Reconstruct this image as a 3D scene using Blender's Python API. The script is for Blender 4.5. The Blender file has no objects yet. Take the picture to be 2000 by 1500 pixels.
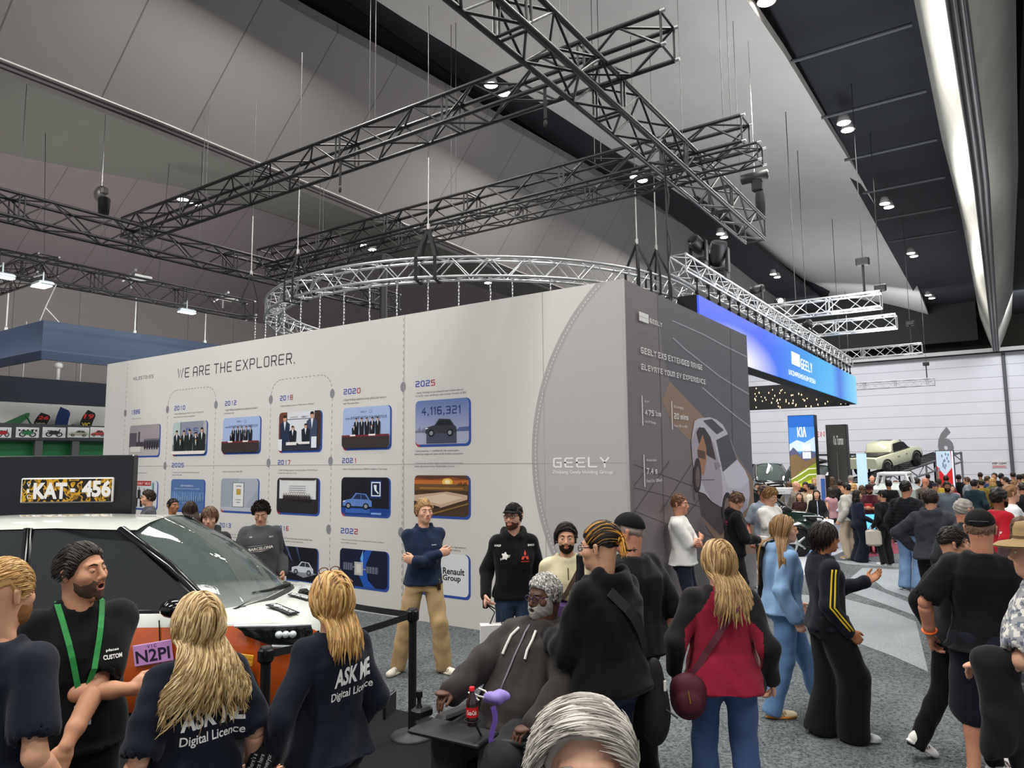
import bpy, math, random
import numpy as np
from mathutils import Vector, Matrix, Euler, noise
from mathutils.bvhtree import BVHTree

# ------------------------------------------------------------------ camera, world, lights, exposure
SC = bpy.context.scene
COL = SC.collection
H = 2.22                                   # height of the lens above the carpet
FPX = 1395.0                               # focal length in pixels of the 2000 x 1500 frame
PITCH = math.atan(149 / FPX); ROLL = math.radians(0.58); YAW = math.atan(962 / math.hypot(FPX, 149))
_fw = Vector((-math.sin(YAW) * math.cos(PITCH), math.cos(YAW) * math.cos(PITCH), math.sin(PITCH)))
_r0 = Vector((math.cos(YAW), math.sin(YAW), 0)); _u0 = _r0.cross(_fw)
_R = math.cos(ROLL) * _r0 - math.sin(ROLL) * _u0
_U = math.sin(ROLL) * _r0 + math.cos(ROLL) * _u0
cam_data = bpy.data.cameras.new('camera'); cam = bpy.data.objects.new('camera', cam_data); COL.objects.link(cam)
cam_data.sensor_width = 36; cam_data.lens = 36 * FPX / 2000; cam_data.clip_start = 0.05; cam_data.clip_end = 300
cam.matrix_world = Matrix(((_R.x, _U.x, -_fw.x, 0), (_R.y, _U.y, -_fw.y, 0), (_R.z, _U.z, -_fw.z, H), (0, 0, 0, 1)))
SC.camera = cam
SC.view_settings.view_transform = 'Standard'; SC.view_settings.look = 'None'
SC.view_settings.gamma = 1; SC.view_settings.use_curve_mapping = False
SC.view_settings.exposure = 0.0
wd = bpy.data.worlds.new('world'); SC.world = wd; wd.use_nodes = True
wd.node_tree.nodes['Background'].inputs[0].default_value = (0.93, 0.95, 1.0, 1)
wd.node_tree.nodes['Background'].inputs[1].default_value = 0.55

def area(name, loc, sx, sy, power, rot=(0, 0, 0), col=(1, 0.97, 0.92), spread=180):
    l = bpy.data.lights.new(name, 'AREA'); l.shape = 'RECTANGLE'; l.size = sx; l.size_y = sy; l.energy = power; l.color = col
    l.spread = math.radians(spread)
    o = bpy.data.objects.new(name, l); COL.objects.link(o); o.location = loc; o.rotation_euler = rot
    return o
# the hall's downlight rows (they hang in the dark ceiling slots)
for k, y in enumerate((-2, 8, 18, 29, 42)):
    area('slot_light', (-3.0, y, 11.4), 0.9, 6, 900)
    area('slot_light', (-10.9, y, 11.4), 0.9, 6, 900)
for y in (0, 16, 36):
    area('slot_light', (7.5, y, 11.4), 0.9, 8, 800)
    area('slot_light', (-17.2, y, 11.4), 0.9, 6, 700)
# stage washes of the stands throw light up on the ceiling
area('stand_uplight', (-9.5, 13.5, 5.0), 6, 6, 90, (math.pi, 0, 0), (1, 0.96, 0.93))
area('stand_uplight', (-3.2, 20, 5.4), 1, 14, 560, (math.pi, 0, 0), (0.93, 0.96, 1))
area('stand_uplight', (-23, 11, 5.2), 5, 14, 560, (math.pi, 0, 0), (1, 0.95, 0.9))
area('stand_uplight', (-6, 44, 4.5), 8, 8, 500, (math.pi, 0, 0), (0.95, 0.97, 1))

for x in (-22, -8, 4): area('end_wall_fill', (x, 51, 11.2), 8, 1.2, 780, (math.radians(62), 0, 0), (.95, .96, 1))  # unseen fill lamps, added to brighten the far end wall
area('fascia_flood', (-18.6, 9.5, 6.8), .6, 6, 60, (0, math.radians(38), 0), (.9, .97, 1))
# ------------------------------------------------------------------ pixel helpers: where a sight line meets a plane of the hall
def ray(px, py): return _fw + _R * ((px - 1000) / FPX) + _U * ((750 - py) / FPX)
def onz(px, py, z=0.0):
    d = ray(px, py); return Vector((0, 0, H)) + d * ((z - H) / d.z)
def onx(px, py, x):
    d = ray(px, py); return Vector((0, 0, H)) + d * (x / d.x)
def ony(px, py, y):
    d = ray(px, py); return Vector((0, 0, H)) + d * (y / d.y)
def onf(px, py, f):                        # point at depth f along the optical axis
    return Vector((0, 0, H)) + ray(px, py) * f
R0 = _r0.copy(); F0 = Vector((-math.sin(YAW), math.cos(YAW), 0))

# ------------------------------------------------------------------ materials
_M = {}
def rgb(h):
    if isinstance(h, str):
        h = h.lstrip('#'); h = h if len(h) == 6 else ''.join(q * 2 for q in h); c = [int(h[i:i + 2], 16) / 255 for i in (0, 2, 4)]
        return tuple(((x + 0.055) / 1.055) ** 2.4 if x > 0.04045 else x / 12.92 for x in c) + (1,)
    return tuple(h)[:3] + (1,)
def mat(col, rough=0.6, metal=0.0, spec=0.4, emit=0.0, var=0.0, vs=6.0, bump=0.0, bs=40.0, coat=0.0, trans=0.0, sheen=0.0, alpha=1.0):
    key = (col, rough, metal, spec, emit, var, vs, bump, bs, coat, trans, sheen, alpha)
    if key in _M: return _M[key]
    m = bpy.data.materials.new('surface'); m.use_nodes = True
    nt = m.node_tree; b = nt.nodes['Principled BSDF']; c = rgb(col)
    b.inputs['Base Color'].default_value = c; b.inputs['Roughness'].default_value = rough
    b.inputs['Metallic'].default_value = metal; b.inputs['Specular IOR Level'].default_value = spec
    b.inputs['Coat Weight'].default_value = coat; b.inputs['Coat Roughness'].default_value = 0.05
    b.inputs['Transmission Weight'].default_value = trans; b.inputs['Sheen Weight'].default_value = sheen
    b.inputs['Alpha'].default_value = alpha
    if emit: b.inputs['Emission Color'].default_value = c; b.inputs['Emission Strength'].default_value = emit
    if var or bump:
        tc = nt.nodes.new('ShaderNodeTexCoord')
    if var:
        n = nt.nodes.new('ShaderNodeTexNoise'); n.inputs['Scale'].default_value = vs; n.inputs['Detail'].default_value = 4
        mx = nt.nodes.new('ShaderNodeMix'); mx.data_type = 'RGBA'
        mx.inputs[6].default_value = tuple(x * (1 - var) for x in c[:3]) + (1,); mx.inputs[7].default_value = tuple(min(1, x * (1 + var) + 0.004 * var) for x in c[:3]) + (1,)
        nt.links.new(tc.outputs['Object'], n.inputs['Vector']); nt.links.new(n.outputs['Fac'], mx.inputs[0]); nt.links.new(mx.outputs[2], b.inputs['Base Color'])
    if bump:
        n2 = nt.nodes.new('ShaderNodeTexNoise'); n2.inputs['Scale'].default_value = bs; n2.inputs['Detail'].default_value = 3
        bp = nt.nodes.new('ShaderNodeBump'); bp.inputs['Strength'].default_value = bump; bp.inputs['Distance'].default_value = 0.01
        nt.links.new(tc.outputs['Object'], n2.inputs['Vector']); nt.links.new(n2.outputs['Fac'], bp.inputs['Height']); nt.links.new(bp.outputs['Normal'], b.inputs['Normal'])
    _M[key] = m
    return m
def cloth(col, var=0.18): return mat(col, 0.9, 0, 0.15, 0, var, 9, 0.25, 22, 0, 0, 0.08)
def skin(col): return mat(col, 0.55, 0, 0.35, 0, 0.10, 14, 0.05, 90)
def metal_black(): return mat('#1b1c1e', 0.45, 0.3, 0.5)
ALU = lambda: mat('#b9bbbd', 0.32, 0.85, 0.5)
def ramp_mat(stops, axis=(1, 0, 0), off=0.0, emit=0.0, rough=0.6):
    """colour along one object axis (print or screen content)"""
    m = bpy.data.materials.new('printed_gradient'); m.use_nodes = True; nt = m.node_tree; b = nt.nodes['Principled BSDF']
    tc = nt.nodes.new('ShaderNodeTexCoord'); d = nt.nodes.new('ShaderNodeVectorMath'); d.operation = 'DOT_PRODUCT'; d.inputs[1].default_value = axis
    ad = nt.nodes.new('ShaderNodeMath'); ad.operation = 'ADD'; ad.inputs[1].default_value = off
    r = nt.nodes.new('ShaderNodeValToRGB')
    while len(r.color_ramp.elements) < len(stops): r.color_ramp.elements.new(0.5)
    for e, (p, c) in zip(r.color_ramp.elements, stops): e.position = p; e.color = rgb(c)
    nt.links.new(tc.outputs['Object'], d.inputs[0]); nt.links.new(d.outputs['Value'], ad.inputs[0]); nt.links.new(ad.outputs[0], r.inputs['Fac'])
    nt.links.new(r.outputs['Color'], b.inputs['Base Color']); b.inputs['Roughness'].default_value = rough
    if emit: nt.links.new(r.outputs['Color'], b.inputs['Emission Color']); b.inputs['Emission Strength'].default_value = emit
    return m

# ------------------------------------------------------------------ mesh building
def frame_of(d):
    d = Vector(d).normalized(); a = Vector((0, 0, 1)) if abs(d.z) < 0.9 else Vector((1, 0, 0))
    u = d.cross(a).normalized(); return u, u.cross(d).normalized(), d
class MB:
    def __init__(s): s.v = []; s.f = []; s.m = []; s.smooth = []
    def add(s, vs, fs, mi=0, sm=False):
        b = len(s.v); s.v += [tuple(x) for x in vs]; s.f += [tuple(i + b for i in f) for f in fs]; s.m += [mi] * len(fs); s.smooth += [sm] * len(fs); return s
    def box(s, c, size, rot=0.0, mi=0, bev=0.0, M=None):
        c = Vector(c); x, y, z = [q / 2 for q in size]
        if bev > 0:
            bev = min(bev, x * .9, y * .9, z * .9)
            pts = []
            for zz, ins in ((-z, bev), (-z + bev, 0), (z - bev, 0), (z, bev)):
                a, b_ = x - ins, y - ins; e = bev
                pts.append([(-a + e, -b_, zz), (a - e, -b_, zz), (a, -b_ + e, zz), (a, b_ - e, zz), (a - e, b_, zz), (-a + e, b_, zz), (-a, b_ - e, zz), (-a, -b_ + e, zz)])
            vs = [p for r in pts for p in r]; fs = [tuple(range(7, -1, -1)), tuple(range(24, 32))]
            for k in range(3):
                for i in range(8): j = (i + 1) % 8; fs.append((k * 8 + i, k * 8 + j, k * 8 + 8 + j, k * 8 + 8 + i))
        else:
            vs = [(-x, -y, -z), (x, -y, -z), (x, y, -z), (-x, y, -z), (-x, -y, z), (x, -y, z), (x, y, z), (-x, y, z)]
            fs = [(3, 2, 1, 0), (4, 5, 6, 7), (0, 1, 5, 4), (1, 2, 6, 5), (2, 3, 7, 6), (3, 0, 4, 7)]
        Q = M if M is not None else Matrix.Rotation(rot, 3, 'Z')
        return s.add([Q @ Vector(p) + c for p in vs], fs, mi)
    def tube(s, a, b, r, n=8, r2=None, mi=0, caps=True, sm=True):
        a, b = Vector(a), Vector(b); r2 = r if r2 is None else r2
        if (b - a).length < 1e-6: return s
        u, w, d = frame_of(b - a); vs = []
        for p, q in ((a, r), (b, r2)):
            for k in range(n): t = 2 * math.pi * k / n; vs.append(p + u * (q * math.cos(t)) + w * (q * math.sin(t)))
        s.add(vs, [(k, (k + 1) % n, n + (k + 1) % n, n + k) for k in range(n)], mi, sm)
        if caps: s.add(vs, [tuple(range(n - 1, -1, -1)), tuple(range(n, 2 * n))], mi)
        return s
    def path(s, pts, r, n=8, mi=0, closed=False, rx=None, sm=True, caps=True):
        """tube along points; r number or list; rx flattens it across"""
        pts = [Vector(p) for p in pts]; N = len(pts); rs = r if isinstance(r, (list, tuple)) else [r] * N
        vs = []; pu = None
        for i, p in enumerate(pts):
            d = (pts[(i + 1) % N] - pts[i - 1]) if closed else (pts[min(i + 1, N - 1)] - pts[max(i - 1, 0)])
            if d.length < 1e-9: d = Vector((0, 0, 1))
            d.normalize()
            if pu is None: u = frame_of(d)[0]
            else:
                u = pu - d * pu.dot(d)
                u = u.normalized() if u.length > 1e-6 else frame_of(d)[0]
            w = d.cross(u); pu = u
            q2 = rs[i] if rx is None else rs[i] * rx
            for k in range(n): t = 2 * math.pi * k / n; vs.append(p + u * (rs[i] * math.cos(t)) + w * (q2 * math.sin(t)))
        fs = []
        for i in range(N if closed else N - 1):
            j = (i + 1) % N
            for k in range(n): k2 = (k + 1) % n; fs.append((i * n + k, i * n + k2, j * n + k2, j * n + k))
        s.add(vs, fs, mi, sm)
        if not closed and caps: s.add(vs, [tuple(range(n - 1, -1, -1)), tuple(range((N - 1) * n, N * n))], mi)
        return s
    def strap(s, pts, nrm, w, t=0.004, mi=0):
        """flat band along points, nrm = face direction (one or one per point)"""
        pts = [Vector(p) for p in pts]; N = len(pts); vs = []
        for i, p in enumerate(pts):
            d = (pts[min(i + 1, N - 1)] - pts[max(i - 1, 0)]).normalized(); n = Vector(nrm[i] if isinstance(nrm, list) else nrm).normalized(); x = d.cross(n).normalized() * (w / 2); n = n * (t / 2)
            vs += [p - x - n, p + x - n, p + x + n, p - x + n]
        fs = [(3, 2, 1, 0), tuple(range(4 * N - 4, 4 * N))]
        for i in range(N - 1):
            for k in range(4): k2 = (k + 1) % 4; fs.append((i * 4 + k, i * 4 + k2, i * 4 + 4 + k2, i * 4 + 4 + k))
        return s.add(vs, fs, mi)
    def ell(s, c, r, nu=16, nv=10, mi=0, M=None):
        c = Vector(c); vs = []
        for i in range(nv + 1):
            ph = math.pi * i / nv
            for k in range(nu): t = 2 * math.pi * k / nu; p = Vector((r[0] * math.sin(ph) * math.cos(t), r[1] * math.sin(ph) * math.sin(t), r[2] * math.cos(ph))); vs.append(c + (M @ p if M is not None else p))
        fs = [(i * nu + k, (i + 1) * nu + k, (i + 1) * nu + (k + 1) % nu, i * nu + (k + 1) % nu) for i in range(nv) for k in range(nu)]
        return s.add(vs, fs, mi, True)
    def lathe(s, c, prof, n=20, axis=(0, 0, 1), mi=0, sm=True):
        c = Vector(c); u, w, d = frame_of(axis); vs = []
        for r, z in prof:
            for k in range(n): t = 2 * math.pi * k / n; vs.append(c + d * z + u * (r * math.cos(t)) + w * (r * math.sin(t)))
        N = len(prof); fs = [(i * n + k, i * n + (k + 1) % n, (i + 1) * n + (k + 1) % n, (i + 1) * n + k) for i in range(N - 1) for k in range(n)]
        s.add(vs, fs, mi, sm)
        return s.add(vs, [tuple(range(n - 1, -1, -1)), tuple(range((N - 1) * n, N * n))], mi)
    def prism(s, poly, ex, mi=0):
        """planar polygon of 3-D points pushed along ex"""
        poly = [Vector(p) for p in poly]; ex = Vector(ex); n = len(poly)
        return s.add(poly + [p + ex for p in poly], [tuple(range(n - 1, -1, -1)), tuple(range(n, 2 * n))] + [(i, (i + 1) % n, n + (i + 1) % n, n + i) for i in range(n)], mi)
    def grid(s, rows, mi=0, sm=True, close=False):
        n = len(rows[0]); vs = [p for r in rows for p in r]; fs = []
        for i in range(len(rows) - 1):
            for k in range(n if close else n - 1): k2 = (k + 1) % n; fs.append((i * n + k, i * n + k2, i * n + n + k2, i * n + n + k))
        return s.add(vs, fs, mi, sm)
    def build(s, name, mats, parent=None, origin=None, kind=None):
        if not isinstance(mats, (list, tuple)): mats = [mats]
        return mesh_obj(name, s.v, s.f, mats, s.m, s.smooth, parent, origin, kind)
def mesh_obj(name, v, f, mats, mi=None, smooth=None, parent=None, origin=None, kind=None):
    me = bpy.data.meshes.new(name)
    if parent is None and origin is None:
        a = np.array(v); lo, hi = a.min(0), a.max(0); origin = Vector(((lo[0] + hi[0]) / 2, (lo[1] + hi[1]) / 2, lo[2]))
    if parent is not None and origin is None: origin = WORLD_AT.get(parent.name, Vector((0, 0, 0)))
    o0 = Vector(origin)
    vv = np.asarray([tuple(x) for x in v], dtype=float) - np.array(o0)
    if isinstance(f, np.ndarray): f = f.tolist()
    me.from_pydata(vv.tolist(), [], [tuple(x) for x in f])
    for m in mats: me.materials.append(m)
    if mi is not None and len(mats) > 1: me.polygons.foreach_set('material_index', np.asarray(mi, dtype=np.int32))
    if smooth is not None:
        sm = np.ones(len(f), dtype=bool) if smooth is True else np.asarray(smooth, dtype=bool)
        me.polygons.foreach_set('use_smooth', sm)
    me.update()
    o = bpy.data.objects.new(name, me); COL.objects.link(o)
    if parent is not None: o.parent = parent
    else: o.location = o0
    if kind: o['kind'] = kind
    return o
WORLD_AT = {}
def thing(name, label, cat, loc=(0, 0, 0), group=None, rz=0.0, world=True):
    """an Empty at the thing's base; with world=True its children are built in world coordinates"""
    o = bpy.data.objects.new(name, None); COL.objects.link(o); o.location = loc; o.rotation_euler = (0, 0, rz); o.empty_display_size = 0.2
    WORLD_AT[o.name] = Vector(loc) if world else Vector((0, 0, 0))
    return tag(o, label, cat, group)
def tag(o, label, cat, group=None):
    o['label'] = label; o['category'] = cat
    if group: o['group'] = group
    return o
def sub(o, label): o['label'] = label; return o
def child_origin(p, o):                    # sub-parts share their part's coordinates
    WORLD_AT[o.name] = WORLD_AT.get(p.name, Vector((0, 0, 0))); return o
def copy_thing(o, loc=None, label=None, group=None, rz=None, mats=None):
    c = o.copy(); COL.objects.link(c)
    if loc is not None: c.location = loc
    if rz is not None: c.rotation_euler = (0, 0, rz)
    if label: c['label'] = label
    if group: c['group'] = group
    for ch in o.children:
        d = ch.copy(); COL.objects.link(d); d.parent = c
        for g in ch.children:
            e = g.copy(); COL.objects.link(e); e.parent = d
    return c

# ------------------------------------------------------------------ lettering
_TXT = {}
def text_mesh(s, bold=0.0):
    """flat glyphs of a string, box-normalised to (0..1, 0..1); returns verts2d, faces, aspect"""
    k = (s, bold)
    if k in _TXT: return _TXT[k]
    c = bpy.data.curves.new('t', 'FONT'); c.body = s; c.offset = bold; c.resolution_u = 3
    o = bpy.data.objects.new('t', c); COL.objects.link(o)
    bpy.context.view_layer.update()
    me = bpy.data.meshes.new_from_object(o.evaluated_get(bpy.context.evaluated_depsgraph_get()))
    v = [(p.co.x, p.co.y) for p in me.vertices]; f = [tuple(p.vertices) for p in me.polygons]
    bpy.data.objects.remove(o); bpy.data.curves.remove(c); bpy.data.meshes.remove(me)
    _TXT[k] = _norm(v, f); return _TXT[k]
def _norm(v, f):
    a = np.array(v); lo = a.min(0); sz = np.maximum(a.max(0) - lo, 1e-6)
    return ((a - lo) / sz).tolist(), f, sz[0] / sz[1]
# a square-shouldered technical alphabet drawn as strokes on a 4 x 6 field
_G = {'A': '0,0 0,5 1,6 3,6 4,5 4,0|0,2.4 4,2.4', 'B': '0,0 0,6 3.4,6 4,5.4 4,3.7 3.4,3.1 0,3.1|3.4,3.1 4,2.5 4,.6 3.4,0 0,0', 'C': '4,6 .7,6 0,5.3 0,.7 .7,0 4,0', 'D': '0,0 0,6 3.2,6 4,5.2 4,.8 3.2,0 0,0',
 'E': '4,6 .5,6 0,5.5 0,.5 .5,0 4,0|0,3 3.6,3', 'F': '4,6 .5,6 0,5.5 0,0|0,3 3.6,3', 'G': '4,6 .7,6 0,5.3 0,.7 .7,0 4,0 4,3 2,3', 'H': '0,0 0,6|4,0 4,6|0,3 4,3', 'I': '0,0 0,6', 'J': '4,6 4,.7 3.3,0 0,0',
 'K': '0,0 0,6|4,6 1,3 4,0|0,3 1,3', 'L': '0,6 0,.5 .5,0 4,0', 'M': '0,0 0,6 2.5,2 5,6 5,0', 'N': '0,0 0,6 4,0 4,6', 'O': '.7,0 0,.7 0,5.3 .7,6 3.3,6 4,5.3 4,.7 3.3,0 .7,0', 'P': '0,0 0,6 3.3,6 4,5.3 4,3.4 3.3,2.7 0,2.7',
 'Q': '.7,0 0,.7 0,5.3 .7,6 3.3,6 4,5.3 4,.7 3.3,0 .7,0|2.6,1.4 4,-.4', 'R': '0,0 0,6 3.3,6 4,5.3 4,3.5 3.3,2.8 0,2.8|2.4,2.8 4,0', 'S': '4,6 .6,6 0,5.4 0,3.6 .6,3 3.4,3 4,2.4 4,.6 3.4,0 0,0', 'T': '0,6 4,6|2,6 2,0',
 'U': '0,6 0,.7 .7,0 3.3,0 4,.7 4,6', 'V': '0,6 2,0 4,6', 'W': '0,6 1.4,0 2.8,5.6 4.2,0 5.6,6', 'X': '0,0 4,6|0,6 4,0', 'Y': '0,6 2,3 4,6|2,3 2,0', 'Z': '0,6 4,6 0,0 4,0',
 '0': '.6,0 0,.6 0,5.4 .6,6 3.4,6 4,5.4 4,.6 3.4,0 .6,0', '1': '0,5.2 1.2,6 1.2,0', '2': '0,6 3.4,6 4,5.4 4,3.6 3.4,3 .6,3 0,2.4 0,0 4,0', '3': '0,6 3.4,6 4,5.4 4,.6 3.4,0 0,0|.8,3 4,3', '4': '3,0 3,6 0,2 4.2,2',
 '5': '4,6 0,6 0,3.4 3.4,3.4 4,2.8 4,.6 3.4,0 0,0', '6': '3.8,6 .6,6 0,5.4 0,.6 .6,0 3.4,0 4,.6 4,2.6 3.4,3.2 0,3.2', '7': '0,6 4,6 1.6,0', '8': '.6,0 0,.6 0,5.4 .6,6 3.4,6 4,5.4 4,.6 3.4,0 .6,0|0,3.1 4,3.1',
 '9': '.2,0 3.4,0 4,.6 4,5.4 3.4,6 .6,6 0,5.4 0,3.4 .6,2.8 4,2.8', '.': '0,0 .15,0', ',': '.3,.3 0,-.8', ' ': '', '-': '0,3 2,3', 'k': '0,0 0,6|3,4 0,2|1,2.6 3,0', 'm': '0,0 0,4 4.6,4 4.6,0|2.3,4 2.3,0', 'i': '0,0 0,4|0,5.6 0,6', 'n': '0,0 0,4 3,4 3,0', 's': '3,4 0,4 0,2.1 3,2.1 3,0 0,0'}
def stroke_mesh(s, w=0.7, gap=1.5):
    v, f, x0 = [], [], 0.0
    for ch in s:
        g = _G.get(ch, '')
        if not g: x0 += 2.4; continue
        wid = 0
        for line in g.split('|'):
            pts = [tuple(float(q) for q in p.split(',')) for p in line.split()]
            wid = max(wid, max(p[0] for p in pts))
            P = [Vector((p[0] + x0, p[1])) for p in pts]; n = len(P); closed = n > 3 and (P[0] - P[-1]).length < 1e-4
            L = []; Rr = []
            for i in range(n):
                if closed: a, b = P[i] - P[i - 1 if i else n - 2], P[(i + 1) if i < n - 1 else 1] - P[i]
                else: a = P[i] - P[i - 1] if i else P[1] - P[0]; b = P[i + 1] - P[i] if i < n - 1 else P[-1] - P[-2]
                a = a.normalized(); b = b.normalized(); na, nb = Vector((-a.y, a.x)), Vector((-b.y, b.x)); t = (na + nb)
                t = t / max(t.dot(na), 0.35) if t.length > 1e-4 else na
                e = Vector((0, 0))
                if not closed: e = -a * (w / 2) if i == 0 else (b * (w / 2) if i == n - 1 else e)
                L.append(P[i] + e + t * (w / 2)); Rr.append(P[i] + e - t * (w / 2))
            b0 = len(v)
            for l, r in zip(L, Rr): v += [tuple(l), tuple(r)]
            f += [(b0 + 2 * i + 1, b0 + 2 * i + 3, b0 + 2 * i + 2, b0 + 2 * i) for i in range(n - 1)]
        x0 += wid + w + gap
    return _norm(v, f)
def put_text(mb, tm, origin, ux, uz, mi=0, nrm=None, th=0.0):
    """lay normalised glyphs into the box origin + [0,1] ux + [0,1] uz"""
    v, f, _ = tm; o = Vector(origin); ux, uz = Vector(ux), Vector(uz)
    pts = [o + ux * a + uz * b for a, b in v]
    if th and nrm is not None: n = Vector(nrm) * th; pts = [p + n for p in pts]
    return mb.add(pts, f, mi)
# ------------------------------------------------------------------ setting: floor, walls, ceiling
def seam_mat(col, axis, spacing, width=0.02, dark=0.45, rough=0.6, axis2=None, sp2=1.0, off=0.0, var=0.06, spec=0.35, bump=0.0):
    m = bpy.data.materials.new('panelled'); m.use_nodes = True; nt = m.node_tree; b = nt.nodes['Principled BSDF']; N = nt.nodes.new; L = nt.links.new
    tc = N('ShaderNodeTexCoord'); fac = None
    for ax, sp in ((axis, spacing), (axis2, sp2)):
        if ax is None: continue
        d = N('ShaderNodeVectorMath'); d.operation = 'DOT_PRODUCT'; d.inputs[1].default_value = ax; L(tc.outputs['Object'], d.inputs[0])
        a = N('ShaderNodeMath'); a.operation = 'MULTIPLY_ADD'; a.inputs[1].default_value = 1 / sp; a.inputs[2].default_value = 50.0 + off; L(d.outputs['Value'], a.inputs[0])
        fr = N('ShaderNodeMath'); fr.operation = 'FRACT'; L(a.outputs[0], fr.inputs[0])
        lt = N('ShaderNodeMath'); lt.operation = 'LESS_THAN'; lt.inputs[1].default_value = width / sp; L(fr.outputs[0], lt.inputs[0])
        if fac is None: fac = lt
        else:
            mx = N('ShaderNodeMath'); mx.operation = 'MAXIMUM'; L(fac.outputs[0], mx.inputs[0]); L(lt.outputs[0], mx.inputs[1]); fac = mx
    n = N('ShaderNodeTexNoise'); n.inputs['Scale'].default_value = 0.7; n.inputs['Detail'].default_value = 5; L(tc.outputs['Object'], n.inputs['Vector'])
    c = rgb(col); m1 = N('ShaderNodeMix'); m1.data_type = 'RGBA'; m1.inputs[6].default_value = tuple(x * (1 - var) for x in c[:3]) + (1,); m1.inputs[7].default_value = tuple(x * (1 + var) for x in c[:3]) + (1,)
    L(n.outputs['Fac'], m1.inputs[0]); m2 = N('ShaderNodeMix'); m2.data_type = 'RGBA'; m2.inputs[7].default_value = tuple(x * dark for x in c[:3]) + (1,)
    L(m1.outputs[2], m2.inputs[6]); L(fac.outputs[0], m2.inputs[0]); L(m2.outputs[2], b.inputs['Base Color'])
    b.inputs['Roughness'].default_value = rough; b.inputs['Specular IOR Level'].default_value = spec
    if bump:
        n2 = N('ShaderNodeTexNoise'); n2.inputs['Scale'].default_value = 1.5; n2.inputs['Detail'].default_value = 6; bp = N('ShaderNodeBump'); bp.inputs['Strength'].default_value = bump; bp.inputs['Distance'].default_value = 0.05
        L(tc.outputs['Object'], n2.inputs['Vector']); L(n2.outputs['Fac'], bp.inputs['Height']); L(bp.outputs['Normal'], b.inputs['Normal'])
    return m
def carpet(dark, light, sc=55):
    m = bpy.data.materials.new('carpet'); m.use_nodes = True; nt = m.node_tree; b = nt.nodes['Principled BSDF']; N = nt.nodes.new; L = nt.links.new
    tc = N('ShaderNodeTexCoord'); n = N('ShaderNodeTexNoise'); n.inputs['Scale'].default_value = sc; n.inputs['Detail'].default_value = 6; n.inputs['Roughness'].default_value = 0.8
    r = N('ShaderNodeValToRGB'); r.color_ramp.elements[0].position = 0.36; r.color_ramp.elements[1].position = 0.66; r.color_ramp.elements[0].color = rgb(dark); r.color_ramp.elements[1].color = rgb(light)
    n3 = N('ShaderNodeTexNoise'); n3.inputs['Scale'].default_value = 0.9; n3.inputs['Detail'].default_value = 3; mm = N('ShaderNodeMath'); mm.operation = 'MULTIPLY_ADD'; mm.inputs[1].default_value = 0.18; mm.inputs[2].default_value = -0.09
    aa = N('ShaderNodeMath'); aa.operation = 'ADD'
    L(tc.outputs['Object'], n.inputs['Vector']); L(tc.outputs['Object'], n3.inputs['Vector']); L(n3.outputs['Fac'], mm.inputs[0]); L(n.outputs['Fac'], aa.inputs[0]); L(mm.outputs[0], aa.inputs[1]); L(aa.outputs[0], r.inputs['Fac'])
    bp = N('ShaderNodeBump'); bp.inputs['Strength'].default_value = 0.5; bp.inputs['Distance'].default_value = 0.01; L(n.outputs['Fac'], bp.inputs['Height']); L(bp.outputs['Normal'], b.inputs['Normal'])
    L(r.outputs['Color'], b.inputs['Base Color']); b.inputs['Roughness'].default_value = 0.95; b.inputs['Specular IOR Level'].default_value = 0.1
    return m
def struct(o): o['kind'] = 'structure'; return o
YB = 61.0                                   # far end wall
struct(MB().box((-6, 26, -0.1), (60, 76, 0.2)).build('floor', carpet('#24282b', '#82888b', 42)))
def floor_patch(name, px, m, z0, t=0.004):
    poly = [onz(x, y, 0) for x, y in px]; 
    return MB().prism([Vector((p.x, p.y, z0)) for p in poly], (0, 0, t)).build(name, m)
LC = carpet('#757c80', '#a4abae', 60)
z5 = lambda l: [(1450 + x * .36667, 950 + y * .36667) for x, y in l]
struct(floor_patch('floor_inlay', z5([(290, 575), (545, 600), (760, 655), (925, 722), (990, 990), (800, 905), (620, 838), (430, 770), (300, 690)]), LC, 0.001))
struct(floor_patch('floor_inlay', z5([(560, 560), (600, 520), (700, 545), (910, 628), (920, 690), (760, 630)]), LC, 0.001))
struct(floor_patch('floor_inlay', z5([(575, 490), (640, 435), (840, 445), (905, 600), (760, 548), (700, 500)]), LC, 0.001))
struct(floor_patch('floor_inlay', z5([(480, 395), (640, 400), (840, 412), (842, 432), (560, 415)]), LC, 0.001))
struct(floor_patch('floor_stand', [(1470, 1085), (1552, 1062), (1640, 1069), (1650, 1078), (1600, 1098), (1575, 1124), (1552, 1134), (1500, 1152), (1478, 1150)], mat('#cfd3d8', 0.25, 0, 0.5), 0.0, 0.03))
struct(floor_patch('floor_red_carpet', [(1655, 1082), (1690, 1066), (1650, 1035), (1740, 1030), (1800, 1050), (1780, 1078), (1700, 1088)], carpet('#6a2f3c', '#96505f', 70), 0.001))
def wall(name, p0, p1, z0, z1, m, t=0.2, back=None):
    p0, p1 = Vector(p0), Vector(p1); d = (p1 - p0); n = Vector((-d.y, d.x, 0)).normalized()
    return struct(MB().prism([(p0.x, p0.y, z0), (p1.x, p1.y, z0), (p1.x, p1.y, z1), (p0.x, p0.y, z1)], n * t).build(name, m))
white_wall = seam_mat('#dedee3', (0, 0, 1), 0.86, 0.035, 0.5, 0.5)
wall('wall_back', (-40, YB), (26, YB), 0, 9.45, white_wall)
wall('wall_back_upper', (-40, YB - .6), (26, YB - .6), 9.75, 15, mat('#23241f', 0.9, 0, 0.1))
struct(MB().box((-7, YB - .35, 9.6), (66, 0.9, 0.3)).build('trim_1', mat('#cfcfca', 0.6)))
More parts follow.
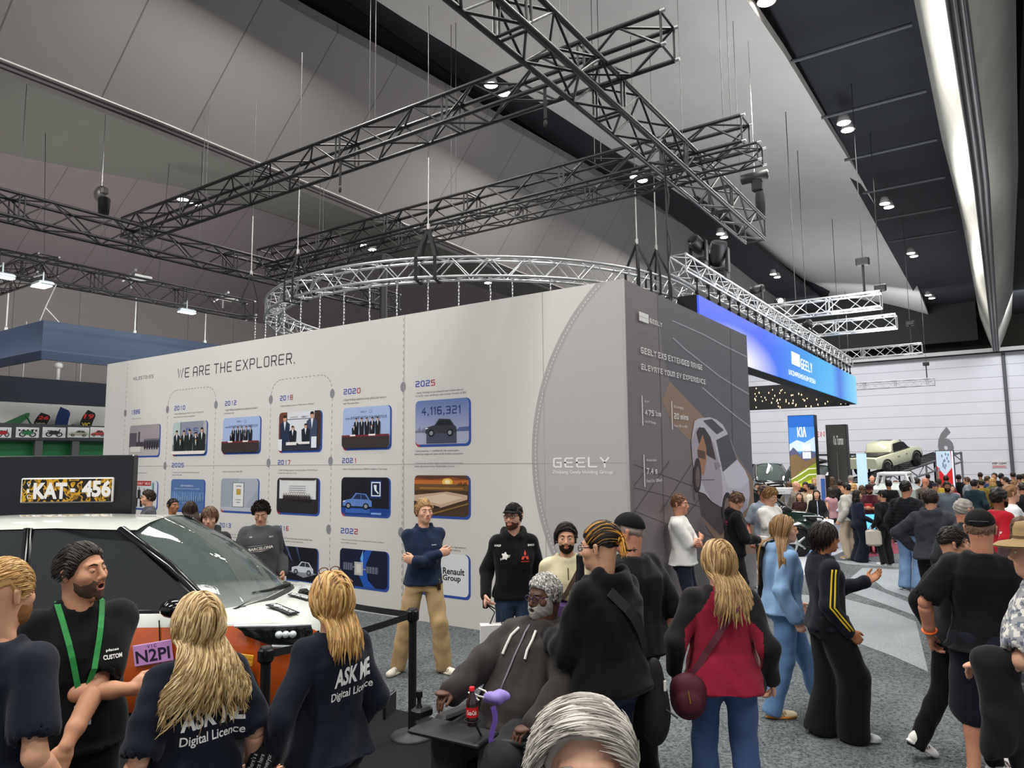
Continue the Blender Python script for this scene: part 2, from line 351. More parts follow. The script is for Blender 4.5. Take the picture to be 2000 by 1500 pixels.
struct(MB().box((-7, YB - .83, 9.42), (66, 0.1, 0.1)).build('trim_2', mat('#151515', 0.8)))
wall('wall_left', (-31.5, YB), (-31.5, -14), 0, 9.4, seam_mat('#a8a1a0', (0, 1, 0), 2.4, 0.03, 0.6))
DARKC = mat('#303236', 0.85, 0, 0.15, 0, 0.2, 0.6)
struct(MB().box((-6, 24, 14.6), (66, 80, 0.2)).build('ceiling', DARKC))
# --- ceiling profile: edge curves are found where the photo's sight lines meet the bay planes
def curve_x(px, X, y0=-12, y1=None):
    p = [onx(a, b, X) for a, b in px]; p.sort(key=lambda q: q.y)
    s = (p[1] - p[0]) / max(p[1].y - p[0].y, .1)
    pre = Vector((X, y0, p[0].z - 0.3 * s.z * min(p[0].y - y0, 8)))
    out = [pre] + p
    if y1: out.append(Vector((X, y1, p[-1].z)))
    return out
def resample(c, n):
    ys = np.linspace(c[0].y, c[-1].y, n); return [Vector((np.interp(y, [q.y for q in c], [q.x for q in c]), y, np.interp(y, [q.y for q in c], [q.z for q in c]))) for y in ys]
def sheet(name, ca, cb, m, n=40, k=8, bulge=0.0, y1=None, thick=0.25):
    a, b = resample(ca, n), resample(cb, n); rows = []
    for i in range(n):
        rows.append([a[i].lerp(b[i], t / k) - Vector((0, 0, bulge * math.sin(math.pi * t / k))) for t in range(k + 1)])
    mb = MB().grid(rows, 0, True); up = [[p + Vector((0, 0, thick)) for p in r] for r in rows]; mb.grid([list(reversed(r)) for r in up], 0, True)
    for e in ([r[0] for r in rows], [r[-1] for r in rows]): mb.grid([e, [p + Vector((0, 0, thick)) for p in e]])
    mb.grid([rows[-1], up[-1]]); mb.grid([rows[0], up[0]])
    return struct(mb.build(name, m))
plaster = lambda c: mat(c, 0.55, 0, 0.3, 0, 0.10, 0.8, 0.25, 3.0)
B_r = curve_x([(1459, 0), (1536, 112), (1615, 243), (1685, 355), (1727, 434), (1779, 527), (1813, 614)], -3.85)
B_l = curve_x([(730, 0), (870, 85), (1000, 165), (1200, 295), (1480, 480), (1600, 568)], -10.7)
ym = min(B_r[-1].y, 58); B_l.append(Vector((-10.7, ym, B_l[-1].z - .1)))
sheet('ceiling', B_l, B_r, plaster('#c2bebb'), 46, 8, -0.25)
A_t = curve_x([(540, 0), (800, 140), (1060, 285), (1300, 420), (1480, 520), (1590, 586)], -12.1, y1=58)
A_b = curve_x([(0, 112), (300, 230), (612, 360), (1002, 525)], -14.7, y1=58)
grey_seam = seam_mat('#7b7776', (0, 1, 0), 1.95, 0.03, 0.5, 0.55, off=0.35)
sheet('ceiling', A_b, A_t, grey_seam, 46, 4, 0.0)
A_b2 = [p + Vector((-0.55, 0, -0.02)) for p in A_b]
struct(MB().grid([resample(A_b, 40), [p + Vector((0, 0, -.03)) for p in resample(A_b, 40)], [p + Vector((0, 0, -.03)) for p in resample(A_b2, 40)], [p + Vector((0, 0, .2)) for p in resample(A_b2, 40)]], 0, False).build('ceiling_beam', mat('#9a9492', 0.5, 0, 0.4)))
for k, dx in enumerate((-0.12, -0.3)):
    struct(MB().path([p + Vector((dx, 0, -0.04)) for p in resample(A_b, 24)], 0.022, 6).build('trim_%d' % (3 + k), mat('#4a3c40', 0.6)))
# next bay to the left, seen under that beam
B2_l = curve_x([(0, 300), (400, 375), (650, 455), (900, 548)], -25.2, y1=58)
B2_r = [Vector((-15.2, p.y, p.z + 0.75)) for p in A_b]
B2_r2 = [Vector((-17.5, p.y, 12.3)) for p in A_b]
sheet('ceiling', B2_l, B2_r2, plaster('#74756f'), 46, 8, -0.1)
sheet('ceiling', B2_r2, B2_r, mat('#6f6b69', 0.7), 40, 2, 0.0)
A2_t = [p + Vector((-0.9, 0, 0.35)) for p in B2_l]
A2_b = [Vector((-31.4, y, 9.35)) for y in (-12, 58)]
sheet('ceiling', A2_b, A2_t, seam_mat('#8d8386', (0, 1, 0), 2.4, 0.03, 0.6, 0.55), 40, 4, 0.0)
# right-hand V beam over the aisle
def beam_edge(px, z): return [onz(a, b, z) for a, b in px]
bl0 = beam_edge([(1850, 0), (1900, 327), (1947, 690)], 9.5); br0 = beam_edge([(1886, 0), (1928, 327), (1958, 690)], 9.5)
tl = beam_edge([(1785, 0), (1839, 271), (1877, 420), (1942, 690)], 11.9); tr = beam_edge([(1984, 0), (1989, 327), (1966, 690)], 11.9)
def ext(c):
    c = sorted(c, key=lambda q: q.y); a = c[0] + (c[0] - c[1]) * 1.5; c = [Vector((a.x, -12, c[0].z))] + c
    c = [q for q in c if q.y < YB - 1]; c.append(Vector((c[-1].x, YB - 1, c[-1].z))); return c
bl0, br0, tl, tr = ext(bl0), ext(br0), ext(tl), ext(tr)
satin = mat('#aeaea5', 0.36, 0.15, 0.5, 0, 0.25, 0.9, 0.12, 2.0)
sheet('ceiling_beam', tl, bl0, satin, 40, 4, 0.10, thick=0.06)
sheet('ceiling_beam', br0, tr, satin, 40, 4, 0.10, thick=0.06)
sheet('ceiling_beam', bl0, br0, mat('#9b9798', 0.5), 30, 4, 0.0, thick=0.05)
for k, e in enumerate((bl0, br0)):
    struct(MB().path([p + Vector((0, 0, -0.05)) for p in resample(e, 24)], 0.035, 6).build('trim_%d' % (5 + k), mat('#2c2a2b', 0.6)))
mid = [(a + b) / 2 for a, b in zip(resample(bl0, 24), resample(br0, 24))]
struct(MB().path([p + Vector((0, 0, -0.04)) for p in mid], 0.025, 6).build('trim_7', mat('#3a3738', 0.6)))
struct(MB().box((-2.4, 23, 13.0), (3.6, 74, 0.2)).build('ceiling', DARKC))
struct(MB().box((-11.4, 23, 13.6), (2.4, 74, 0.2)).build('ceiling', DARKC))
struct(MB().box((7.5, 23, 12.1), (13, 74, 0.2)).build('ceiling', DARKC))
wall('wall_far_bulkhead', (-26, 58.5), (-1, 58.5), 10.2, 14.5, mat('#2b2c2a', 0.9, 0, .1), 0.2)
k = 8
for a, b in (((1543, 117), (1797, 47)), ((1653, 217), (1821, 175)), ((1709, 299), (1839, 271)), ((1727, 368), (1854, 345)), ((1760, 420), (1867, 403)), ((1788, 460), (1877, 452))):
    p, q = onz(*a, 12.2), onz(*b, 12.2); y = (p.y + q.y) / 2
    struct(MB().tube((-3.8, y, 12.2), (-1.1, y, 12.2), 0.05, 6).build('trim_%d' % k, mat('#55575a', 0.6))); k += 1
# pole on the far wall and its markings
p = ony(1968, 800, YB - .1); struct(MB().tube((p.x, p.y, 0), (p.x, p.y, 9.4), 0.11, 8).build('trim_30', mat('#5b5d60', 0.6)))
def yrect(px0, px1, Y):                     # photo box (left, top)-(right, bottom) on a plane of constant Y
    a = ony(px0[0], px0[1], Y); b = ony(px1[0], px1[1], Y); return a.x, b.z, b.x, a.z
x0, z0, x1, z1 = yrect((1829, 834), (1864, 886), YB - .02)
mb = MB(); put_text(mb, text_mesh('6', .05), (x0, YB - .02, z0 - .25), (x1 - x0, 0, 0), (0, 0, z1 - z0 + .25)); w6 = mb.build('hall_number', mat('#7e7e80', 0.7))
tag(w6, 'large grey stencilled 6 painted on the white end wall', 'wall number')
t = thing('warning_sign', 'white sign with dark KEEP CLEAR lettering on the far wall', 'sign', (ony(1950, 905, YB - .03)))
x0, z0, x1, z1 = yrect((1936, 899), (1967, 914), YB - .03)
MB().box(((x0 + x1) / 2, YB - .03, (z0 + z1) / 2), (x1 - x0, .03, z1 - z0)).build('sign_plate', mat('#e6e2e2', 0.6), t)
mb = MB(); put_text(mb, text_mesh('KEEP CLEAR', .03), (x0 + .04, YB - .05, z0 + (z1 - z0) * .46), ((x1 - x0) * .94, 0, 0), (0, 0, (z1 - z0) * .3))
mb.build('lettering', mat('#3a2a2c', .7), t)
for q in (.3, .18, .08): MB().box(((x0 + x1) / 2, YB - .05, z0 + (z1 - z0) * q), ((x1 - x0) * .9, .005, .03)).build('printed_line', mat('#b7484c', .7), t)

# ------------------------------------------------------------------ downlights in the slots
lamp_on = mat('#fff8ea', 0.4, 0, 0.2, 34.0)
dl_group = 'round downlights in the dark ceiling slots'
def downlight(px, py, z, label):
    p = onz(px, py, z); t = thing('ceiling_downlight', label, 'downlight', p, dl_group)
    MB().lathe(p, [(0.02, .26), (.12, .24), (.16, .1), (.20, 0.0), (.20, -.02)], 16).build('housing', mat('#d9d9d6', 0.4), t)
    MB().lathe(p, [(.01, -.035), (.165, -.03), (.17, -.02), (.01, -.015)], 16).build('lens', lamp_on, t)
    return t
for px, py, z, lab in ((1648, 239, 12.1, 'lit round downlight, upper one of the nearest right-hand pair'), (1656, 253, 12.1, 'lit round downlight, lower one of the nearest right-hand pair'),
    (1728, 397, 12.1, 'lit round downlight, left one of the second pair along the right slot'), (1736, 404, 12.1, 'lit round downlight, right one of the second pair along the right slot'),
    (1779, 494, 12.1, 'lit round downlight, left one of the third pair along the right slot'), (1785, 500, 12.1, 'lit round downlight, right one of the third pair along the right slot'),
    (1813, 576, 12.1, 'lit round downlight, left one of the farthest pair along the right slot'), (1820, 582, 12.1, 'lit round downlight, right one of the farthest pair along the right slot'),
    (1497, 2, 12.1, 'lit round downlight cut by the top edge of the picture'),
    (1407, 456, 12.6, 'lit round downlight in the slot just right of the truss end, left of the two'), (1414, 463, 12.6, 'lit round downlight in the slot just right of the truss end, right of the two'),
    (1510, 535, 12.6, 'lit round downlight above the blue screen, left of the two'), (1518, 541, 12.6, 'lit round downlight above the blue screen, right of the two'),
    (959, 165, 12.6, 'lit round downlight seen through the upper black truss, upper one'), (984, 181, 12.6, 'lit round downlight seen through the upper black truss, lower one'),
    (1240, 345, 12.6, 'lit round downlight above the lower black truss, left of the two'), (1255, 352, 12.6, 'lit round downlight above the lower black truss, right of the two'),
    (357, 389, 11.4, 'lit round downlight beside the left end of the upper black truss, left one'), (382, 397, 11.4, 'lit round downlight beside the left end of the upper black truss, right one'),
    (711, 479, 11.2, 'lit round downlight behind the lower black truss, left of the two'), (728, 487, 11.2, 'lit round downlight behind the lower black truss, right of the two'),
    (943, 547, 11.2, 'lit round downlight low above the silver ring truss, left one'), (953, 552, 11.2, 'lit round downlight low above the silver ring truss, right one')):
    downlight(px, py, z, lab)
# ------------------------------------------------------------------ rigging: box trusses, ring truss, cables
BLK = mat('#121315', 0.5, 0.1, 0.45); ALUM = ALU()
def box_truss(name, label, p0, p1, w, h, m, bay=0.5, r=0.025, rl=0.012, ends=True, group=None):
    """four-chord lattice truss along X or Y; p0, p1 = ends of the lower centre line"""
    p0, p1 = Vector(p0), Vector(p1); d = (p1 - p0); Ln = d.length; d.normalize(); s = Vector((-d.y, d.x, 0)).normalized(); up = Vector((0, 0, 1))
    t = thing(name, label, 'truss', p0, group)
    cn = [s * (w / 2), s * (-w / 2), s * (-w / 2) + up * h, s * (w / 2) + up * h]
    for c in cn: MB().tube(p0 + c, p1 + c, r, 8).build('chord', m, t)
    n = max(2, round(Ln / bay)); st = Ln / n
    for i in range(4):
        a, b = cn[i], cn[(i + 1) % 4]; mb = MB()
        for k in range(n):
            q0, q1 = p0 + d * (st * k), p0 + d * (st * (k + 1))
            if (k + i) % 2: mb.tube(q0 + a, q1 + b, rl, 6, caps=False)
            else: mb.tube(q0 + b, q1 + a, rl, 6, caps=False)
            if k % 4 == 0: mb.tube(q0 + a, q0 + b, rl, 6, caps=False)
            if k % 4 == 0 and k: q = q0 + d * .1; mb.tube(q + a, q + b, rl, 6, caps=False)
        mb.tube(p1 + a, p1 + b, rl, 6, caps=False)
        mb.build('lacing', m, t)
    if ends:
        for c in cn: MB().tube(p1 + c, p1 + c + d * .07, r * .7, 8).build('end_coupler', ALUM, t)
    return t
def cable(t, a, b, r=0.006, name='suspension_cable', m=None): return MB().tube(a, b, r, 6, caps=False).build(name, m or mat('#4a4b4c', .5, .6), t)
ZT = 7.68
e1 = onz(1305, 103, ZT); e1l = onz(232, 462, ZT)
T1 = box_truss('lighting_truss', 'upper black box truss spanning from left to right above the white stand wall', (e1l.x, e1.y, ZT), (e1.x, e1.y, ZT), .47, .47, BLK, .62, .036, .018)
e2 = onz(1457, 285, ZT); e2l = onz(485, 516, ZT)
T2 = box_truss('lighting_truss', 'second black box truss, farther and lower in view than the upper one', (e2l.x, e2.y, ZT), (e2.x, e2.y, ZT), .47, .47, BLK, .62, .036, .018)
e3 = onz(1485, 317, 7.25)
T2b = box_truss('slim_truss', 'slim black truss hung right below the second black truss', (e2l.x + .5, e3.y, 7.25), (e3.x, e3.y, 7.25), .3, .3, BLK, .42, .026, .013)
ex = onz(1450, 470, 7.2); ey = onz(1495, 468, 7.2)
T3 = box_truss('lighting_truss', 'black box truss running away from the viewer across both others', ((ex.x + ey.x) / 2, 1.5, 7.2), ((ex.x + ey.x) / 2, ey.y, 7.2), ey.x - ex.x, .5, BLK, .62, .04, .02, ends=False)
e4 = onz(735, 612, 7.2)
T4 = box_truss('lighting_truss', 'long black box truss on the left passing under the left truss ends', (onz(300, 495, 7.2).x, 1.0, 7.2), (onz(300, 495, 7.2).x, e4.y, 7.2), .5, .5, BLK, .62, .036, .018)
T5z = 6.9; x5 = onz(250, 580, T5z).x; e5 = onz(490, 622, T5z)
T5 = box_truss('lighting_truss', 'dark truss over the navy hanging fascia at the far left', (x5, 2.0, T5z), (x5, e5.y, T5z), .45, .55, BLK, .6, .034, .016)
es = onz(92, 535, 7.3)
T6 = box_truss('short_truss', 'short dark truss stub ending left above the navy fascia', (es.x - 5, es.y, 7.3), (es.x, es.y, 7.3), .5, .5, BLK, .5, .034, .016)
# motor cables up to the roof, one per hanging point of each truss
for T, pts in ((T1, [(-14.2, e1.y), (-9.0, e1.y), (-5.0, e1.y)]), (T2, [(-14.5, e2.y), (-10.0, e2.y), (-6.3, e2.y), (-3.7, e2.y)])):
    for x, y in pts:
        cable(T, (x - .07, y, ZT + .45), (x - .07, y, 13), .007); cable(T, (x + .07, y, ZT + .45), (x + .07, y, 13), .007)
for y in (6.5, 12, ey.y - 1): cable(T3, ((ex.x + ey.x) / 2, y, 7.7), ((ex.x + ey.x) / 2, y, 12.5))
for y in (6, 10, 14): cable(T4, (e4l_x := onz(300, 495, 7.2).x, y, 7.7), (e4l_x, y, 11), .008)
for y in (5, 8, 11): cable(T5, (x5, y, T5z + .5), (x5 - .4 + (y - 8) * .25, y, 11), .008)
# ring truss (silver, hung on slings)
RC = Vector((-10.2, 13.73, 5.56)); RR = 5.05
ring = thing('ring_truss', 'silver circular truss hanging behind the top edge of the white wall', 'truss', RC)
NR = 96
def rp(a, r, z): return Vector((RC.x + r * math.cos(a), RC.y + r * math.sin(a), RC.z + z))
for r, z in ((RR, -.17), (RR - .3, -.17), (RR, .17), (RR - .3, .17)):
    MB().path([rp(2 * math.pi * k / NR, r, z) for k in range(NR)], 0.026, 8, closed=True).build('chord', ALUM, ring)
for (ra, za), (rb, zb) in (((RR, -.17), (RR, .17)), ((RR - .3, -.17), (RR - .3, .17)), ((RR, .17), (RR - .3, .17)), ((RR, -.17), (RR - .3, -.17))):
    mb = MB()
    for k in range(NR):
        a0, a1 = 2 * math.pi * k / NR, 2 * math.pi * (k + 1) / NR
        mb.tube(rp(a0, ra, za) if k % 2 else rp(a0, rb, zb), rp(a1, rb, zb) if k % 2 else rp(a1, ra, za), .011, 6, caps=False)
    mb.build('lacing', ALUM, ring)
MB().path([rp(2 * math.pi * k / NR, RR - .35, -1.18) for k in range(NR)], .06, 8, closed=True, rx=1.0).build('lower_hoop', BLK, ring)
chain_m = mat('#c9cbcc', .25, .9)
for px in (500, 520, 541, 556, 588, 625, 672, 722, 775, 836, 896, 958, 1001, 1076):
    # nearest arc point along this sight line direction
    d = ray(px, 590); d2 = Vector((d.x, d.y)).normalized(); o2 = -Vector((RC.x, RC.y)); b = o2.dot(d2); c = o2.length_squared - (RR - .15) ** 2
    disc = b * b - c
    tt = -b - math.sqrt(max(disc, 0)); q = d2 * tt; mb = MB(); z = RC.z - .18
    while z > RC.z - 1.15:
        mb.ell((q.x + random.uniform(-.006, .006), q.y, z - .03), (.016, .016, .04), 6, 4); z -= .062
    mb.box((q.x, q.y, RC.z - .16), (.05, .05, .09))
    mb.build('dropper_chain', chain_m, ring)
for px, py in ((490, 560), (580, 520), (836, 490), (1246, 505), (1284, 510)):
    d = ray(px, 560); d2 = Vector((d.x, d.y)).normalized(); o2 = -Vector((RC.x, RC.y)); b = o2.dot(d2); c = o2.length_squared - (RR - .15) ** 2; disc = b * b - c
    tt = -b - math.sqrt(max(disc, 0)); q = d2 * tt; tan = Vector((-(q.y - RC.y), q.x - RC.x, 0)).normalized()
    top = Vector((q.x, q.y, RC.z + .75)); mb = MB()
    nn = Vector((q.x - RC.x, q.y - RC.y, 0)).normalized()
    for sg in (-1, 1):
        for off in (0, -.33):
            base = Vector((q.x, q.y, RC.z)) + nn * (.18 + off) + tan * (.17 * sg)
            mb.strap([top, base + Vector((0, 0, .2)), base + Vector((0, 0, -.22))], nn, .06, .012)
        mb.strap([Vector((q.x, q.y, RC.z - .21)) + nn * .18 + tan * (.17 * sg), Vector((q.x, q.y, RC.z - .21)) - nn * .16 + tan * (.17 * sg)], (0, 0, 1), .06, .012)
    mb.build('sling', mat('#191a1b', .8), ring)
    MB().tube(top, top + Vector((0, 0, 1.3)), .012, 6).tube(top + Vector((0, 0, -.02)), top + Vector((0, 0, .08)), .03, 8).build('hanging_rod', mat('#a9a9a6', .35, .8), ring)
    cable(ring, top + Vector((0, 0, 1.2)), (top.x, top.y, 10.5), .007)
# slings coming off the two upper trusses (chain hooks)
for T, x, y in ((T1, -9.55, e1.y), (T1, -5.2, e1.y)):
    mb = MB(); mb.strap([(x, y - .24, ZT + .0), (x, y - .24, ZT - .5)], (0, 1, 0), .05, .012); mb.ell((x, y - .24, ZT - .58), (.035, .02, .06), 8, 6); mb.build('sling', mat('#191a1b', .8), T)
# LED fascia of the neighbouring stand, with its silver truss
XL = -4.72
a = onx(1365, 574, XL); b = onx(1672, 737, XL); c_ = onx(1673, 789, XL)
zt, zb_, y0, y1 = a.z, (c_.z), a.y, b.y
led = thing('led_fascia', 'long glowing blue screen fascia with a white logo hanging beyond the stand', 'screen', (XL, (y0 + y1) / 2, zb_))
def led_mat():
    m = bpy.data.materials.new('screen'); m.use_nodes = True; nt = m.node_tree; bs = nt.nodes['Principled BSDF']; N = nt.nodes.new; L = nt.links.new
    tc = N('ShaderNodeTexCoord'); sp = N('ShaderNodeSeparateXYZ'); L(tc.outputs['Object'], sp.inputs[0])
    mr = N('ShaderNodeMapRange'); mr.inputs[1].default_value = -(y1 - y0) / 2; mr.inputs[2].default_value = (y1 - y0) / 2; L(sp.outputs['Y'], mr.inputs[0])
    r = N('ShaderNodeValToRGB'); st = [(0, '#2f55ff'), (.25, '#2a5cf8'), (.42, '#2f8cf0'), (.6, '#3fb0f2'), (.72, '#47b6f4'), (.8, '#2f6fe0'), (.88, '#4fb4f2'), (1, '#7fd4f6')]
    while len(r.color_ramp.elements) < len(st): r.color_ramp.elements.new(.5)
    for e, (p_, c) in zip(r.color_ramp.elements, st): e.position = p_; e.color = rgb(c)
    L(mr.outputs[0], r.inputs[0])
    # soft white cloud low in the second fifth and pale band along the bottom
    mp = N('ShaderNodeMapping'); mp.inputs['Location'].default_value = (0, (y1 - y0) * .36 * .3, .62); mp.inputs['Scale'].default_value = (0, .3, 1.25); L(tc.outputs['Object'], mp.inputs[0])
    ln = N('ShaderNodeVectorMath'); ln.operation = 'LENGTH'; L(mp.outputs[0], ln.inputs[0])
    m2 = N('ShaderNodeMapRange'); m2.inputs[1].default_value = 1.0; m2.inputs[2].default_value = .2; L(ln.outputs['Value'], m2.inputs[0])
    mx = N('ShaderNodeMix'); mx.data_type = 'RGBA'; mx.inputs[7].default_value = (.95, .93, .96, 1); L(m2.outputs[0], mx.inputs[0]); L(r.outputs[0], mx.inputs[6])
    bs.inputs['Base Color'].default_value = (.02, .02, .03, 1); L(mx.outputs[2], bs.inputs['Emission Color']); bs.inputs['Emission Strength'].default_value = 0.95; bs.inputs['Roughness'].default_value = .4
    return m
LB = (XL - .25, (y0 + y1) / 2, (zt + zb_) / 2)
MB().box(LB, (.4, y1 - y0, zt - zb_)).build('cabinet', mat('#101114', .6), led)
scr = MB().box((XL - .03, (y0 + y1) / 2, LB[2]), (.04, y1 - y0 - .02, zt - zb_ - .04)).build('screen_face', led_mat(), led, origin=(XL - .03, (y0 + y1) / 2, LB[2])); scr.location = Vector((XL - .03, (y0 + y1) / 2, LB[2])) - Vector(led.location)
def xrect(px0, px1, X):
    p, q = onx(px0[0], px0[1], X), onx(px1[0], px1[1], X); return p.y, q.y, q.z, p.z
WEM = mat('#ffffff', .5, 0, .2, 1.0)
mb = MB(); p0 = onx(1547, 711, XL); p1 = onx(1563, 718, XL); zz0 = onx(1547, 711, XL).z; zz1 = onx(1547, 686, XL).z
def tiles(mb, X, ya, yb, za, zb, mi=0, gap=.08):
    for i in range(3):
        for j in range(2):
            ww, hh = (yb - ya) / 3, (zb - za) / 2
            mb.box((X, ya + ww * (i + .5), za + hh * (j + .5)), (.006, ww * (1 - gap), hh * (1 - gap)), mi=mi)
tiles(mb, XL + .0, p0.y, p1.y, zz0, zz1)
q0 = onx(1565, 720, XL); q1 = onx(1587, 728, XL); hgt = onx(1565, 700, XL).z - q0.z
put_text(mb, stroke_mesh('GEELY', .9), (XL + .0, q0.y, q0.z), (0, q1.y - q0.y, 0), (0, 0, hgt))
q0 = onx(1541, 731, XL); q1 = onx(1593, 752, XL); hgt = onx(1541, 721, XL).z - q0.z
put_text(mb, stroke_mesh('UNCOMPROMISING BY DESIGN', .8), (XL + .0, q0.y, q0.z), (0, q1.y - q0.y, 0), (0, 0, hgt))
mb.build('lettering', WEM, led)
# canopy under the LED ring: dark sparkle ceiling of that stand, its near lip shown edge-on
cz = onx(1465, 765, XL).z
sp = thing('sparkle_canopy', 'black canopy panel with small sparkling lights under the blue screen fascia', 'canopy', (XL - 4, y1, zb_ - .1))
yc = y1 - 1.0
MB().box((XL - 4.5, yc + .3, zb_ + .42), (8.6, .15, 1.0)).build('panel', mat('#0d0d10', .5), sp)
mb = MB(); rnd = random.Random(3)
for k in range(150):
    mb.box((XL - rnd.uniform(.3, 8.6), yc + .215, zb_ + rnd.uniform(-.05, .88)), (.03, .01, rnd.uniform(.03, .08)))
mb.build('sparkle_light', mat('#ffe0b0', .5, 0, .2, 1.6), sp)['kind'] = 'stuff'
zt2 = zt + .42
LT = box_truss('silver_truss', 'silver box truss carrying the blue screen fascia', (XL - .3, y0 - .3, zt2), (XL - .3, y1 + .3, zt2), .34, .34, ALUM, .4, .026, .012, ends=False)
n = 26
for k in range(n):
    y = y0 + (y1 - y0) * (k + .5) / n
    MB().tube((XL - .15, y, zt), (XL - .15, y, zt2), .018, 6).box((XL - .15, y, zt2 - .03), (.08, .09, .1)).box((XL - .15, y, zt + .12), (.07, .1, .06)).build('screen_clamp', BLK, led)
def moving_head(p, s, label, tilt, lit=False):
    p = Vector(p); t = thing('moving_head_light', label, 'stage light', p)
    MB().box(p + Vector((0, 0, .08 * s)), (.34 * s, .26 * s, .16 * s), bev=.03 * s).build('base', BLK, t)
    MB().box(p + Vector((-.17 * s, 0, .36 * s)), (.05 * s, .14 * s, .46 * s), bev=.015).box(p + Vector((.17 * s, 0, .36 * s)), (.05 * s, .14 * s, .46 * s), bev=.015).box(p + Vector((0, 0, .18 * s)), (.38 * s, .16 * s, .06 * s), bev=.01).build('yoke', BLK, t)
    d = Vector(tilt).normalized(); c = p + Vector((0, 0, .48 * s))
    MB().lathe(c - d * .22 * s, [(.05 * s, 0), (.12 * s, .03 * s), (.145 * s, .14 * s), (.15 * s, .36 * s), (.14 * s, .45 * s)], 18, d).build('head', BLK, t)
    MB().lathe(c + d * .2 * s, [(.01, .035 * s), (.1 * s, .03 * s), (.13 * s, .02 * s), (.13 * s, .0)], 18, d).build('lens', mat('#dfeaff', .2, 0, .5, 14.0) if lit else mat('#0c0d10', .1, 0, .8), t)
    return t
moving_head((XL - .3, y0 + .9, zt2 + .34), 1.0, 'black moving head light on the near end of the silver truss, lying back', (-.2, -1, .45))
moving_head((XL - .3, y0 + 2.2, zt2 + .34), 1.25, 'black moving head light standing second along the silver truss', (.3, -.5, .8))
moving_head((XL - .3, y0 + 5.2, zt2 + .34), .8, 'folded black stage light third along the silver truss', (.5, .7, .2))
pp = onx(1524, 613, XL - 1.3); moving_head(pp, .9, 'black stage light with a bright white lens beyond the silver truss', (.4, -1, -.15), True)
moving_head((XL - .3, y0 + 11.0, zt2 + .34), .75, 'small black stage light near the far end of the silver truss', (-.6, .4, -.4))
# three short silver trusses behind the screen, and one far by the end wall
for k, (pr, pl, zz, lab) in enumerate((((1722, 600), (1560, 622), 6.3, 'short silver truss beyond the screen, highest of the three'), ((1752, 640), (1585, 662), 6.3, 'short silver truss beyond the screen, middle of the three'), ((1802, 690), (1650, 708), 6.6, 'short silver truss beyond the screen, lowest of the three'), ((1826, 752), (1672, 766), 6.6, 'thin truss near the white end wall'))):
    r_ = onz(*pr, zz); l_ = onz(*pl, zz); S = box_truss('short_truss', lab, (l_.x - 1.0, r_.y, zz), (r_.x, r_.y, zz), .4, .42, ALUM, .45, .028, .014, ends=False)
    cable(S, (r_.x - .4, r_.y, zz + .4), (r_.x - .4, r_.y, 13.2), .012); cable(S, (l_.x, r_.y, zz + .4), (l_.x, r_.y, 13.2), .012)
    MB().box((r_.x - .4, r_.y, zz + 1.35), (.35, .22, .22), bev=.03).tube((r_.x - .4, r_.y, zz + .4), (r_.x - .4, r_.y, zz + 1.3), .035, 6).build('chain_motor', BLK, S)
# chain hoist with its chain bag at the end of the running truss
hp = onz(1476, 345, 8.25) ; hp = Vector((ey.x + .05, ey.y - 2.4, 8.6)); hp = onx(1474, 346, (ex.x + ey.x) / 2)
ho = thing('chain_hoist', 'black chain hoist with a yellow hook hanging at the end of the long truss', 'hoist', hp)
MB().lathe(hp + Vector((-.32, 0, 0)), [(.06, 0), (.12, .02), (.12, .62), (.06, .64)], 16, (1, 0, 0)).build('motor', BLK, ho)
MB().tube(hp, hp + Vector((0, 0, 4.2)), .008, 6).build('chain', chain_m, ho)
MB().path([hp + Vector((.05 + .06 * math.cos(a), 0, -.28 + .09 * math.sin(a))) for a in np.linspace(-2.2, 3.6, 12)], .016, 6).build('hook', mat('#c9952a', .5, .3), ho)
MB().box(hp + Vector((.05, 0, -.22)), (.24, .2, .3), bev=.04).lathe(hp + Vector((.1, 0, -1.05)), [(.02, 0), (.1, .02), (.12, .5), (.1, .66)], 12).build('chain_bag', mat('#17181a', .8), ho)
hp = onz(198, 380, 8.9); ho = thing('chain_hoist', 'grey chain hoist with a black chain bag above the left truss corner', 'hoist', hp)
MB().ell(hp, (.2, .16, .22), 12, 8).box(hp + Vector((.12, 0, .05)), (.2, .2, .2), bev=.04).build('motor', mat('#75726f', .4, .5, .5, 0, .4, 14), ho)
MB().tube(hp, hp + Vector((0, 0, 3.0)), .01, 6).build('chain', chain_m, ho)
MB().lathe(hp + Vector((.16, 0, -.55)), [(.02, 0), (.12, .02), (.14, .38), (.13, .42)], 12).build('chain_bag', mat('#17181a', .8), ho)
MB().tube(hp, (x5, es.y + 1.2, T5z + .6), .012, 6).build('sling', mat('#8a8c8c', .4, .6), ho)
# a vertical multicore cable dropping behind the stand corner
vc = onz(1309, 560, 5.0); cb = MB(); pts = [(vc.x + .03 * math.sin(k * 1.1), vc.y, 7.5 - k * .14) for k in range(26)]
cb.tube((vc.x - .02, vc.y, 7.6), (vc.x - .02, vc.y, 3.6), .014, 6).path(pts, .012, 6)
tag(cb.build('power_cable', mat('#141415', .6)), 'black twisted power cable hanging behind the corner of the stand wall', 'cable')
# dark equipment silhouettes along the ring
for px, py, zz, lab in ((738, 510, 7.0, 'black winch box under the second truss'),):
    p = onz(px, py, zz); p = Vector((p.x, p.y, p.z)); b_ = MB().box(p, (.75, .35, .25), bev=.06).tube(p + Vector((.2, 0, 0)), p + Vector((.2, 0, -1.6)), .09, 10); tag(b_.build('winch_box', BLK), lab, 'winch')
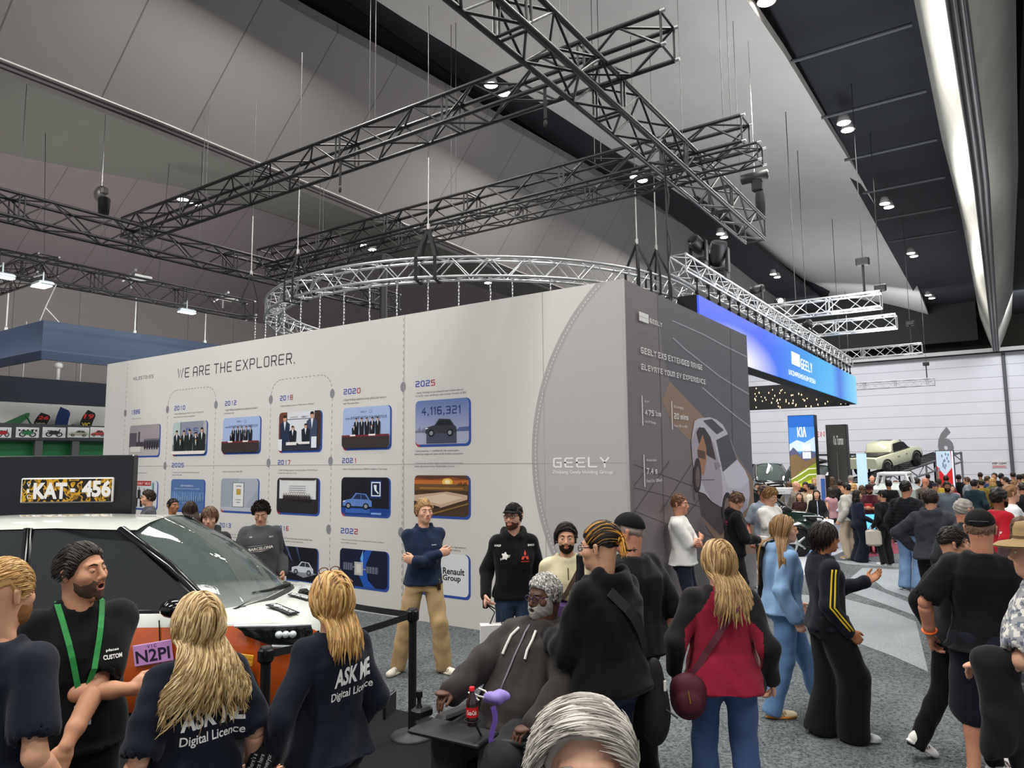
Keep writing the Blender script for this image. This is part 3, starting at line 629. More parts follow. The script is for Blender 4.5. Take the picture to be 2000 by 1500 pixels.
# ------------------------------------------------------------------ the white timeline wall and the dark advert wall
_c = onz(1237, 1278, 0); XC, YC = _c.x, _c.y
ZW = onx(1223, 547, XC).z; XLEFT = ony(210, 712, YC).x; YEND = onx(1458, 658, XC).y
WHITE = mat('#d3d1cd', .55, 0, .3, 0, .03, .5)
tw = thing('timeline_wall', 'long off-white exhibition wall printed with a company timeline of photos and years', 'display wall', ((XLEFT + XC) / 2, YC + .12, 0))
MB().prism([(XLEFT, YC, 0), (XC - .004, YC, 0), (XC - .004, YC, ZW), (XLEFT, YC, ZW)], (0, .25, 0)).build('wall_panel', WHITE, tw)
TXTG = mat('#4c4c4e', .6); BLUEP = mat('#3a4fa3', .6); REDP = mat('#a8424c', .6); DASH = mat('#9b9a98', .6)
wl = lambda px, py: ony(px, py, YC)
def ptxt(mb, tm, px0, px1, y0b, y0t, mi=0, lay=1):
    """text on the white wall: left/right pixel, bottom and top pixel at the left end"""
    a = wl(px0, y0b); b = wl(px0, y0t); c = wl(px1, y0b)
    put_text(mb, tm, (a.x, YC - .0012 * lay, a.z), (c.x - a.x, 0, 0), (0, 0, b.z - a.z), mi)
q7 = lambda x, y: (200 + x / 2.6316, 650 + y / 2.6316)
mb = MB(); 
a, b = q7(385, 237), q7(985, 150); ptxt(mb, stroke_mesh('WE ARE THE EXPLORER.', .8), a[0], b[0] + 1, a[1], q7(385, 185)[1])
a, b = q7(158, 246), q7(262, 235); ptxt(mb, stroke_mesh('MILESTONES', .95), a[0], b[0], a[1], q7(158, 228)[1])
mb.build('headline_lettering', TXTG, tw)
def clip(poly, cp):
    out = poly
    n = len(cp)
    for i in range(n):
        a, b = cp[i], cp[(i + 1) % n]; inp = out; out = []
        if not inp: return []
        side = lambda p: (b[0] - a[0]) * (p[1] - a[1]) - (b[1] - a[1]) * (p[0] - a[0])
        for j in range(len(inp)):
            p, q = inp[j - 1], inp[j]; sp_, sq = side(p), side(q)
            if (sp_ >= 0) != (sq >= 0): t = sp_ / (sp_ - sq); out.append((p[0] + (q[0] - p[0]) * t, p[1] + (q[1] - p[1]) * t))
            if sq >= 0: out.append(q)
    return out
def rrect(x0, z0, x1, z1, r):
    o = []
    for cx, cz, a0 in ((x1 - r, z0 + r, -90), (x1 - r, z1 - r, 0), (x0 + r, z1 - r, 90), (x0 + r, z0 + r, 180)):
        for k in range(6): a = math.radians(a0 + 18 * k); o.append((cx + r * math.cos(a), cz + r * math.sin(a)))
    return o
class Print:
    """flat print on a plane; shapes are given in 0..1 of the picture and clipped to its rounded outline"""
    def __init__(s, x0, z0, x1, z1, place, r=.06):
        s.b = (x0, z0, x1, z1); s.pl = place; s.mb = MB(); s.mats = []; s.cp = rrect(x0, z0, x1, z1, r); s.lay = 2
    def mi(s, c):
        m = c if not isinstance(c, str) else mat(c, .5)
        if m not in s.mats: s.mats.append(m)
        return s.mats.index(m)
    def poly(s, pts, c, raw=False):
        x0, z0, x1, z1 = s.b; P = [(x0 + u * (x1 - x0), z0 + v * (z1 - z0)) for u, v in pts]
        ar = sum(P[i - 1][0] * P[i][1] - P[i][0] * P[i - 1][1] for i in range(len(P)))
        if ar < 0: P.reverse()
        P = clip(P, s.cp)
        if len(P) < 3: return s
        s.lay += 1; s.mb.add([s.pl(p[0], p[1], s.lay) for p in P], [tuple(range(len(P)))], s.mi(c)); return s
    def rect(s, u0, v0, u1, v1, c): return s.poly([(u0, v0), (u1, v0), (u1, v1), (u0, v1)], c)
    def ell(s, u, v, ru, rv, c, n=14): return s.poly([(u + ru * math.cos(2 * math.pi * k / n), v + rv * math.sin(2 * math.pi * k / n)) for k in range(n)], c)
    def man(s, u, v, h, c='#15171f', w=1.0, tie=True, face='#c99f86'):
        a = (s.b[3] - s.b[1]) / (s.b[2] - s.b[0]); g = h * a * w
        s.poly([(u - .2 * g, v), (u + .2 * g, v), (u + .24 * g, v + .72 * h), (u + .1 * g, v + .8 * h), (u - .1 * g, v + .8 * h), (u - .24 * g, v + .72 * h)], c)
        if tie: s.poly([(u - .06 * g, v + .8 * h), (u + .06 * g, v + .8 * h), (u, v + .5 * h)], '#dfe3ea')
        s.ell(u, v + .89 * h, .085 * g, .1 * h, face); s.poly([(u - .09 * g, v + .92 * h), (u + .09 * g, v + .92 * h), (u + .06 * g, v + h), (u - .06 * g, v + h)], '#1c1817'); return s
    def text(s, tm, u0, v0, u1, v1, c):
        x0, z0, x1, z1 = s.b; s.lay += 1; vv, f, _ = tm
        s.mb.add([s.pl(x0 + (u0 + a * (u1 - u0)) * (x1 - x0), z0 + (v0 + b * (v1 - v0)) * (z1 - z0), s.lay) for a, b in vv], f, s.mi(c)); return s
    def build(s, name, parent): return s.mb.build(name, s.mats, parent)
YW = lambda x, z, l: (x, YC - .0006 * l, z)
def photo(zx0, zy0, zx1, zy1, bg='#8fa6cc', edge=True):
    a = wl(*q7(zx0, zy0)); b = wl(*q7(zx1, zy1)); x0, x1, z1, z0 = a.x, b.x, a.z, b.z; r = .07
    P = Print(x0, z0, x1, z1, YW, r)
    if edge:
        P.cp = rrect(x0 - .0, z0 - .035, x1 + .035, z1, r + .01); P.poly([(-1, -1), (2, -1), (2, 2), (-1, 2)], '#2f4f9e'); P.poly([(-1, -1), (.45, -1), (.05, .06), (-1, .1)], '#a53440')
        P.cp = rrect(x0, z0, x1, z1, r)
    P.poly([(0, 0), (1, 0), (1, 1), (0, 1)], bg); return P
def suv(P, u, v, w, h, body, glass, flip=False, tyre='#111214'):
    f = (lambda x: u + w * (1 - x)) if flip else (lambda x: u + w * x)
    g = lambda pts, c: P.poly([(f(x), v + h * y) for x, y in pts], c)
    g([(0, .18), (1, .18), (.99, .52), (.93, .6), (.8, .95), (.45, 1), (.3, .64), (.06, .54), (.0, .4)], body)
    g([(.35, .63), (.48, .93), (.62, .93), (.62, .62)], glass); g([(.64, .62), (.64, .93), (.77, .89), (.87, .62)], glass)
    for x in (.2, .8): P.ell(f(x), v + .2 * h, .1 * w, .2 * h, tyre); P.ell(f(x), v + .2 * h, .06 * w, .12 * h, '#8f959c')
    g([(.0, .42), (.1, .46), (.1, .5), (.03, .5)], '#e8eef5')
pn = 'photo_print'
P = photo(143, 478, 290, 630, '#9c9498'); P.rect(0, 0, 1, .3, '#b7b1b0').rect(0, .28, .25, .75, '#55505a').rect(.3, .25, .36, .78, '#4a4650').rect(.5, .25, 1, .52, '#4c4a52').rect(.5, .5, 1, .55, '#77737a').rect(.05, .12, .4, .3, '#d8d2cd').rect(.25, .3, .5, .45, '#3f3c45')
for k in range(6): P.rect(.52 + .08 * k, .2, .56 + .08 * k, .45, '#2c2a33')
P.build(pn, tw)
P = photo(365, 462, 533, 622, '#76818c'); P.rect(.25, .45, .9, 1, '#8b8f9d').rect(.9, .3, 1, 1, '#a9a9ab').rect(0, .3, .22, 1, '#b5c3c4').text(stroke_mesh('0', 1), .4, .62, .52, .8, '#4a5d9a').text(stroke_mesh('5', 1), .62, .62, .75, .8, '#4a5d9a')
for u, v, h in ((.13, .05, .7), (.35, .08, .66), (.52, .08, .68), (.7, .05, .62), (.88, .05, .75), (.26, 0, .5), (.72, 0, .48)): P.man(u, v, h, '#1a2422')
P.rect(0, 0, 1, .1, '#e6e2dc'); P.build(pn, tw)
CN = 'smart全球总部项目落户宁波战略签约仪式'
def signing(P):
    P.text(text_mesh(CN, .01), .06, .7, .94, .78, '#2d3c63').text(text_mesh('GEELY'), .38, .86, .52, .9, '#2d3c63').ell(.6, .88, .03, .04, '#5a6890').ell(.6, .88, .024, .032, '#a4b7dc')
    for k in range(5): P.man(.3 + .115 * k, .3, .44, '#141520', .8)
    P.man(.26, .28, .28, '#15161f', 1.1).man(.64, .28, .28, '#15161f', 1.1).rect(0, 0, 1, .3, '#352c2c').rect(0, .27, 1, .32, '#6d2a30').rect(.18, .29, .3, .33, '#efe9e4').rect(.58, .29, .72, .33, '#efe9e4'); P.build(pn, tw)
signing(photo(622, 440, 808, 612, '#a4b7dc')); signing(photo(1238, 388, 1478, 588, '#a4b7dc'))
P = photo(910, 412, 1122, 602, '#d7dbe0'); P.rect(0, .2, .2, 1, '#6b3a2c').rect(.85, .1, 1, 1, '#3b2a26').rect(.2, .8, .85, .82, '#6d7078').text(text_mesh('DAIMLER'), .28, .84, .46, .88, '#8a8d94').text(text_mesh('GEELY', .02), .54, .84, .7, .88, '#6a6d78')
P.man(.15, .1, .82, '#1d2b47').man(.8, .12, .86, '#3a4560').rect(0, 0, 1, .18, '#2a2d3c').man(.35, .12, .52, '#151a28', 1.2).man(.66, .12, .56, '#151a28', 1.2).rect(.2, .14, .45, .22, '#e6e4e2').rect(.5, .16, .76, .22, '#e6e4e2').rect(0, 0, .1, .3, '#dfe3ea').rect(.8, .06, .92, .34, '#dfe6ee'); P.build(pn, tw)
P = photo(1610, 352, 1885, 568, ramp_mat([(0, '#d9c4b8'), (.45, '#c9b9c0'), (1, '#6f86bb')], (0, 0, 1), 0.0)); P.mats[-1] = ramp_mat([(0, '#aab3cb'), (.35, '#d8c5c0'), (.6, '#a7aac6'), (1, '#6479ae')], (0, 0, 1 / 1.2), -1.55)
P.text(stroke_mesh('4,116,321', 1.2), .11, .64, .85, .86, '#2c3d78').rect(0, 0, 1, .27, '#a7adc4').poly([(.75, .27), (.83, .36), (1, .37), (1, .27)], '#53628f').rect(0, .27, .2, .31, '#7f7f92')
for k in range(6): P.rect(.02 + .03 * k, .28, .035 + .03 * k, .33 + .03 * (k % 3), '#74778c')
P.rect(.22, .02, .78, .24, '#454a5c'); suv(P, .2, .17, .58, .4, '#31343e', '#15171d'); P.build(pn, tw)
P = photo(130, 760, 278, 905, '#cfd2d6'); P.rect(0, .82, .8, 1, '#b0323a').text(text_mesh('庆祝汽车厂成立', .01), .1, .86, .78, .95, '#f0e0d8')
for u, v in ((.15, .05), (.33, .05), (.5, .05), (.25, .35), (.42, .35), (.6, .3), (.75, .1)): P.man(u, v, .42, '#2a2526', 1, False)
P.rect(.85, .4, .9, .95, '#6f9aa0'); P.build(pn, tw)
P = photo(355, 752, 520, 918, '#4f6fa3'); P.rect(0, .35, 1, .6, '#5f7fae').text(text_mesh('吉利汽车控股有限公司'), .3, .76, .68, .82, '#dfe8f2').text(text_mesh('Geely Automobile Holdings Limited'), .12, .67, .86, .72, '#c6d4e6').text(text_mesh('0175.HK'), .38, .22, .58, .27, '#c6d4e6')
for k in range(14): P.rect(.05 + .065 * k, .3, .08 + .065 * k, .42 + .05 * ((k * 7) % 4), '#7d9bc4')
P.build(pn, tw)
P = photo(612, 748, 798, 922, '#9ba3af'); P.poly([(.5, 1), (1, 1), (1, .7), (.6, 0), (.2, 0)], '#a9b0bb').rect(0, 0, 1, .12, '#b3bac4').rect(.32, .12, .64, .88, '#6f737a').rect(.34, .14, .62, .86, '#dfe1e2').rect(.43, .5, .55, .68, '#b99a4a').rect(.42, .76, .56, .78, '#555').rect(.42, .34, .56, .36, '#777').rect(.44, .26, .54, .28, '#777'); P.build(pn, tw)
P = photo(900, 745, 1110, 932, '#d9dcdc'); P.rect(0, .3, .06, 1, '#2a2a2c').rect(.94, .3, 1, 1, '#2a2a2c').poly([(0, 1), (1, 1), (.9, .93), (.1, .93)], '#3a3433').rect(0, 0, 1, .4, '#262224')
for k in range(4): P.rect(.3, .76 - .06 * k, .7, .775 - .06 * k, '#8a8f96')
for k in range(12): P.man(.18 + .058 * k, .36, .2, '#2b2024', 1, True)
P.build(pn, tw)
P = photo(1230, 742, 1473, 942, '#10121f'); P.rect(0, 0, 1, .18, '#1c3f8f').rect(.62, .45, .85, .92, '#17306e').rect(.64, .5, .83, .88, '#e8f0fa').rect(.66, .53, .81, .85, '#14213f').poly([(.69, .8), (.75, .8), (.75, .66), (.8, .58), (.78, .56), (.71, .66)], '#e8f0fa').rect(.1, .04, .62, .16, '#3a63b4').rect(.64, .02, .85, .07, '#7aa6e6'); suv(P, .04, .14, .62, .44, '#5f82c4', '#1c2a4c'); P.build(pn, tw)
P = photo(1605, 732, 1884, 948, '#4a3626'); P.rect(0, .78, 1, 1, '#c4702f').rect(0, .88, 1, 1, '#8a4f2a').ell(.62, .84, .1, .09, '#f6c35a').ell(.62, .84, .05, .05, '#fff0b8').poly([(0, .95), (.3, .9), (.7, .96), (1, .9), (1, 1), (0, 1)], '#5a3a2c').rect(0, .62, 1, .78, '#6e4f2c').rect(.1, .66, .9, .7, '#a8753a').poly([(0, .34), (.5, .2), (.98, .42), (.98, .52), (.62, .6), (0, .5)], '#c9ab93').poly([(.05, .42), (.5, .28), (.9, .46), (.55, .55)], '#e0c9b2').poly([(.3, 0), (1, .3), (1, .34), (.2, 0)], '#8a6a3c').poly([(0, .1), (.5, .22), (0, .36)], '#33271f')
for k in range(6): P.rect(.8 + .03 * k, .75, .815 + .03 * k, .8 + .02 * (k % 3), '#4a2f22')
P.build(pn, tw)
P = photo(604, 1075, 790, 1250, '#6f93bd'); P.rect(0, .1, .6, 1, '#8fb0d2').man(.25, .1, .6).man(.5, .1, .62, '#24486e').man(.75, .1, .6); P.build(pn, tw)
P = photo(888, 1090, 1103, 1285, '#10111a'); P.rect(0, .3, 1, .5, '#1b1c28').poly([(.2, 1), (.3, 1), (.45, .5)], '#4a5580').poly([(.5, 1), (.55, 1), (.65, .4)], '#39436a').text(stroke_mesh('LYNK', 1), .04, .6, .3, .67, '#d8dce4').poly([(.35, .25), (.7, .1), (1, .25), (.7, .32)], '#8a8d96'); suv(P, .42, .18, .5, .4, '#cfd4da', '#30333c'); P.build(pn, tw)
P = photo(1222, 1105, 1465, 1322, '#0b1330'); P.poly([(.52, 0), (.42, .3), (.44, .7), (.55, 1), (.68, 1), (.56, .6), (.6, .2), (.75, 0)], '#2456b8').poly([(.5, 1), (.5, .6), (.44, .75)], '#6fa8e8').rect(.32, .3, .5, .66, '#b9bbb8').rect(.36, .36, .46, .6, '#d9d6cc').rect(.08, .42, .29, .62, '#4f5868').rect(.56, .38, .82, .56, '#4f5868').rect(.29, .5, .33, .53, '#999').rect(.5, .46, .56, .49, '#999')
for k in range(4): P.rect(.1 + .05 * k, .42, .105 + .05 * k, .62, '#aab').rect(.6 + .06 * k, .38, .606 + .06 * k, .56, '#aab')
P.build(pn, tw)
P = photo(1605, 1120, 1883, 1362, '#dfe3e4'); P.text(text_mesh('Renault', .025), .54, .5, .93, .66, '#1c1f22').text(text_mesh('Group', .025), .54, .31, .86, .49, '#1c1f22'); P.build(pn, tw)
# years in blue running into red, small captions, dashes and dots
rA = [(147, 420, 193, 398, '1986'), (370, 400, 425, 377, '2010'), (630, 376, 688, 352, '2012'), (913, 350, 978, 324, '2018'), (1240, 318, 1327, 290, '2020'), (1610, 280, 1710, 249, '2025'), (357, 692, 418, 669, '2005'), (902, 679, 967, 654, '2017'), (1232, 670, 1308, 644, '2021'), (602, 999, 660, 976, '2013'), (893, 1014, 957, 989, '2016'), (1225, 1030, 1313, 1002, '2022'), (120, 697, 178, 676, '1997')]
mb = MB()
for x, y, x2, y2, s in rA:
    a = wl(*q7(x, y)); b_ = wl(*q7(x, y2)); c = wl(*q7(x2, y)); w = c.x - a.x; g = .055 * w; cw = (w - 3 * g) / 4
    for k, ch in enumerate(s):
        put_text(mb, stroke_mesh(ch, 1.25), (a.x + k * (cw + g) + (.3 * cw if ch == '1' else 0), YC - .0015, a.z), (cw * (.4 if ch == '1' else 1), 0, 0), (0, 0, b_.z - a.z), 1 if (k == 3 and s > '2015') else 0)
mb.build('year_lettering', [BLUEP, REDP], tw)
caps = [(148, 446, 198, 440, '• Geely was founded'), (368, 424, 520, 414, '• Geely Holding acquires Volvo Cars and the Zhong Ruo'), (365, 440, 475, 431, 'Geely Commercial Vehicle is established'), (628, 407, 795, 392, '• Geely Holding established smart global joint venture'), (626, 419, 678, 411, 'with Mercedes-Benz'), (913, 384, 1088, 373, '• Geely Holding acquires a 9.69% stake in Daimler'), (1238, 356, 1458, 340, '• Geely Holding established smart global joint venture'), (1238, 370, 1320, 360, 'with Mercedes-Benz'),
 (1610, 318, 1855, 305, '• Geely Holding Group achieved total vehicle sales of'), (1610, 334, 1872, 321, '4,116,321 units, achieving a year-on-year increase of 26%.'), (1605, 616, 1835, 603, '• Geely launches 11 satellites for 4th orbital plane,'), (1605, 632, 1855, 619, 'advancing integrated space-earth mobility ecosystem.'), (1605, 679, 1853, 666, "• Opened the world's largest independent automotive"), (1605, 694, 1810, 682, 'safety laboratory-Geely Global Safety Center'),
 (358, 722, 498, 714, '• Listed on the Hong Kong Stock Exchange with'), (358, 734, 408, 727, 'stock 0175.HK'), (615, 717, 718, 709, '• Listed on the Fortune Global 500'), (902, 712, 1105, 702, '• Geely Holding acquires a minority stake in PROTON and'), (900, 726, 998, 717, 'a majority stake in Lotus'), (1232, 707, 1465, 696, '• Geely Holding establishes ZEEKR Intelligent Technology'), (1225, 1066, 1448, 1058, '• Geely Future Mobility Constellation first nine satellites'), (1225, 1082, 1310, 1073, 'successfully launched.'), (893, 1058, 1080, 1046, '• LYNK & CO brand launches, and the Geely New'), (893, 1072, 1030, 1062, 'Energy brand is introduced'), (1605, 1094, 1868, 1081, '• Geely and Renault sign a Framework Agreement'), (1605, 1108, 1842, 1096, 'on a powertrain technology company'), (165, 724, 228, 717, '• Car production starts'), (604, 1036, 770, 1027, '• Geely acquires the Black Cab maker'), (604, 1050, 690, 1041, 'Manganese Bronze')]
mb = MB()
for x, y, x2, y2, s in caps:
    a, b_, c = q7(x, y), q7(x, y2), q7(x2, y); ptxt(mb, text_mesh(s), a[0], c[0], a[1], b_[1])
mb.build('caption_lettering', TXTG, tw)
mb = MB()
def dash_line(pts, ln=.05, gp=.05):
    acc = 0.0
    for i in range(len(pts) - 1):
        a, b_ = Vector(pts[i]), Vector(pts[i + 1]); L = (b_ - a).length; d = (b_ - a) / max(L, 1e-6); n = Vector((-d.y, d.x)) * .008; s0 = 0.0
        while s0 < L:
            s1 = min(s0 + ln, L); p, q = a + d * s0, a + d * s1
            mb.add([(v_.x, YC - .001, v_.y) for v_ in (p - n, q - n, q + n, p + n)], [(0, 1, 2, 3)]); s0 += ln + gp
def xz(zx, zy): p = wl(*q7(zx, zy)); return Vector((p.x, p.z))
def arch(l, r, top):
    xl, xr, zt_ = xz(*l).x, xz(*r).x, xz(*top).y; R_ = .28; zb0 = .1
    pts = [(xl, zb0), (xl, zt_ - R_)] + [(xl + R_ - R_ * math.cos(a), zt_ - R_ + R_ * math.sin(a)) for a in np.linspace(.2, 1.57, 6)] + [(xr - R_ + R_ * math.sin(a), zt_ - R_ + R_ * math.cos(a)) for a in np.linspace(0, 1.4, 6)] + [(xr, zt_ - R_), (xr, zb0)]
    dash_line(pts)
arch((337, 394), (583, 370), (470, 286)); arch((866, 343), (1182, 312), (1010, 230))
for q in ((118, 413), (1546, 278)): x = xz(*q).x; dash_line([(x, .1), (x, ZW - .05)])
for q in ((118, 413), (335, 394), (584, 370), (866, 343), (1182, 312), (1546, 278), (322, 683), (854, 668), (1173, 660), (1163, 1010), (1535, 1026), (575, 1000)):
    c = xz(*q); mb.add([(c.x + .055 * math.cos(2 * math.pi * k / 14), YC - .002, c.y + .075 * math.sin(2 * math.pi * k / 14)) for k in range(14)], [tuple(range(14))], 1)
mb.build('dashed_line_print', [DASH, mat('#85858a', .6)], tw)
# the grey disc near the corner, with its dashed rim
pts = [ony(960 + x / 2.8852, 540 + y / 2.8852, YC) for x, y in ((590, 45), (400, 290), (280, 600), (235, 940), (240, 1150), (275, 1400))]
A_ = np.array([[p.x, p.z, 1] for p in pts]); B_ = np.array([-(p.x ** 2 + p.z ** 2) for p in pts]); sol = np.linalg.lstsq(A_, B_, rcond=None)[0]; cx, cz = -sol[0] / 2, -sol[1] / 2; cr = math.sqrt(cx * cx + cz * cz - sol[2])
box_ = [(XC - 6, 0.0), (XC - .006, 0.0), (XC - .006, ZW), (XC - 6, ZW)]
disc = [(cx + cr * math.cos(2 * math.pi * k / 160), cz + cr * math.sin(2 * math.pi * k / 160)) for k in range(160)]
dd = clip(disc, box_); d2 = clip([(cx + (x - cx) * .965, cz + (z - cz) * .965) for x, z in disc], box_)
MB().add([(x, YC - .0008, z) for x, z in dd], [tuple(range(len(dd)))]).add([(x, YC - .0016, z) for x, z in d2], [tuple(range(len(d2)))], 1).build('disc_print', [mat('#a7a4a2', .55), mat('#b3b0ae', .55)], tw)
mb = MB(); rr = cr * .98
for k in range(150):
    a0, a1 = math.pi * (.55 + .9 * k / 150), math.pi * (.55 + .9 * (k + .55) / 150); q = []
    for a, r_ in ((a0, rr - .006), (a1, rr - .006), (a1, rr + .006), (a0, rr + .006)): q.append((cx + r_ * math.cos(a), cz + r_ * math.sin(a)))
    if all(0 < z < ZW and x < XC for x, z in q): mb.add([(x, YC - .0024, z) for x, z in q], [(0, 1, 2, 3)])
mb.build('disc_rim_dashes', mat('#d8d6d3', .6), tw)
mb = MB(); q8 = lambda x, y: (960 + x / 2.8852, 540 + y / 2.8852)
def ptxt8(tm, x0, yb, x1, yt, lay=3): a, b_, c = q8(x0, yb), q8(x0, yt), q8(x1, yb); ptxt(mb, tm, a[0], c[0], a[1], b_[1], 0, lay)
ptxt8(stroke_mesh('GEELY', .95), 348, 1077, 668, 1020); ptxt8(text_mesh('Zhejiang Geely Holding Group', .006), 343, 1116, 684, 1092)
mb.build('corner_lettering', mat('#efeeec', .5), tw)
mb = MB()
for px in (790, 1061): x = wl(px, 700).x; mb.box((x, YC - .001, ZW / 2), (.008, .004, ZW))
mb.box(((XLEFT + XC) / 2, YC - .001, wl(1130, 904).z), (XC - XLEFT, .004, .007)); mb.build('panel_seam', mat('#a9a7a3', .6), tw)

# ---- dark advert wall
aw = thing('advert_wall', 'dark grey printed exhibition wall advertising a white electric car', 'display wall', (XC - .15, (YC + YEND) / 2, 0))
MB().prism([(XC, YC, 0), (XC, YEND, 0), (XC, YEND, ZW), (XC, YC, ZW)], (-.25, 0, 0)).build('wall_panel', mat('#7c7678', .5, 0, .35, 0, .05, .5), aw)
MB().box((XC + .004, YC - .004, ZW / 2), (.02, .02, ZW)).build('corner_trim', mat('#b9b7b6', .4, .4), aw)
XW = lambda y, z, l: (XC + .0003 * l, y, z)
P = Print(YC, 0, YEND, ZW, XW, .001); P.lay = 0
def A8(pts, c):
    l = []
    for x, y in pts:
        p = onx(*q8(x, y), XC); l.append(((p.y - YC) / (YEND - YC), p.z / ZW))
    P.poly(l, c)
A8([(935, 80), (960, 400), (1005, 592), (1110, 720), (1240, 840), (1350, 960), (1500, 1180), (1500, 300)], '#62636a')
A8([(1000, 590), (1240, 840), (1300, 900), (1500, 1180), (1500, 1560), (1100, 1560), (1130, 850), (1020, 800)], '#8d7564')
A8([(1005, 592), (1240, 840), (1120, 930), (1020, 830), (960, 700)], '#937b6a')
A8([(800, 1040), (1130, 1010), (1180, 1340), (1290, 1560), (790, 1560)], '#7b7174')
A8([(1150, 1120), (1200, 1200), (1320, 1330), (1330, 1410), (1290, 1460), (1180, 1345)], '#4b4347')
def L8(pts, c, w=2.0):
    for (x0, y0), (x1, y1) in zip(pts, pts[1:]):
        d = math.hypot(x1 - x0, y1 - y0); nx, ny = -(y1 - y0) / d * w, (x1 - x0) / d * w; A8([(x0 - nx, y0 - ny), (x1 - nx, y1 - ny), (x1 + nx, y1 + ny), (x0 + nx, y0 + ny)], c)
L8([(1020, 250), (1100, 285), (1200, 330), (1300, 385), (1436, 452)], '#a9aab2', 3); L8([(1020, 345), (1090, 410), (1180, 480), (1280, 560), (1360, 610), (1450, 664)], '#a9aab2', 3); L8([(1185, 625), (1300, 725), (1380, 790), (1462, 852)], '#a9aab2', 3)
L8([(935, 110), (948, 500), (975, 1540)], '#5b5658', 1); L8([(1345, 300), (1370, 1500)], '#55555a', 1)
for pts in ([(800, 1190), (1000, 1240), (1180, 1300)], [(800, 1320), (1000, 1400)], [(800, 1060), (1130, 1180)], [(870, 1090), (800, 1180)], [(1000, 1040), (800, 1330)], [(1130, 1050), (950, 1330)], [(1180, 1240), (1040, 1420)], [(1200, 1400), (1300, 1540)], [(1130, 1430), (1330, 1500)]): L8(pts, '#4f4747', 1.5)
A8([(1140, 815), (1165, 800), (1225, 793), (1262, 805), (1300, 835), (1330, 890), (1355, 950), (1383, 1035), (1425, 1090), (1447, 1140), (1453, 1230), (1441, 1300), (1400, 1345), (1345, 1325), (1300, 1300), (1240, 1270), (1200, 1225), (1160, 1210), (1140, 1100), (1130, 1040), (1122, 930)], '#c5c2cf')
A8([(1122, 930), (1150, 850), (1210, 880), (1250, 940), (1290, 1100), (1300, 1215), (1290, 1300), (1240, 1270), (1200, 1200), (1160, 1100), (1130, 1040)], '#aaa3ae')
A8([(1300, 1100), (1383, 1035), (1425, 1095), (1445, 1150), (1400, 1200), (1330, 1190)], '#d3d1de')
A8([(1187, 812), (1238, 803), (1306, 866), (1266, 890)], '#4a4b55'); A8([(1262, 922), (1330, 888), (1380, 1030), (1300, 1102)], '#4d4e5a')
A8([(1150, 880), (1165, 850), (1195, 852), (1230, 905), (1262, 1035), (1215, 1010), (1165, 940)], '#3a3338'); A8([(1158, 975), (1185, 890), (1205, 960), (1208, 1030), (1192, 1120), (1172, 1110)], '#a8795f'); A8([(1155, 975), (1200, 985), (1200, 1030), (1160, 1020)], '#5b4038')
def E8(x, y, rx, ry, c): A8([(x + rx * math.cos(2 * math.pi * k / 20), y + ry * math.sin(2 * math.pi * k / 20)) for k in range(20)], c)
E8(1325, 1310, 30, 95, '#2a272b'); E8(1325, 1310, 17, 62, '#7b6a62'); E8(1156, 1120, 22, 98, '#2f2b2e'); E8(1158, 1130, 12, 60, '#6e6059')
A8([(1352, 1205), (1415, 1222), (1398, 1244), (1362, 1238)], '#33406e'); A8([(1250, 1050), (1275, 1045), (1288, 1070), (1262, 1085)], '#8f8a9b'); A8([(1345, 1290), (1438, 1250), (1436, 1300), (1400, 1342)], '#a3a1b4')
L8([(1130, 1148), (1252, 1145)], '#3a3438', 1.5); L8([(1130, 1148), (1140, 1260)], '#3a3438', 1.5)
P.build('advert_print', aw)
mb = MB(); AWL = .03
def at8(tm, x0, yb, x1, yt, lay=AWL):
    a, b_, c = onx(*q8(x0, yb), XC), onx(*q8(x0, yt), XC), onx(*q8(x1, yb), XC)
    put_text(mb, tm, (XC + lay, a.y, a.z), (0, c.y - a.y, 0), (0, 0, b_.z - a.z))
for i in range(3):
    for j in range(2):
        a = onx(*q8(820, 250), XC); b_ = onx(*q8(873, 250), XC); c = onx(*q8(820, 197), XC); w_, h_ = (b_.y - a.y) / 3, (c.z - a.z) / 2
        mb.box((XC + AWL, a.y + w_ * (i + .5), a.z + h_ * (j + .5)), (.004, w_ * .92, h_ * .92))
at8(stroke_mesh('GEELY', 1.3), 880, 262, 950, 236); at8(stroke_mesh('GEELY EX5 EXTENDED RANGE', 1.25), 830, 434, 1174, 396); at8(stroke_mesh('ELEVATE YOUR EV EXPERIENCE', 1.25), 832, 526, 1192, 490)
at8(text_mesh('Up to'), 850, 712, 874, 696); at8(stroke_mesh('475 km', 1.2), 852, 782, 943, 748); at8(text_mesh('WLTP Range'), 853, 829, 914, 812)
at8(text_mesh('Fast charging'), 1017, 745, 1069, 726); at8(stroke_mesh('20 mins', 1.2), 1018, 802, 1097, 770); at8(text_mesh('From 30% to 80%'), 1019, 848, 1092, 834)
at8(text_mesh('Acceleration'), 861, 1042, 919, 1027); at8(stroke_mesh('7.4 s', 1.2), 862, 1115, 922, 1078); at8(text_mesh('From 0 to 100km/h'), 862, 1162, 950, 1143)
for x, y0_, y1_ in ((836, 672, 840), (1004, 703, 862), (847, 1003, 1185)):
    a, b_ = onx(*q8(x, y0_), XC), onx(*q8(x + 4, y1_), XC); mb.box((XC + AWL, (a.y + b_.y) / 2, (a.z + b_.z) / 2), (.004, .014, a.z - b_.z))
mb.build('advert_lettering', mat('#f1f0ef', .5), aw)
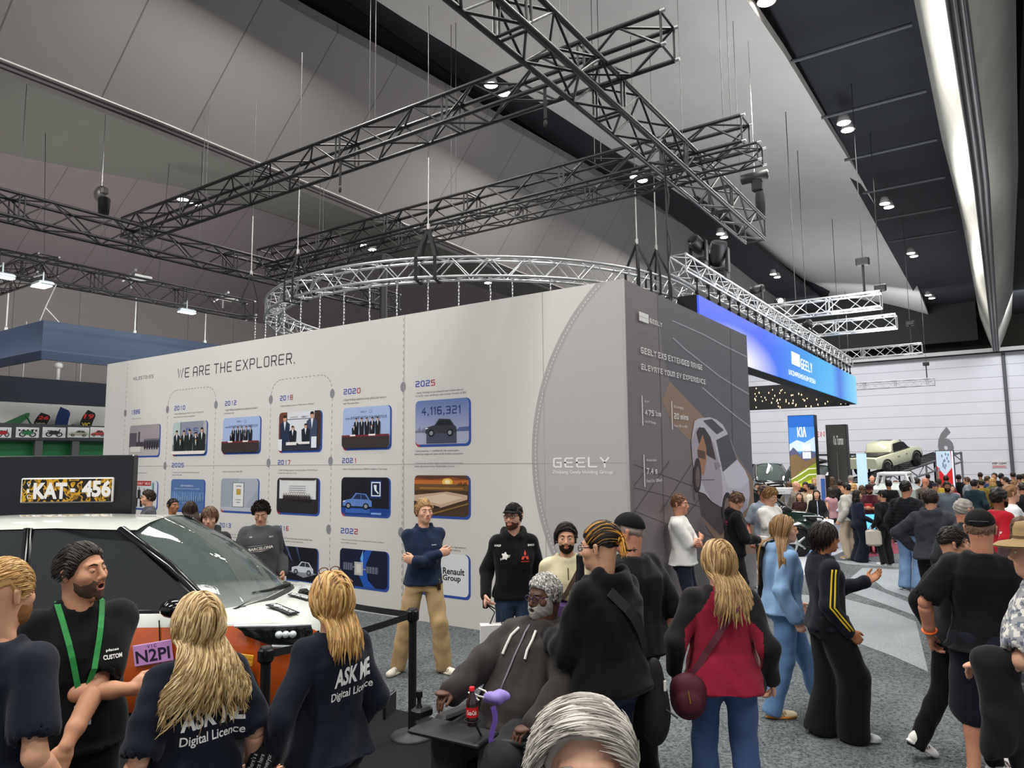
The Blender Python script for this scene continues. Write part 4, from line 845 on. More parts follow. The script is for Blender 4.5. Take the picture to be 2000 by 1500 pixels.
# ------------------------------------------------------------------ stand on the left: hanging fascias, posters, plate block, car, barrier
NAVY = mat('#2c3b52', .4, .1, .5)
YN = 8.27; cn = ony(85, 625, YN); cb_ = ony(85, 700, YN)
fa = thing('hanging_fascia', 'upper navy blue hanging fascia box with a corner facing the aisle', 'hanging sign', (cn.x - 2, YN + 5, cb_.z))
MB().box((cn.x - .05, YN + 6, (cn.z + cb_.z) / 2), (.1, 12, cn.z - cb_.z)).build('side_panel', NAVY, fa)
MB().box((cn.x - 2.95, YN + .05, (cn.z + cb_.z) / 2), (5.7, .1, cn.z - cb_.z)).build('front_panel', NAVY, fa)
for px, pyb in ((12, 642), (263, 650), (400, 670)):
    p = ony(px, pyb, YN) if px < 85 else onx(px, pyb, cn.x - .05)
    MB().tube((p.x, p.y, cn.z), (p.x, p.y, cn.z + 1.05), .02, 6).lathe((p.x, p.y, cn.z), [(.05, 0), (.05, .06), (.02, .1)], 8).build('hanging_rod', mat('#d7d9da', .4, .5), fa)
mb = MB().tube((cn.x - .05, YN + .05, cn.z + .35), (x5, YN + .05, T5z), .015, 6)
for dx, dy in ((-.3, 0), (0, .35)): mb.tube((cn.x - .05 + dx, YN + .05 + dy, cn.z), (cn.x - .05, YN + .05, cn.z + .35), .012, 6)
mb.build('hanging_bridle', mat('#d7d9da', .4, .5), fa)
fl = onz(84, 555, T5z - .25); t = thing('flood_light', 'white flood light under the dark truss above the navy fascia', 'stage light', fl)
MB().box(fl, (.5, .35, .1), bev=.03).tube(fl, fl + Vector((0, 0, .3)), .02, 6).tube(fl + Vector((0, 0, .25)), (x5, fl.y, T5z + .02), .02, 6).build('housing', mat('#8f9498', .4, .4), t)
MB().box(fl + Vector((0, -.03, -.06)), (.44, .3, .02)).build('lens', mat('#eefcff', .4, 0, .2, 12.0), t)
for px, py, lab in ((5, 537, 'white flood light at the left picture edge under the truss stub'), (365, 607, 'narrow white light bar under the right part of the dark truss')):
    fl = onz(px, py, T5z - .2); t = thing('flood_light', lab, 'stage light', fl); MB().box(fl, (.22, .5, .1), bev=.03).tube(fl, fl + Vector((0, 0, .3)), .02, 6).tube(fl + Vector((0, 0, .25)), (x5, fl.y, T5z + .02), .02, 6).build('housing', mat('#8f9498', .4, .4), t); MB().box(fl + Vector((.0, 0, -.06)), (.2, .46, .02)).build('lens', mat('#e6fbff', .4, 0, .2, 8.0), t)
for k, (px, py, lab) in enumerate(((240, 548, 'pale outrigger arm clamped on the middle of the dark truss'), (418, 588, 'pale outrigger arm clamped near the right end of the dark truss'))):
    a = onz(px, py, T5z + .7); mb = MB().tube(a, a + Vector((1.1, -.2, .1)), .04, 8).tube(a + Vector((.5, 0, .05)), a + Vector((.5, 0, -.3)), .03, 8).box(a + Vector((.9, 0, -.05)), (.5, .5, .06)); tag(mb.build('outrigger_arm', ALUM), lab, 'truss arm')
# lower fascia, gallery with posters and flags
XF = -27.0; a = onx(0, 733, XF); b = onx(0, 783, XF)
f2 = thing('hanging_fascia', 'lower dark navy fascia band behind the left edge of the white wall', 'hanging sign', (XF, 16, b.z))
MB().box((XF - .1, 17, (a.z + b.z) / 2), (.2, 22, a.z - b.z)).build('band', mat('#232c3b', .5), f2)
for px in (45, 157): p = onx(px, 735, XF); MB().tube((p.x, p.y, a.z), (p.x, p.y, a.z + 1.9), .015, 6).build('hanging_rod', mat('#d7d9da', .4, .5), f2)
p = onx(113, 738, XF); MB().tube((p.x, p.y, a.z), (p.x, p.y, a.z + .45), .06, 8).ell((p.x, p.y, a.z + .5), (.14, .14, .12), 10, 6).build('camera_dome', mat('#e6e6e6', .4), f2)
XP = -25.5; dk = thing('gallery_deck', 'raised gallery with a dark rail and a green panel behind the black plate block', 'stand gallery', (XP - .4, 15, 0))
z1 = onx(100, 832, XP).z; z2 = onx(100, 857, XP).z; z3 = onx(100, 872, XP).z
MB().box((XP - .35, 16, z1 - .03), (.5, 20, .07)).box((XP - .35, 16, z2 - .05), (.5, 20, .08)).build('rail', mat('#4a4d50', .6), dk)
MB().box((XP - .5, 16, z2 / 2), (.3, 20, z2 - .1)).build('green_panel', mat('#1d6b3c', .5, 0, .4, 0, .25, 1.2), dk)
MB().box((XP - .05, 16, (z1 + z2) / 2), (.1, 20, z1 - z2 + .1)).build('poster_board', mat('#3a3d40', .7), dk)
for px in (78, 150): p = onx(px, 850, XP); MB().box((XP - .1, p.y, z2 / 2 + .2), (.14, .22, z2 + .6)).build('post', mat('#55585b', .6), dk)
MB().box((XP - 1.2, 16, z1 + .35), (.1, 20, .9)).build('back_panel', mat('#c9c9c6', .7), dk)
for k, (l, r, c, lab) in enumerate(((-8, 22, '#a8262a', 'poster of a red motorbike at the left edge of the gallery'), (32, 76, '#2f7a4c', 'poster of a green motorbike with a chequered flag on the gallery'), (84, 128, '#2a2b2e', 'poster of a black motorbike on the gallery'), (133, 174, '#b9b39c', 'poster of a cream coupe on the gallery'), (177, 207, '#c2504c', 'poster of a red car on the gallery, right by the white wall'))):
    a, b = onx(l, 834, XP + .02), onx(r, 855, XP + .02); w_, h_ = b.y - a.y, a.z - b.z; P = Print(a.y, b.z, b.y, a.z, lambda y, z, l: (XP - .002 + .002 * l, y, z), .01)
    P.poly([(0, 0), (1, 0), (1, 1), (0, 1)], '#d9dbdc')
    if k < 3:
        if k == 1: 
            for i in range(5): P.rect(.1 + .18 * i, .62, .19 + .18 * i, .8, '#333')
        for u in (.28, .72): P.ell(u, .3, .15, .24, '#1c1c1e'); P.ell(u, .3, .09, .15, '#b9bbbd')
        P.poly([(.25, .32), (.42, .3), (.62, .3), (.74, .4), (.7, .62), (.55, .7), (.3, .58)], c).poly([(.66, .55), (.72, .85), (.76, .83), (.72, .5)], '#333').poly([(.2, .6), (.45, .62), (.42, .7), (.2, .68)], '#222')
    else: suv(P, .06, .1, .88, .62, c, '#3b3f44')
    o = P.build('poster', None); tag(o, lab, 'poster', 'posters along the gallery rail')
def feather(px0, py0, px1, py1, c, txt, lab, lean):
    X = XP - .75; a, b = onx(px0, py0, X), onx(px1, py1, X); h_ = a.z - b.z; w_ = .40
    t = thing('feather_flag', lab, 'flag', (X, b.y, b.z - .5), 'feather flags on the gallery')
    pole = [(X, b.y + lean * (k / 8) ** 2 * h_, b.z - .5 + (h_ + .5) * k / 8) for k in range(9)]; MB().path(pole, .02, 6).build('pole', mat('#2a2b2d', .4), t)
    mb = MB(); rows = []
    for k in range(9):
        f_ = k / 8; y = b.y + lean * (f_ * .95) ** 2 * h_; wd_ = w_ * (1.0 if f_ < .6 else math.sqrt(max(.02, 1 - ((f_ - .6) / .4) ** 2)))
        rows.append([(X + .02, y, b.z + h_ * f_), (X + .03, y + wd_, b.z + h_ * f_ * .97)])
    mb.grid(rows).grid([[(p[0] - .006, p[1], p[2]) for p in reversed(r)] for r in rows]); mb.build('flag_cloth', c, t)
    if txt:
        mb = MB(); put_text(mb, text_mesh(txt, .03), (X + .045, b.y + lean * .1 * h_ + .08, b.z + h_ * .52), (0, w_ * .8, 0), (0, lean * .1, h_ * .26)); put_text(mb, text_mesh('VIC', .02), (X + .045, b.y + .06, b.z + h_ * .1), (0, w_ * .7, 0), (0, 0, h_ * .2), 1); mb.build('lettering', [mat('#c9302c', .6), mat('#d9c23a', .6)], t)
feather(80, 806, 64, 834, mat('#161618', .8), '26', 'black feather flag with a red 26 on the gallery', .5)
feather(118, 795, 106, 834, mat('#22345e', .8, 0, .2, 0, .5, 3), None, 'narrow dark blue feather flag between the two numbered ones', .25)
feather(172, 801, 154, 836, mat('#19191b', .8), '19', 'black feather flag with a red 19 nearest the white wall', .45)
a = onx(8, 828, XP - .9); mb = MB(); b = onx(58, 806, XP - .9); mb.prism([(a.x, a.y, a.z), (a.x, b.y, b.z), (a.x, b.y, b.z - .12), (a.x, a.y + .2, a.z - .25)], (-1.2, 0, 0)).tube((a.x, b.y - .1, b.z - .1), (a.x, b.y + .1, z1), .03, 6); tag(mb.build('green_canopy', mat('#2f6a42', .6)), 'sloping green canopy above the gallery rail', 'canopy')
# black display block with the big patterned plate
def rf(r, f, z): return R0 * r + F0 * f + Vector((0, 0, z))
KB = thing('plate_block', 'tall black display block showing an oversized patterned number plate, behind the car', 'display block', rf(-6.2, 8.95, 0))
fB = 8.6; s_ = FPX / fB; rR = (263 - 1000) / s_; zt_ = H + (907 - 889) / s_
c = rf(rR - 1.9, fB + .06, zt_ / 2); MB().box(c, (3.8, .12, zt_), math.atan2(R0.y, R0.x), bev=.01).build('block', mat('#14171c', .22, 0, .5), KB)
def rfpix(px, py, f):                       # point of the frontal plane at depth f
    d = ray(px, py); k_ = f / d.dot(F0); return Vector((0, 0, H)) + d * k_
def front_box(mb, l, t_, r, b_, f, th, mi=0, bev=.0):
    p, q = rfpix(l, t_, f), rfpix(r, b_, f); c_ = (p + q) / 2; w_ = (q - p).dot(R0); h_ = p.z - q.z
    mb.box(c_ , (abs(w_), th, h_), math.atan2(R0.y, R0.x), mi, bev)
def front_text(mb, tm, l, b_, r, t_, f, mi=0):
    p, q = rfpix(l, b_, f), rfpix(r, b_, f); u = rfpix(l, t_, f); w_ = (q - p).dot(R0); put_text(mb, tm, p, R0 * w_, (0, 0, u.z - p.z), mi)
camo = bpy.data.materials.new('camo_print'); camo.use_nodes = True; nt = camo.node_tree; tc = nt.nodes.new('ShaderNodeTexCoord'); n1 = nt.nodes.new('ShaderNodeTexNoise'); n1.inputs['Scale'].default_value = 11; n1.inputs['Detail'].default_value = 1.5; n1.inputs['Distortion'].default_value = .8
r1 = nt.nodes.new('ShaderNodeValToRGB'); r1.color_ramp.interpolation = 'CONSTANT'; r1.color_ramp.elements[0].color = rgb('#17140e'); r1.color_ramp.elements[1].position = .46; r1.color_ramp.elements[1].color = rgb('#d9a520'); e = r1.color_ramp.elements.new(.54); e.color = rgb('#8a6a1c'); e = r1.color_ramp.elements.new(.6); e.color = rgb('#17140e')
nt.links.new(tc.outputs['Object'], n1.inputs['Vector']); nt.links.new(n1.outputs['Fac'], r1.inputs[0]); nt.links.new(r1.outputs[0], nt.nodes['Principled BSDF'].inputs['Base Color'])
mb = MB(); front_box(mb, 44, 934, 220, 981, fB - .02, .05, 0, .01); front_box(mb, 46.5, 936.5, 217.5, 978.5, fB - .036, .04, 1); mb.build('plate', [mat('#f0efec', .4), camo], KB)
mb = MB(); front_text(mb, text_mesh('KAT', .045), 64, 975, 130, 943, fB - .062); front_text(mb, text_mesh('456', .045), 159, 971, 216, 938, fB - .062); front_box(mb, 138, 954, 146, 961, fB - .064, .01)
for ch, y in (('V', 951), ('I', 963), ('C', 974)): front_text(mb, text_mesh(ch, .02), 52, y, 60 if ch != 'I' else 57, y - 8, fB - .062)
mb.build('lettering', mat('#f4f4f0', .4), KB)

# ------------------------------------------------------------------ cars
def car(name, label, O, fwd, L, W, paint, paint2, zsplit, zb=.985, zr=1.62, group=None, tilt=None, two=True):
    """five-door body: x forward from the tail, y left; O = floor point under the middle of the tail"""
    fwd = Vector(fwd).normalized(); left = Vector((-fwd.y, fwd.x, 0)).normalized(); up = fwd.cross(left)
    k = L / 4.28; hw = W / 2
    pt = lambda x, y, z: Vector(O) + fwd * (x * k) + left * (y * hw / .9) + up * z
    t = thing(name, label, 'car', O, group)
    st = [(0, .70, zb - .12), (.06, .80, zb - .03), (.3, .87, zb), (.9, .9, zb), (2, .9, zb), (3.1, .9, zb), (3.42, .89, zb), (3.7, .87, zb - .02), (3.92, .83, zb - .045), (4.08, .75, zb - .09), (4.18, .64, zb - .14), (4.25, .5, zb - .22), (4.28, .36, zb - .32)]
    rows = []
    for x, w, z in st:
        half = [(w - .08, .2), (w, .34), (w + .01, .55), (w, .72), (w - .015, min(zsplit, z - .04)), (w - .03, min(zsplit + .02, z - .03)), (w - .06, z - .02), (w - .12, z), (w * .6, z + .015), (0, z + .03)]
        ring_ = [pt(x, -y, zz) for y, zz in half] + [pt(x, y, zz) for y, zz in reversed(half[:-1])]
        rows.append(ring_)
    mb = MB(); nseg = len(rows[0])
    for i in range(len(rows) - 1):
        for j in range(nseg - 1):
            lo = j < 4 or j >= nseg - 5
            mb.add([rows[i][j], rows[i + 1][j], rows[i + 1][j + 1], rows[i][j + 1]], [(0, 1, 2, 3)], 1 if (lo and two) else 0, True)
    mb.add(rows[0], [tuple(range(nseg))], 1 if two else 0); mb.add(rows[-1], [tuple(reversed(range(nseg)))], 0)
    o = mb.build('body_shell', [paint, paint2], t); weld(o)
    MB().box(pt(2.1, 0, .25), (3.6 * k, W * .8, .2), math.atan2(fwd.y, fwd.x)).build('underbody', mat('#141414', .9), t) if tilt is None else None
    GL = mat('#121516', .06, 0, .7); PIL = mat('#0c0d0e', .12, 0, .6)
    base = [(3.42, -.79), (3.58, -.6), (3.69, -.3), (3.72, 0), (3.69, .3), (3.58, .6), (3.42, .79)]; top = [(2.54, -.6, zr - .09), (2.62, -.4, zr - .045), (2.67, -.2, zr - .02), (2.68, 0, zr - .01), (2.67, .2, zr - .02), (2.62, .4, zr - .045), (2.54, .6, zr - .09)]
    rws = []
    for i in range(7):
        f_ = i / 6; rws.append([pt(*(Vector((b[0], b[1], zb + .0)).lerp(Vector(c_), f_) + Vector((.09 * math.sin(math.pi * f_), 0, .03 * math.sin(math.pi * f_))))) for b, c_ in zip(base, top)])
    MB().grid(rws).build('windscreen', mat('#6d7a76', .03, 0, .8, 0, 0, 0, 0, 0, .4, 0, 0, .5), t)
    for sg in (-1, 1):
        rail = [(.55, .58, zr - .14), (1.2, .60, zr - .085), (2.0, .605, zr - .07), (2.54, .60, zr - .09)]; belt = [(.2, .78, zb), (1.2, .80, zb), (2.3, .80, zb), (3.42, .79, zb)]
        g = []
        for b, r_ in zip(belt, rail): g.append([pt(b[0] + (r_[0] - b[0]) * q, sg * (b[1] + (r_[1] - b[1]) * q + .03 * math.sin(math.pi * q)), b[2] + (r_[2] - b[2]) * q) for q in np.linspace(0, 1, 6)])
        MB().grid(g).build('side_window', mat('#1f2324', .05, 0, .7), t)
        ap = [pt(3.46, sg * .8, zb), pt(3.05, sg * .735, zb + .36), pt(2.56, sg * .615, zr - .08)]
        MB().path(ap, .05, 8, rx=.55).build('front_pillar', PIL, t)
        bp_ = [pt(1.92, sg * .815, zb), pt(1.86, sg * .75, zb + .3), pt(1.78, sg * .625, zr - .07)]; MB().path(bp_, .045, 6, rx=.4).build('middle_pillar', PIL, t)
        MB().path([pt(x, sg * (y + .012), z) for x, y, z in belt], .02, 6).build('window_trim', PIL, t)
        MB().ell(pt(3.2, sg * .98, zb + .06), (.1, .11, .075), 12, 8).tube(pt(3.25, sg * .82, zb + .02), pt(3.2, sg * .95, zb + .05), .03, 6).build('wing_mirror', PIL, t)
    rg = []
    rl = [(.35, .50, zr - .22), (.55, .58, zr - .14), (1.2, .60, zr - .085), (2.0, .605, zr - .07), (2.54, .60, zr - .09), (2.68, .57, zr - .095)]
    for x, w, z in rl:
        cz_ = zr - (.0 if .6 < x < 2.5 else (.14 if x < .5 else .02)); xx = .0 if x < 2.5 else (.12 if x < 2.6 else .02)
        rg.append([pt(x + xx * (1 - s_ * s_), w * s_ * 1.03, z + (cz_ - z) * (1 - abs(s_) ** 2.4)) for s_ in np.linspace(-1, 1, 13)])
    MB().grid(rg).build('roof', paint, t)
    MB().grid([[pt(.2, -.78, zb), pt(.12, -.3, zb), pt(.12, .3, zb), pt(.2, .78, zb)], [pt(.35, -.52, zr - .22), pt(.33, -.2, zr - .15), pt(.33, .2, zr - .15), pt(.35, .52, zr - .22)]]).grid([[pt(.2, sg * .78, zb), pt(.55, sg * .58, zr - .14)] for sg in (-1,)] + [[pt(.1, -.6, zb), pt(.35, -.5, zr - .22)]]).build('rear_window', GL, t)
    MB().grid([[pt(3.3, y, zb - .12) for y in (-.75, 0, .75)], [pt(3.6, y, zb + .01) for y in (-.7, 0, .7)]]).box(pt(3.1, 0, zb - .1), (.5 * k, W * .75, .12), math.atan2(fwd.y, fwd.x), bev=.05).build('dashboard', mat('#59625f', .7), t)
    for y in (-.38, .38): MB().box(pt(1.9, y, zb - .05), (.2, .5, .9), math.atan2(fwd.y, fwd.x), bev=.06).ell(pt(1.85, y, zb + .46), (.07, .14, .12), 10, 8).build('seat', mat('#26282a', .8), t)
    hm = mat('#dfe6ea', .08, .2, .8); hd = mat('#15181a', .1, 0, .7)
    for sg in (-1, 1):
        a = [(3.66, .885, zb - .10), (3.95, .835, zb - .11), (4.12, .73, zb - .13), (4.2, .62, zb - .15)]; b = [(3.74, .875, zb - .18), (3.95, .845, zb - .27), (4.12, .755, zb - .30), (4.21, .63, zb - .27)]
        h_ = MB().grid([[pt(x, sg * (y + .025), z) for x, y, z in a], [pt((x + x2) / 2 + .02, sg * ((y + y2) / 2 + .035), (z + z2) / 2) for (x, y, z), (x2, y2, z2) in zip(a, b)], [pt(x, sg * (y + .02), z) for x, y, z in b]]).build('headlight', hd, t); child_origin(t, h_)
        mb = MB().path([pt(x, sg * (y + .03), z) for x, y, z in a], .012, 6).path([pt(x, sg * (y + .028), z) for x, y, z in b[1:]] + [pt(4.2, sg * .64, zb - .2)], .012, 6)
        for q in (.25, .5, .75): x, y, z = [a[1][i] + (a[2][i] - a[1][i]) * q * 1.1 for i in range(3)]; mb.ell(pt(x, sg * (y + .04), z - .07), (.035, .035, .03), 10, 6)
        mb.build('headlight_trim', hm, t)
    for x in (.78, 3.5):
        for sg in (-1, 1):
            c_ = pt(x, sg * .82, .33); ax = left * sg
            w_ = MB().lathe(c_ - ax * .09, [(.2, 0), (.31, .01), (.335, .05), (.335, .16), (.31, .195), (.22, .2)], 28, ax).build('tyre', mat('#101112', .85), t)
            mb = MB().lathe(c_ + ax * .08, [(.02, .02), (.22, .0), (.225, .03), (.21, .035)], 28, ax)
            u_, v_, _ = frame_of(ax)
            mb.build('rim_back', mat('#202326', .4, .4), t); mb = MB()
            for q in range(5):
                an = q * 2 * math.pi / 5; d_ = u_ * math.cos(an) + v_ * math.sin(an); mb.tube(c_ + ax * .12, c_ + ax * .1 + d_ * .21, .035, 6, r2=.03)
            mb.lathe(c_ + ax * .1, [(.02, .04), (.06, .035), (.06, 0)], 12, ax).build('wheel_spokes', mat('#c3c7ca', .3, .7), t)
            mb = MB(); pts = [c_ + ax * .1 + u_ * .37 * math.cos(q) + v_ * .37 * math.sin(q) for q in np.linspace(0, 2 * math.pi, 24, endpoint=False)]
            mb.path([p for p in pts if (p - Vector(O)).dot(up) > .2], .035, 6, rx=.6).build('wheel_arch', mat('#1a1b1c', .8), t)
    for x in (1.0, 1.95, 3.05):
        for sg in (-1, 1): MB().path([pt(x, sg * .905, .32), pt(x + .03, sg * .912, .6), pt(x, sg * .9, zb - .05)], .006, 4).build('door_seam', mat('#2a1a12', .8), t)
    return t, pt
def weld(o, d=.002):
    import bmesh
    bm = bmesh.new(); bm.from_mesh(o.data); bmesh.ops.remove_doubles(bm, verts=bm.verts, dist=d); bmesh.ops.recalc_face_normals(bm, faces=bm.faces); bm.to_mesh(o.data); bm.free()
    o.data.polygons.foreach_set('use_smooth', [True] * len(o.data.polygons))
WPAINT = mat('#d9dcd6', .15, 0, .5, 0, 0, 0, 0, 0, .8); OPAINT = mat('#c4561b', .15, 0, .5, 0, .12, 1.5, 0, 0, .8)
CO = R0 * -6.0 + F0 * 6.9
vr, cpt = car('wrapped_car', 'compact car wrapped white above and orange below with number plates stuck on it', CO, R0, 4.35, 1.8, WPAINT, OPAINT, .89, 1.0, 1.745)
def car_plate(name, l, t_, r, b_, tiltdeg, bg, txt, fg, small=None):
    """plate stuck to the near side of the wrapped car"""
    f = 5.97; p, q = rfpix(l, t_, f), rfpix(r, b_, f); c_ = (p + q) / 2; w_ = abs((q - p).dot(R0)); h_ = p.z - q.z
    a = math.radians(tiltdeg); ux = R0 * math.cos(a) + Vector((0, 0, 1)) * math.sin(a); uz = -R0 * math.sin(a) + Vector((0, 0, 1)) * math.cos(a)
    M = Matrix((ux, F0, uz)).transposed()
    o = MB().box(c_, (w_, .012, h_), M=M, bev=.004).build('number_plate', mat(bg, .4), vr); sub(o, 'plate reading ' + txt); child_origin(vr, o)
    mb = MB(); put_text(mb, text_mesh(txt, .02), c_ - ux * w_ * .44 - uz * h_ * .36 - F0 * .008, ux * w_ * .88, uz * h_ * .58)
    if small: put_text(mb, text_mesh(small), c_ - ux * w_ * .12 + uz * h_ * .28 - F0 * .008, ux * w_ * .24, uz * h_ * .14)
    g = mb.build('lettering', mat(fg, .5), o, origin=Vector(vr.location)); return o
car_plate('p', 262, 1255, 336, 1296, 9, '#d49ad6', 'N2PI', '#2c2138', 'V I C')
car_plate('p', -6, 1243, 52, 1282, 2, '#101114', '12GT', '#e8e8e8')
car_plate('p', 466, 1278, 494, 1300, -8, '#e0a52a', 'VIC', '#c77f1c')
for (px, py, w_, h_, an, lab, txt) in ((552, 1189, .27, .14, 12, 'black plate reading I heart SMOS', 'I♥SMOS'), (585, 1165, .2, .1, 30, 'grey plate on the far side of the bonnet', 'SHOES')):
    p = rfpix(px, py, 6.75); dpt = ray(px, py)
    # sits on the bonnet surface: walk the sight line down to the bonnet height
    lo = 5.5
    for k in range(300):
        q = Vector((0, 0, H)) + dpt * (lo / dpt.dot(F0)); x_ = (q - CO).dot(R0) / (4.35 / 4.28); y_ = (q - CO).dot(F0)
        zz = np.interp(x_, [3.42, 3.7, 3.92, 4.08, 4.18], [1.0, .98, .955, .91, .86]) + .03 * (1 - min(abs(y_) / .85, 1)) + .012
        if q.z < zz: break
        lo += .01
    ux = (R0 * math.cos(math.radians(-35 + an)) + F0 * math.sin(math.radians(-35 + an)) + Vector((0, 0, -.12))).normalized(); n_ = (Vector((0, 0, 1)) + R0 * .25).normalized(); uy = n_.cross(ux).normalized(); ux = uy.cross(n_)
    M = Matrix((ux, uy, n_)).transposed(); o = MB().box(q, (w_, h_, .01), M=M, bev=.003).build('number_plate', mat('#1b1c1f', .4), vr); sub(o, lab); child_origin(vr, o)
    mb = MB(); put_text(mb, text_mesh(txt, .03), q - ux * w_ * .42 - uy * h_ * .3 + n_ * .007, ux * w_ * .84, uy * h_ * .6); mb.build('lettering', mat('#e8e8e6', .5), o, origin=Vector(vr.location))
wp = MB().path([cpt(3.7, .3, 1.03), cpt(3.68, -.1, 1.045), cpt(3.6, -.35, 1.06)], .014, 6).path([cpt(3.72, .32, 1.02), cpt(3.66, .05, 1.02)], .02, 6); wp.build('wiper', mat('#0e0f10', .5), vr)
MB().grid([[cpt(3.44, -.8, .992), cpt(3.6, -.62, 1.0), cpt(3.72, -.3, 1.012), cpt(3.75, 0, 1.018), cpt(3.72, .3, 1.012), cpt(3.6, .62, 1.0), cpt(3.44, .8, .992)], [cpt(3.5, -.79, .985), cpt(3.7, -.6, .985), cpt(3.86, -.3, .965), cpt(3.9, 0, .965), cpt(3.86, .3, .965), cpt(3.7, .6, .985), cpt(3.5, .79, .985)]]).build('cowl', mat('#17191a', .5), vr)
# barrier
struct(MB().prism([Vector((p.x, p.y, .002)) for p in (onz(200, 1253), onz(735, 1378), onz(838, 1402), onz(850, 1470), onz(700, 2300), onz(-900, 2300), onz(-900, 1300))], (0, 0, .006)).build('floor_mat', mat('#1d1d1f', .95, 0, .1, 0, .2, 30)))
PM = mat('#161719', .45, .2, .4)
def stanchion(base, h_, label):
    t = thing('stanchion', label, 'barrier post', base, 'black belt barrier posts by the car')
    b = Vector(base); MB().lathe(b, [(.17, 0), (.175, .012), (.165, .03), (.05, .045), (.03, .06)], 28).build('base_plate', mat('#2c2e30', .5, .2), t)
    MB().lathe(b + Vector((0, 0, .04)), [(.033, 0), (.033, h_ - .14)], 16).build('pole', PM, t)
    MB().lathe(b + Vector((0, 0, h_ - .11)), [(.033, 0), (.042, .01), (.042, .10), (.03, .11)], 16).box(b + Vector((.0, 0, h_ - .055)), (.11, .05, .085), bev=.01).box(b + Vector((.0, 0, h_ - .055)), (.05, .11, .085), bev=.01).build('belt_head', PM, t)
    return t
P1 = onz(520, 1262, 1.02); P1.z = 0; P2 = onz(805, 1441, 0); h2 = onf(808, 1185, (P2 - Vector((0, 0, H))).dot(_fw) ).z; h2 = H - (1183 - 902) / (FPX / P2.dot(F0)) ; P3 = onz(593, 1150, 1.02); P3.z = 0
h2 = 1.02
S1 = stanchion(P1, 1.02, 'barrier post beside the orange front of the car'); S2 = stanchion(P2, 1.02, 'barrier post with a round base standing alone on the mat edge'); S3 = stanchion(P3, 1.02, 'barrier post half hidden beyond the bonnet')
BM = mat('#1a1b1d', .8)
for S, a, b in ((S1, P1, P2), (S2, P2, P3)):
    pts = [a.lerp(b, q) + Vector((0, 0, .965 - .02 * math.sin(math.pi * q))) for q in np.linspace(0, 1, 9)]; d_ = (b - a).normalized()
    MB().strap(pts, Vector((-d_.y, d_.x, 0)), .05, .004).build('belt', BM, S)
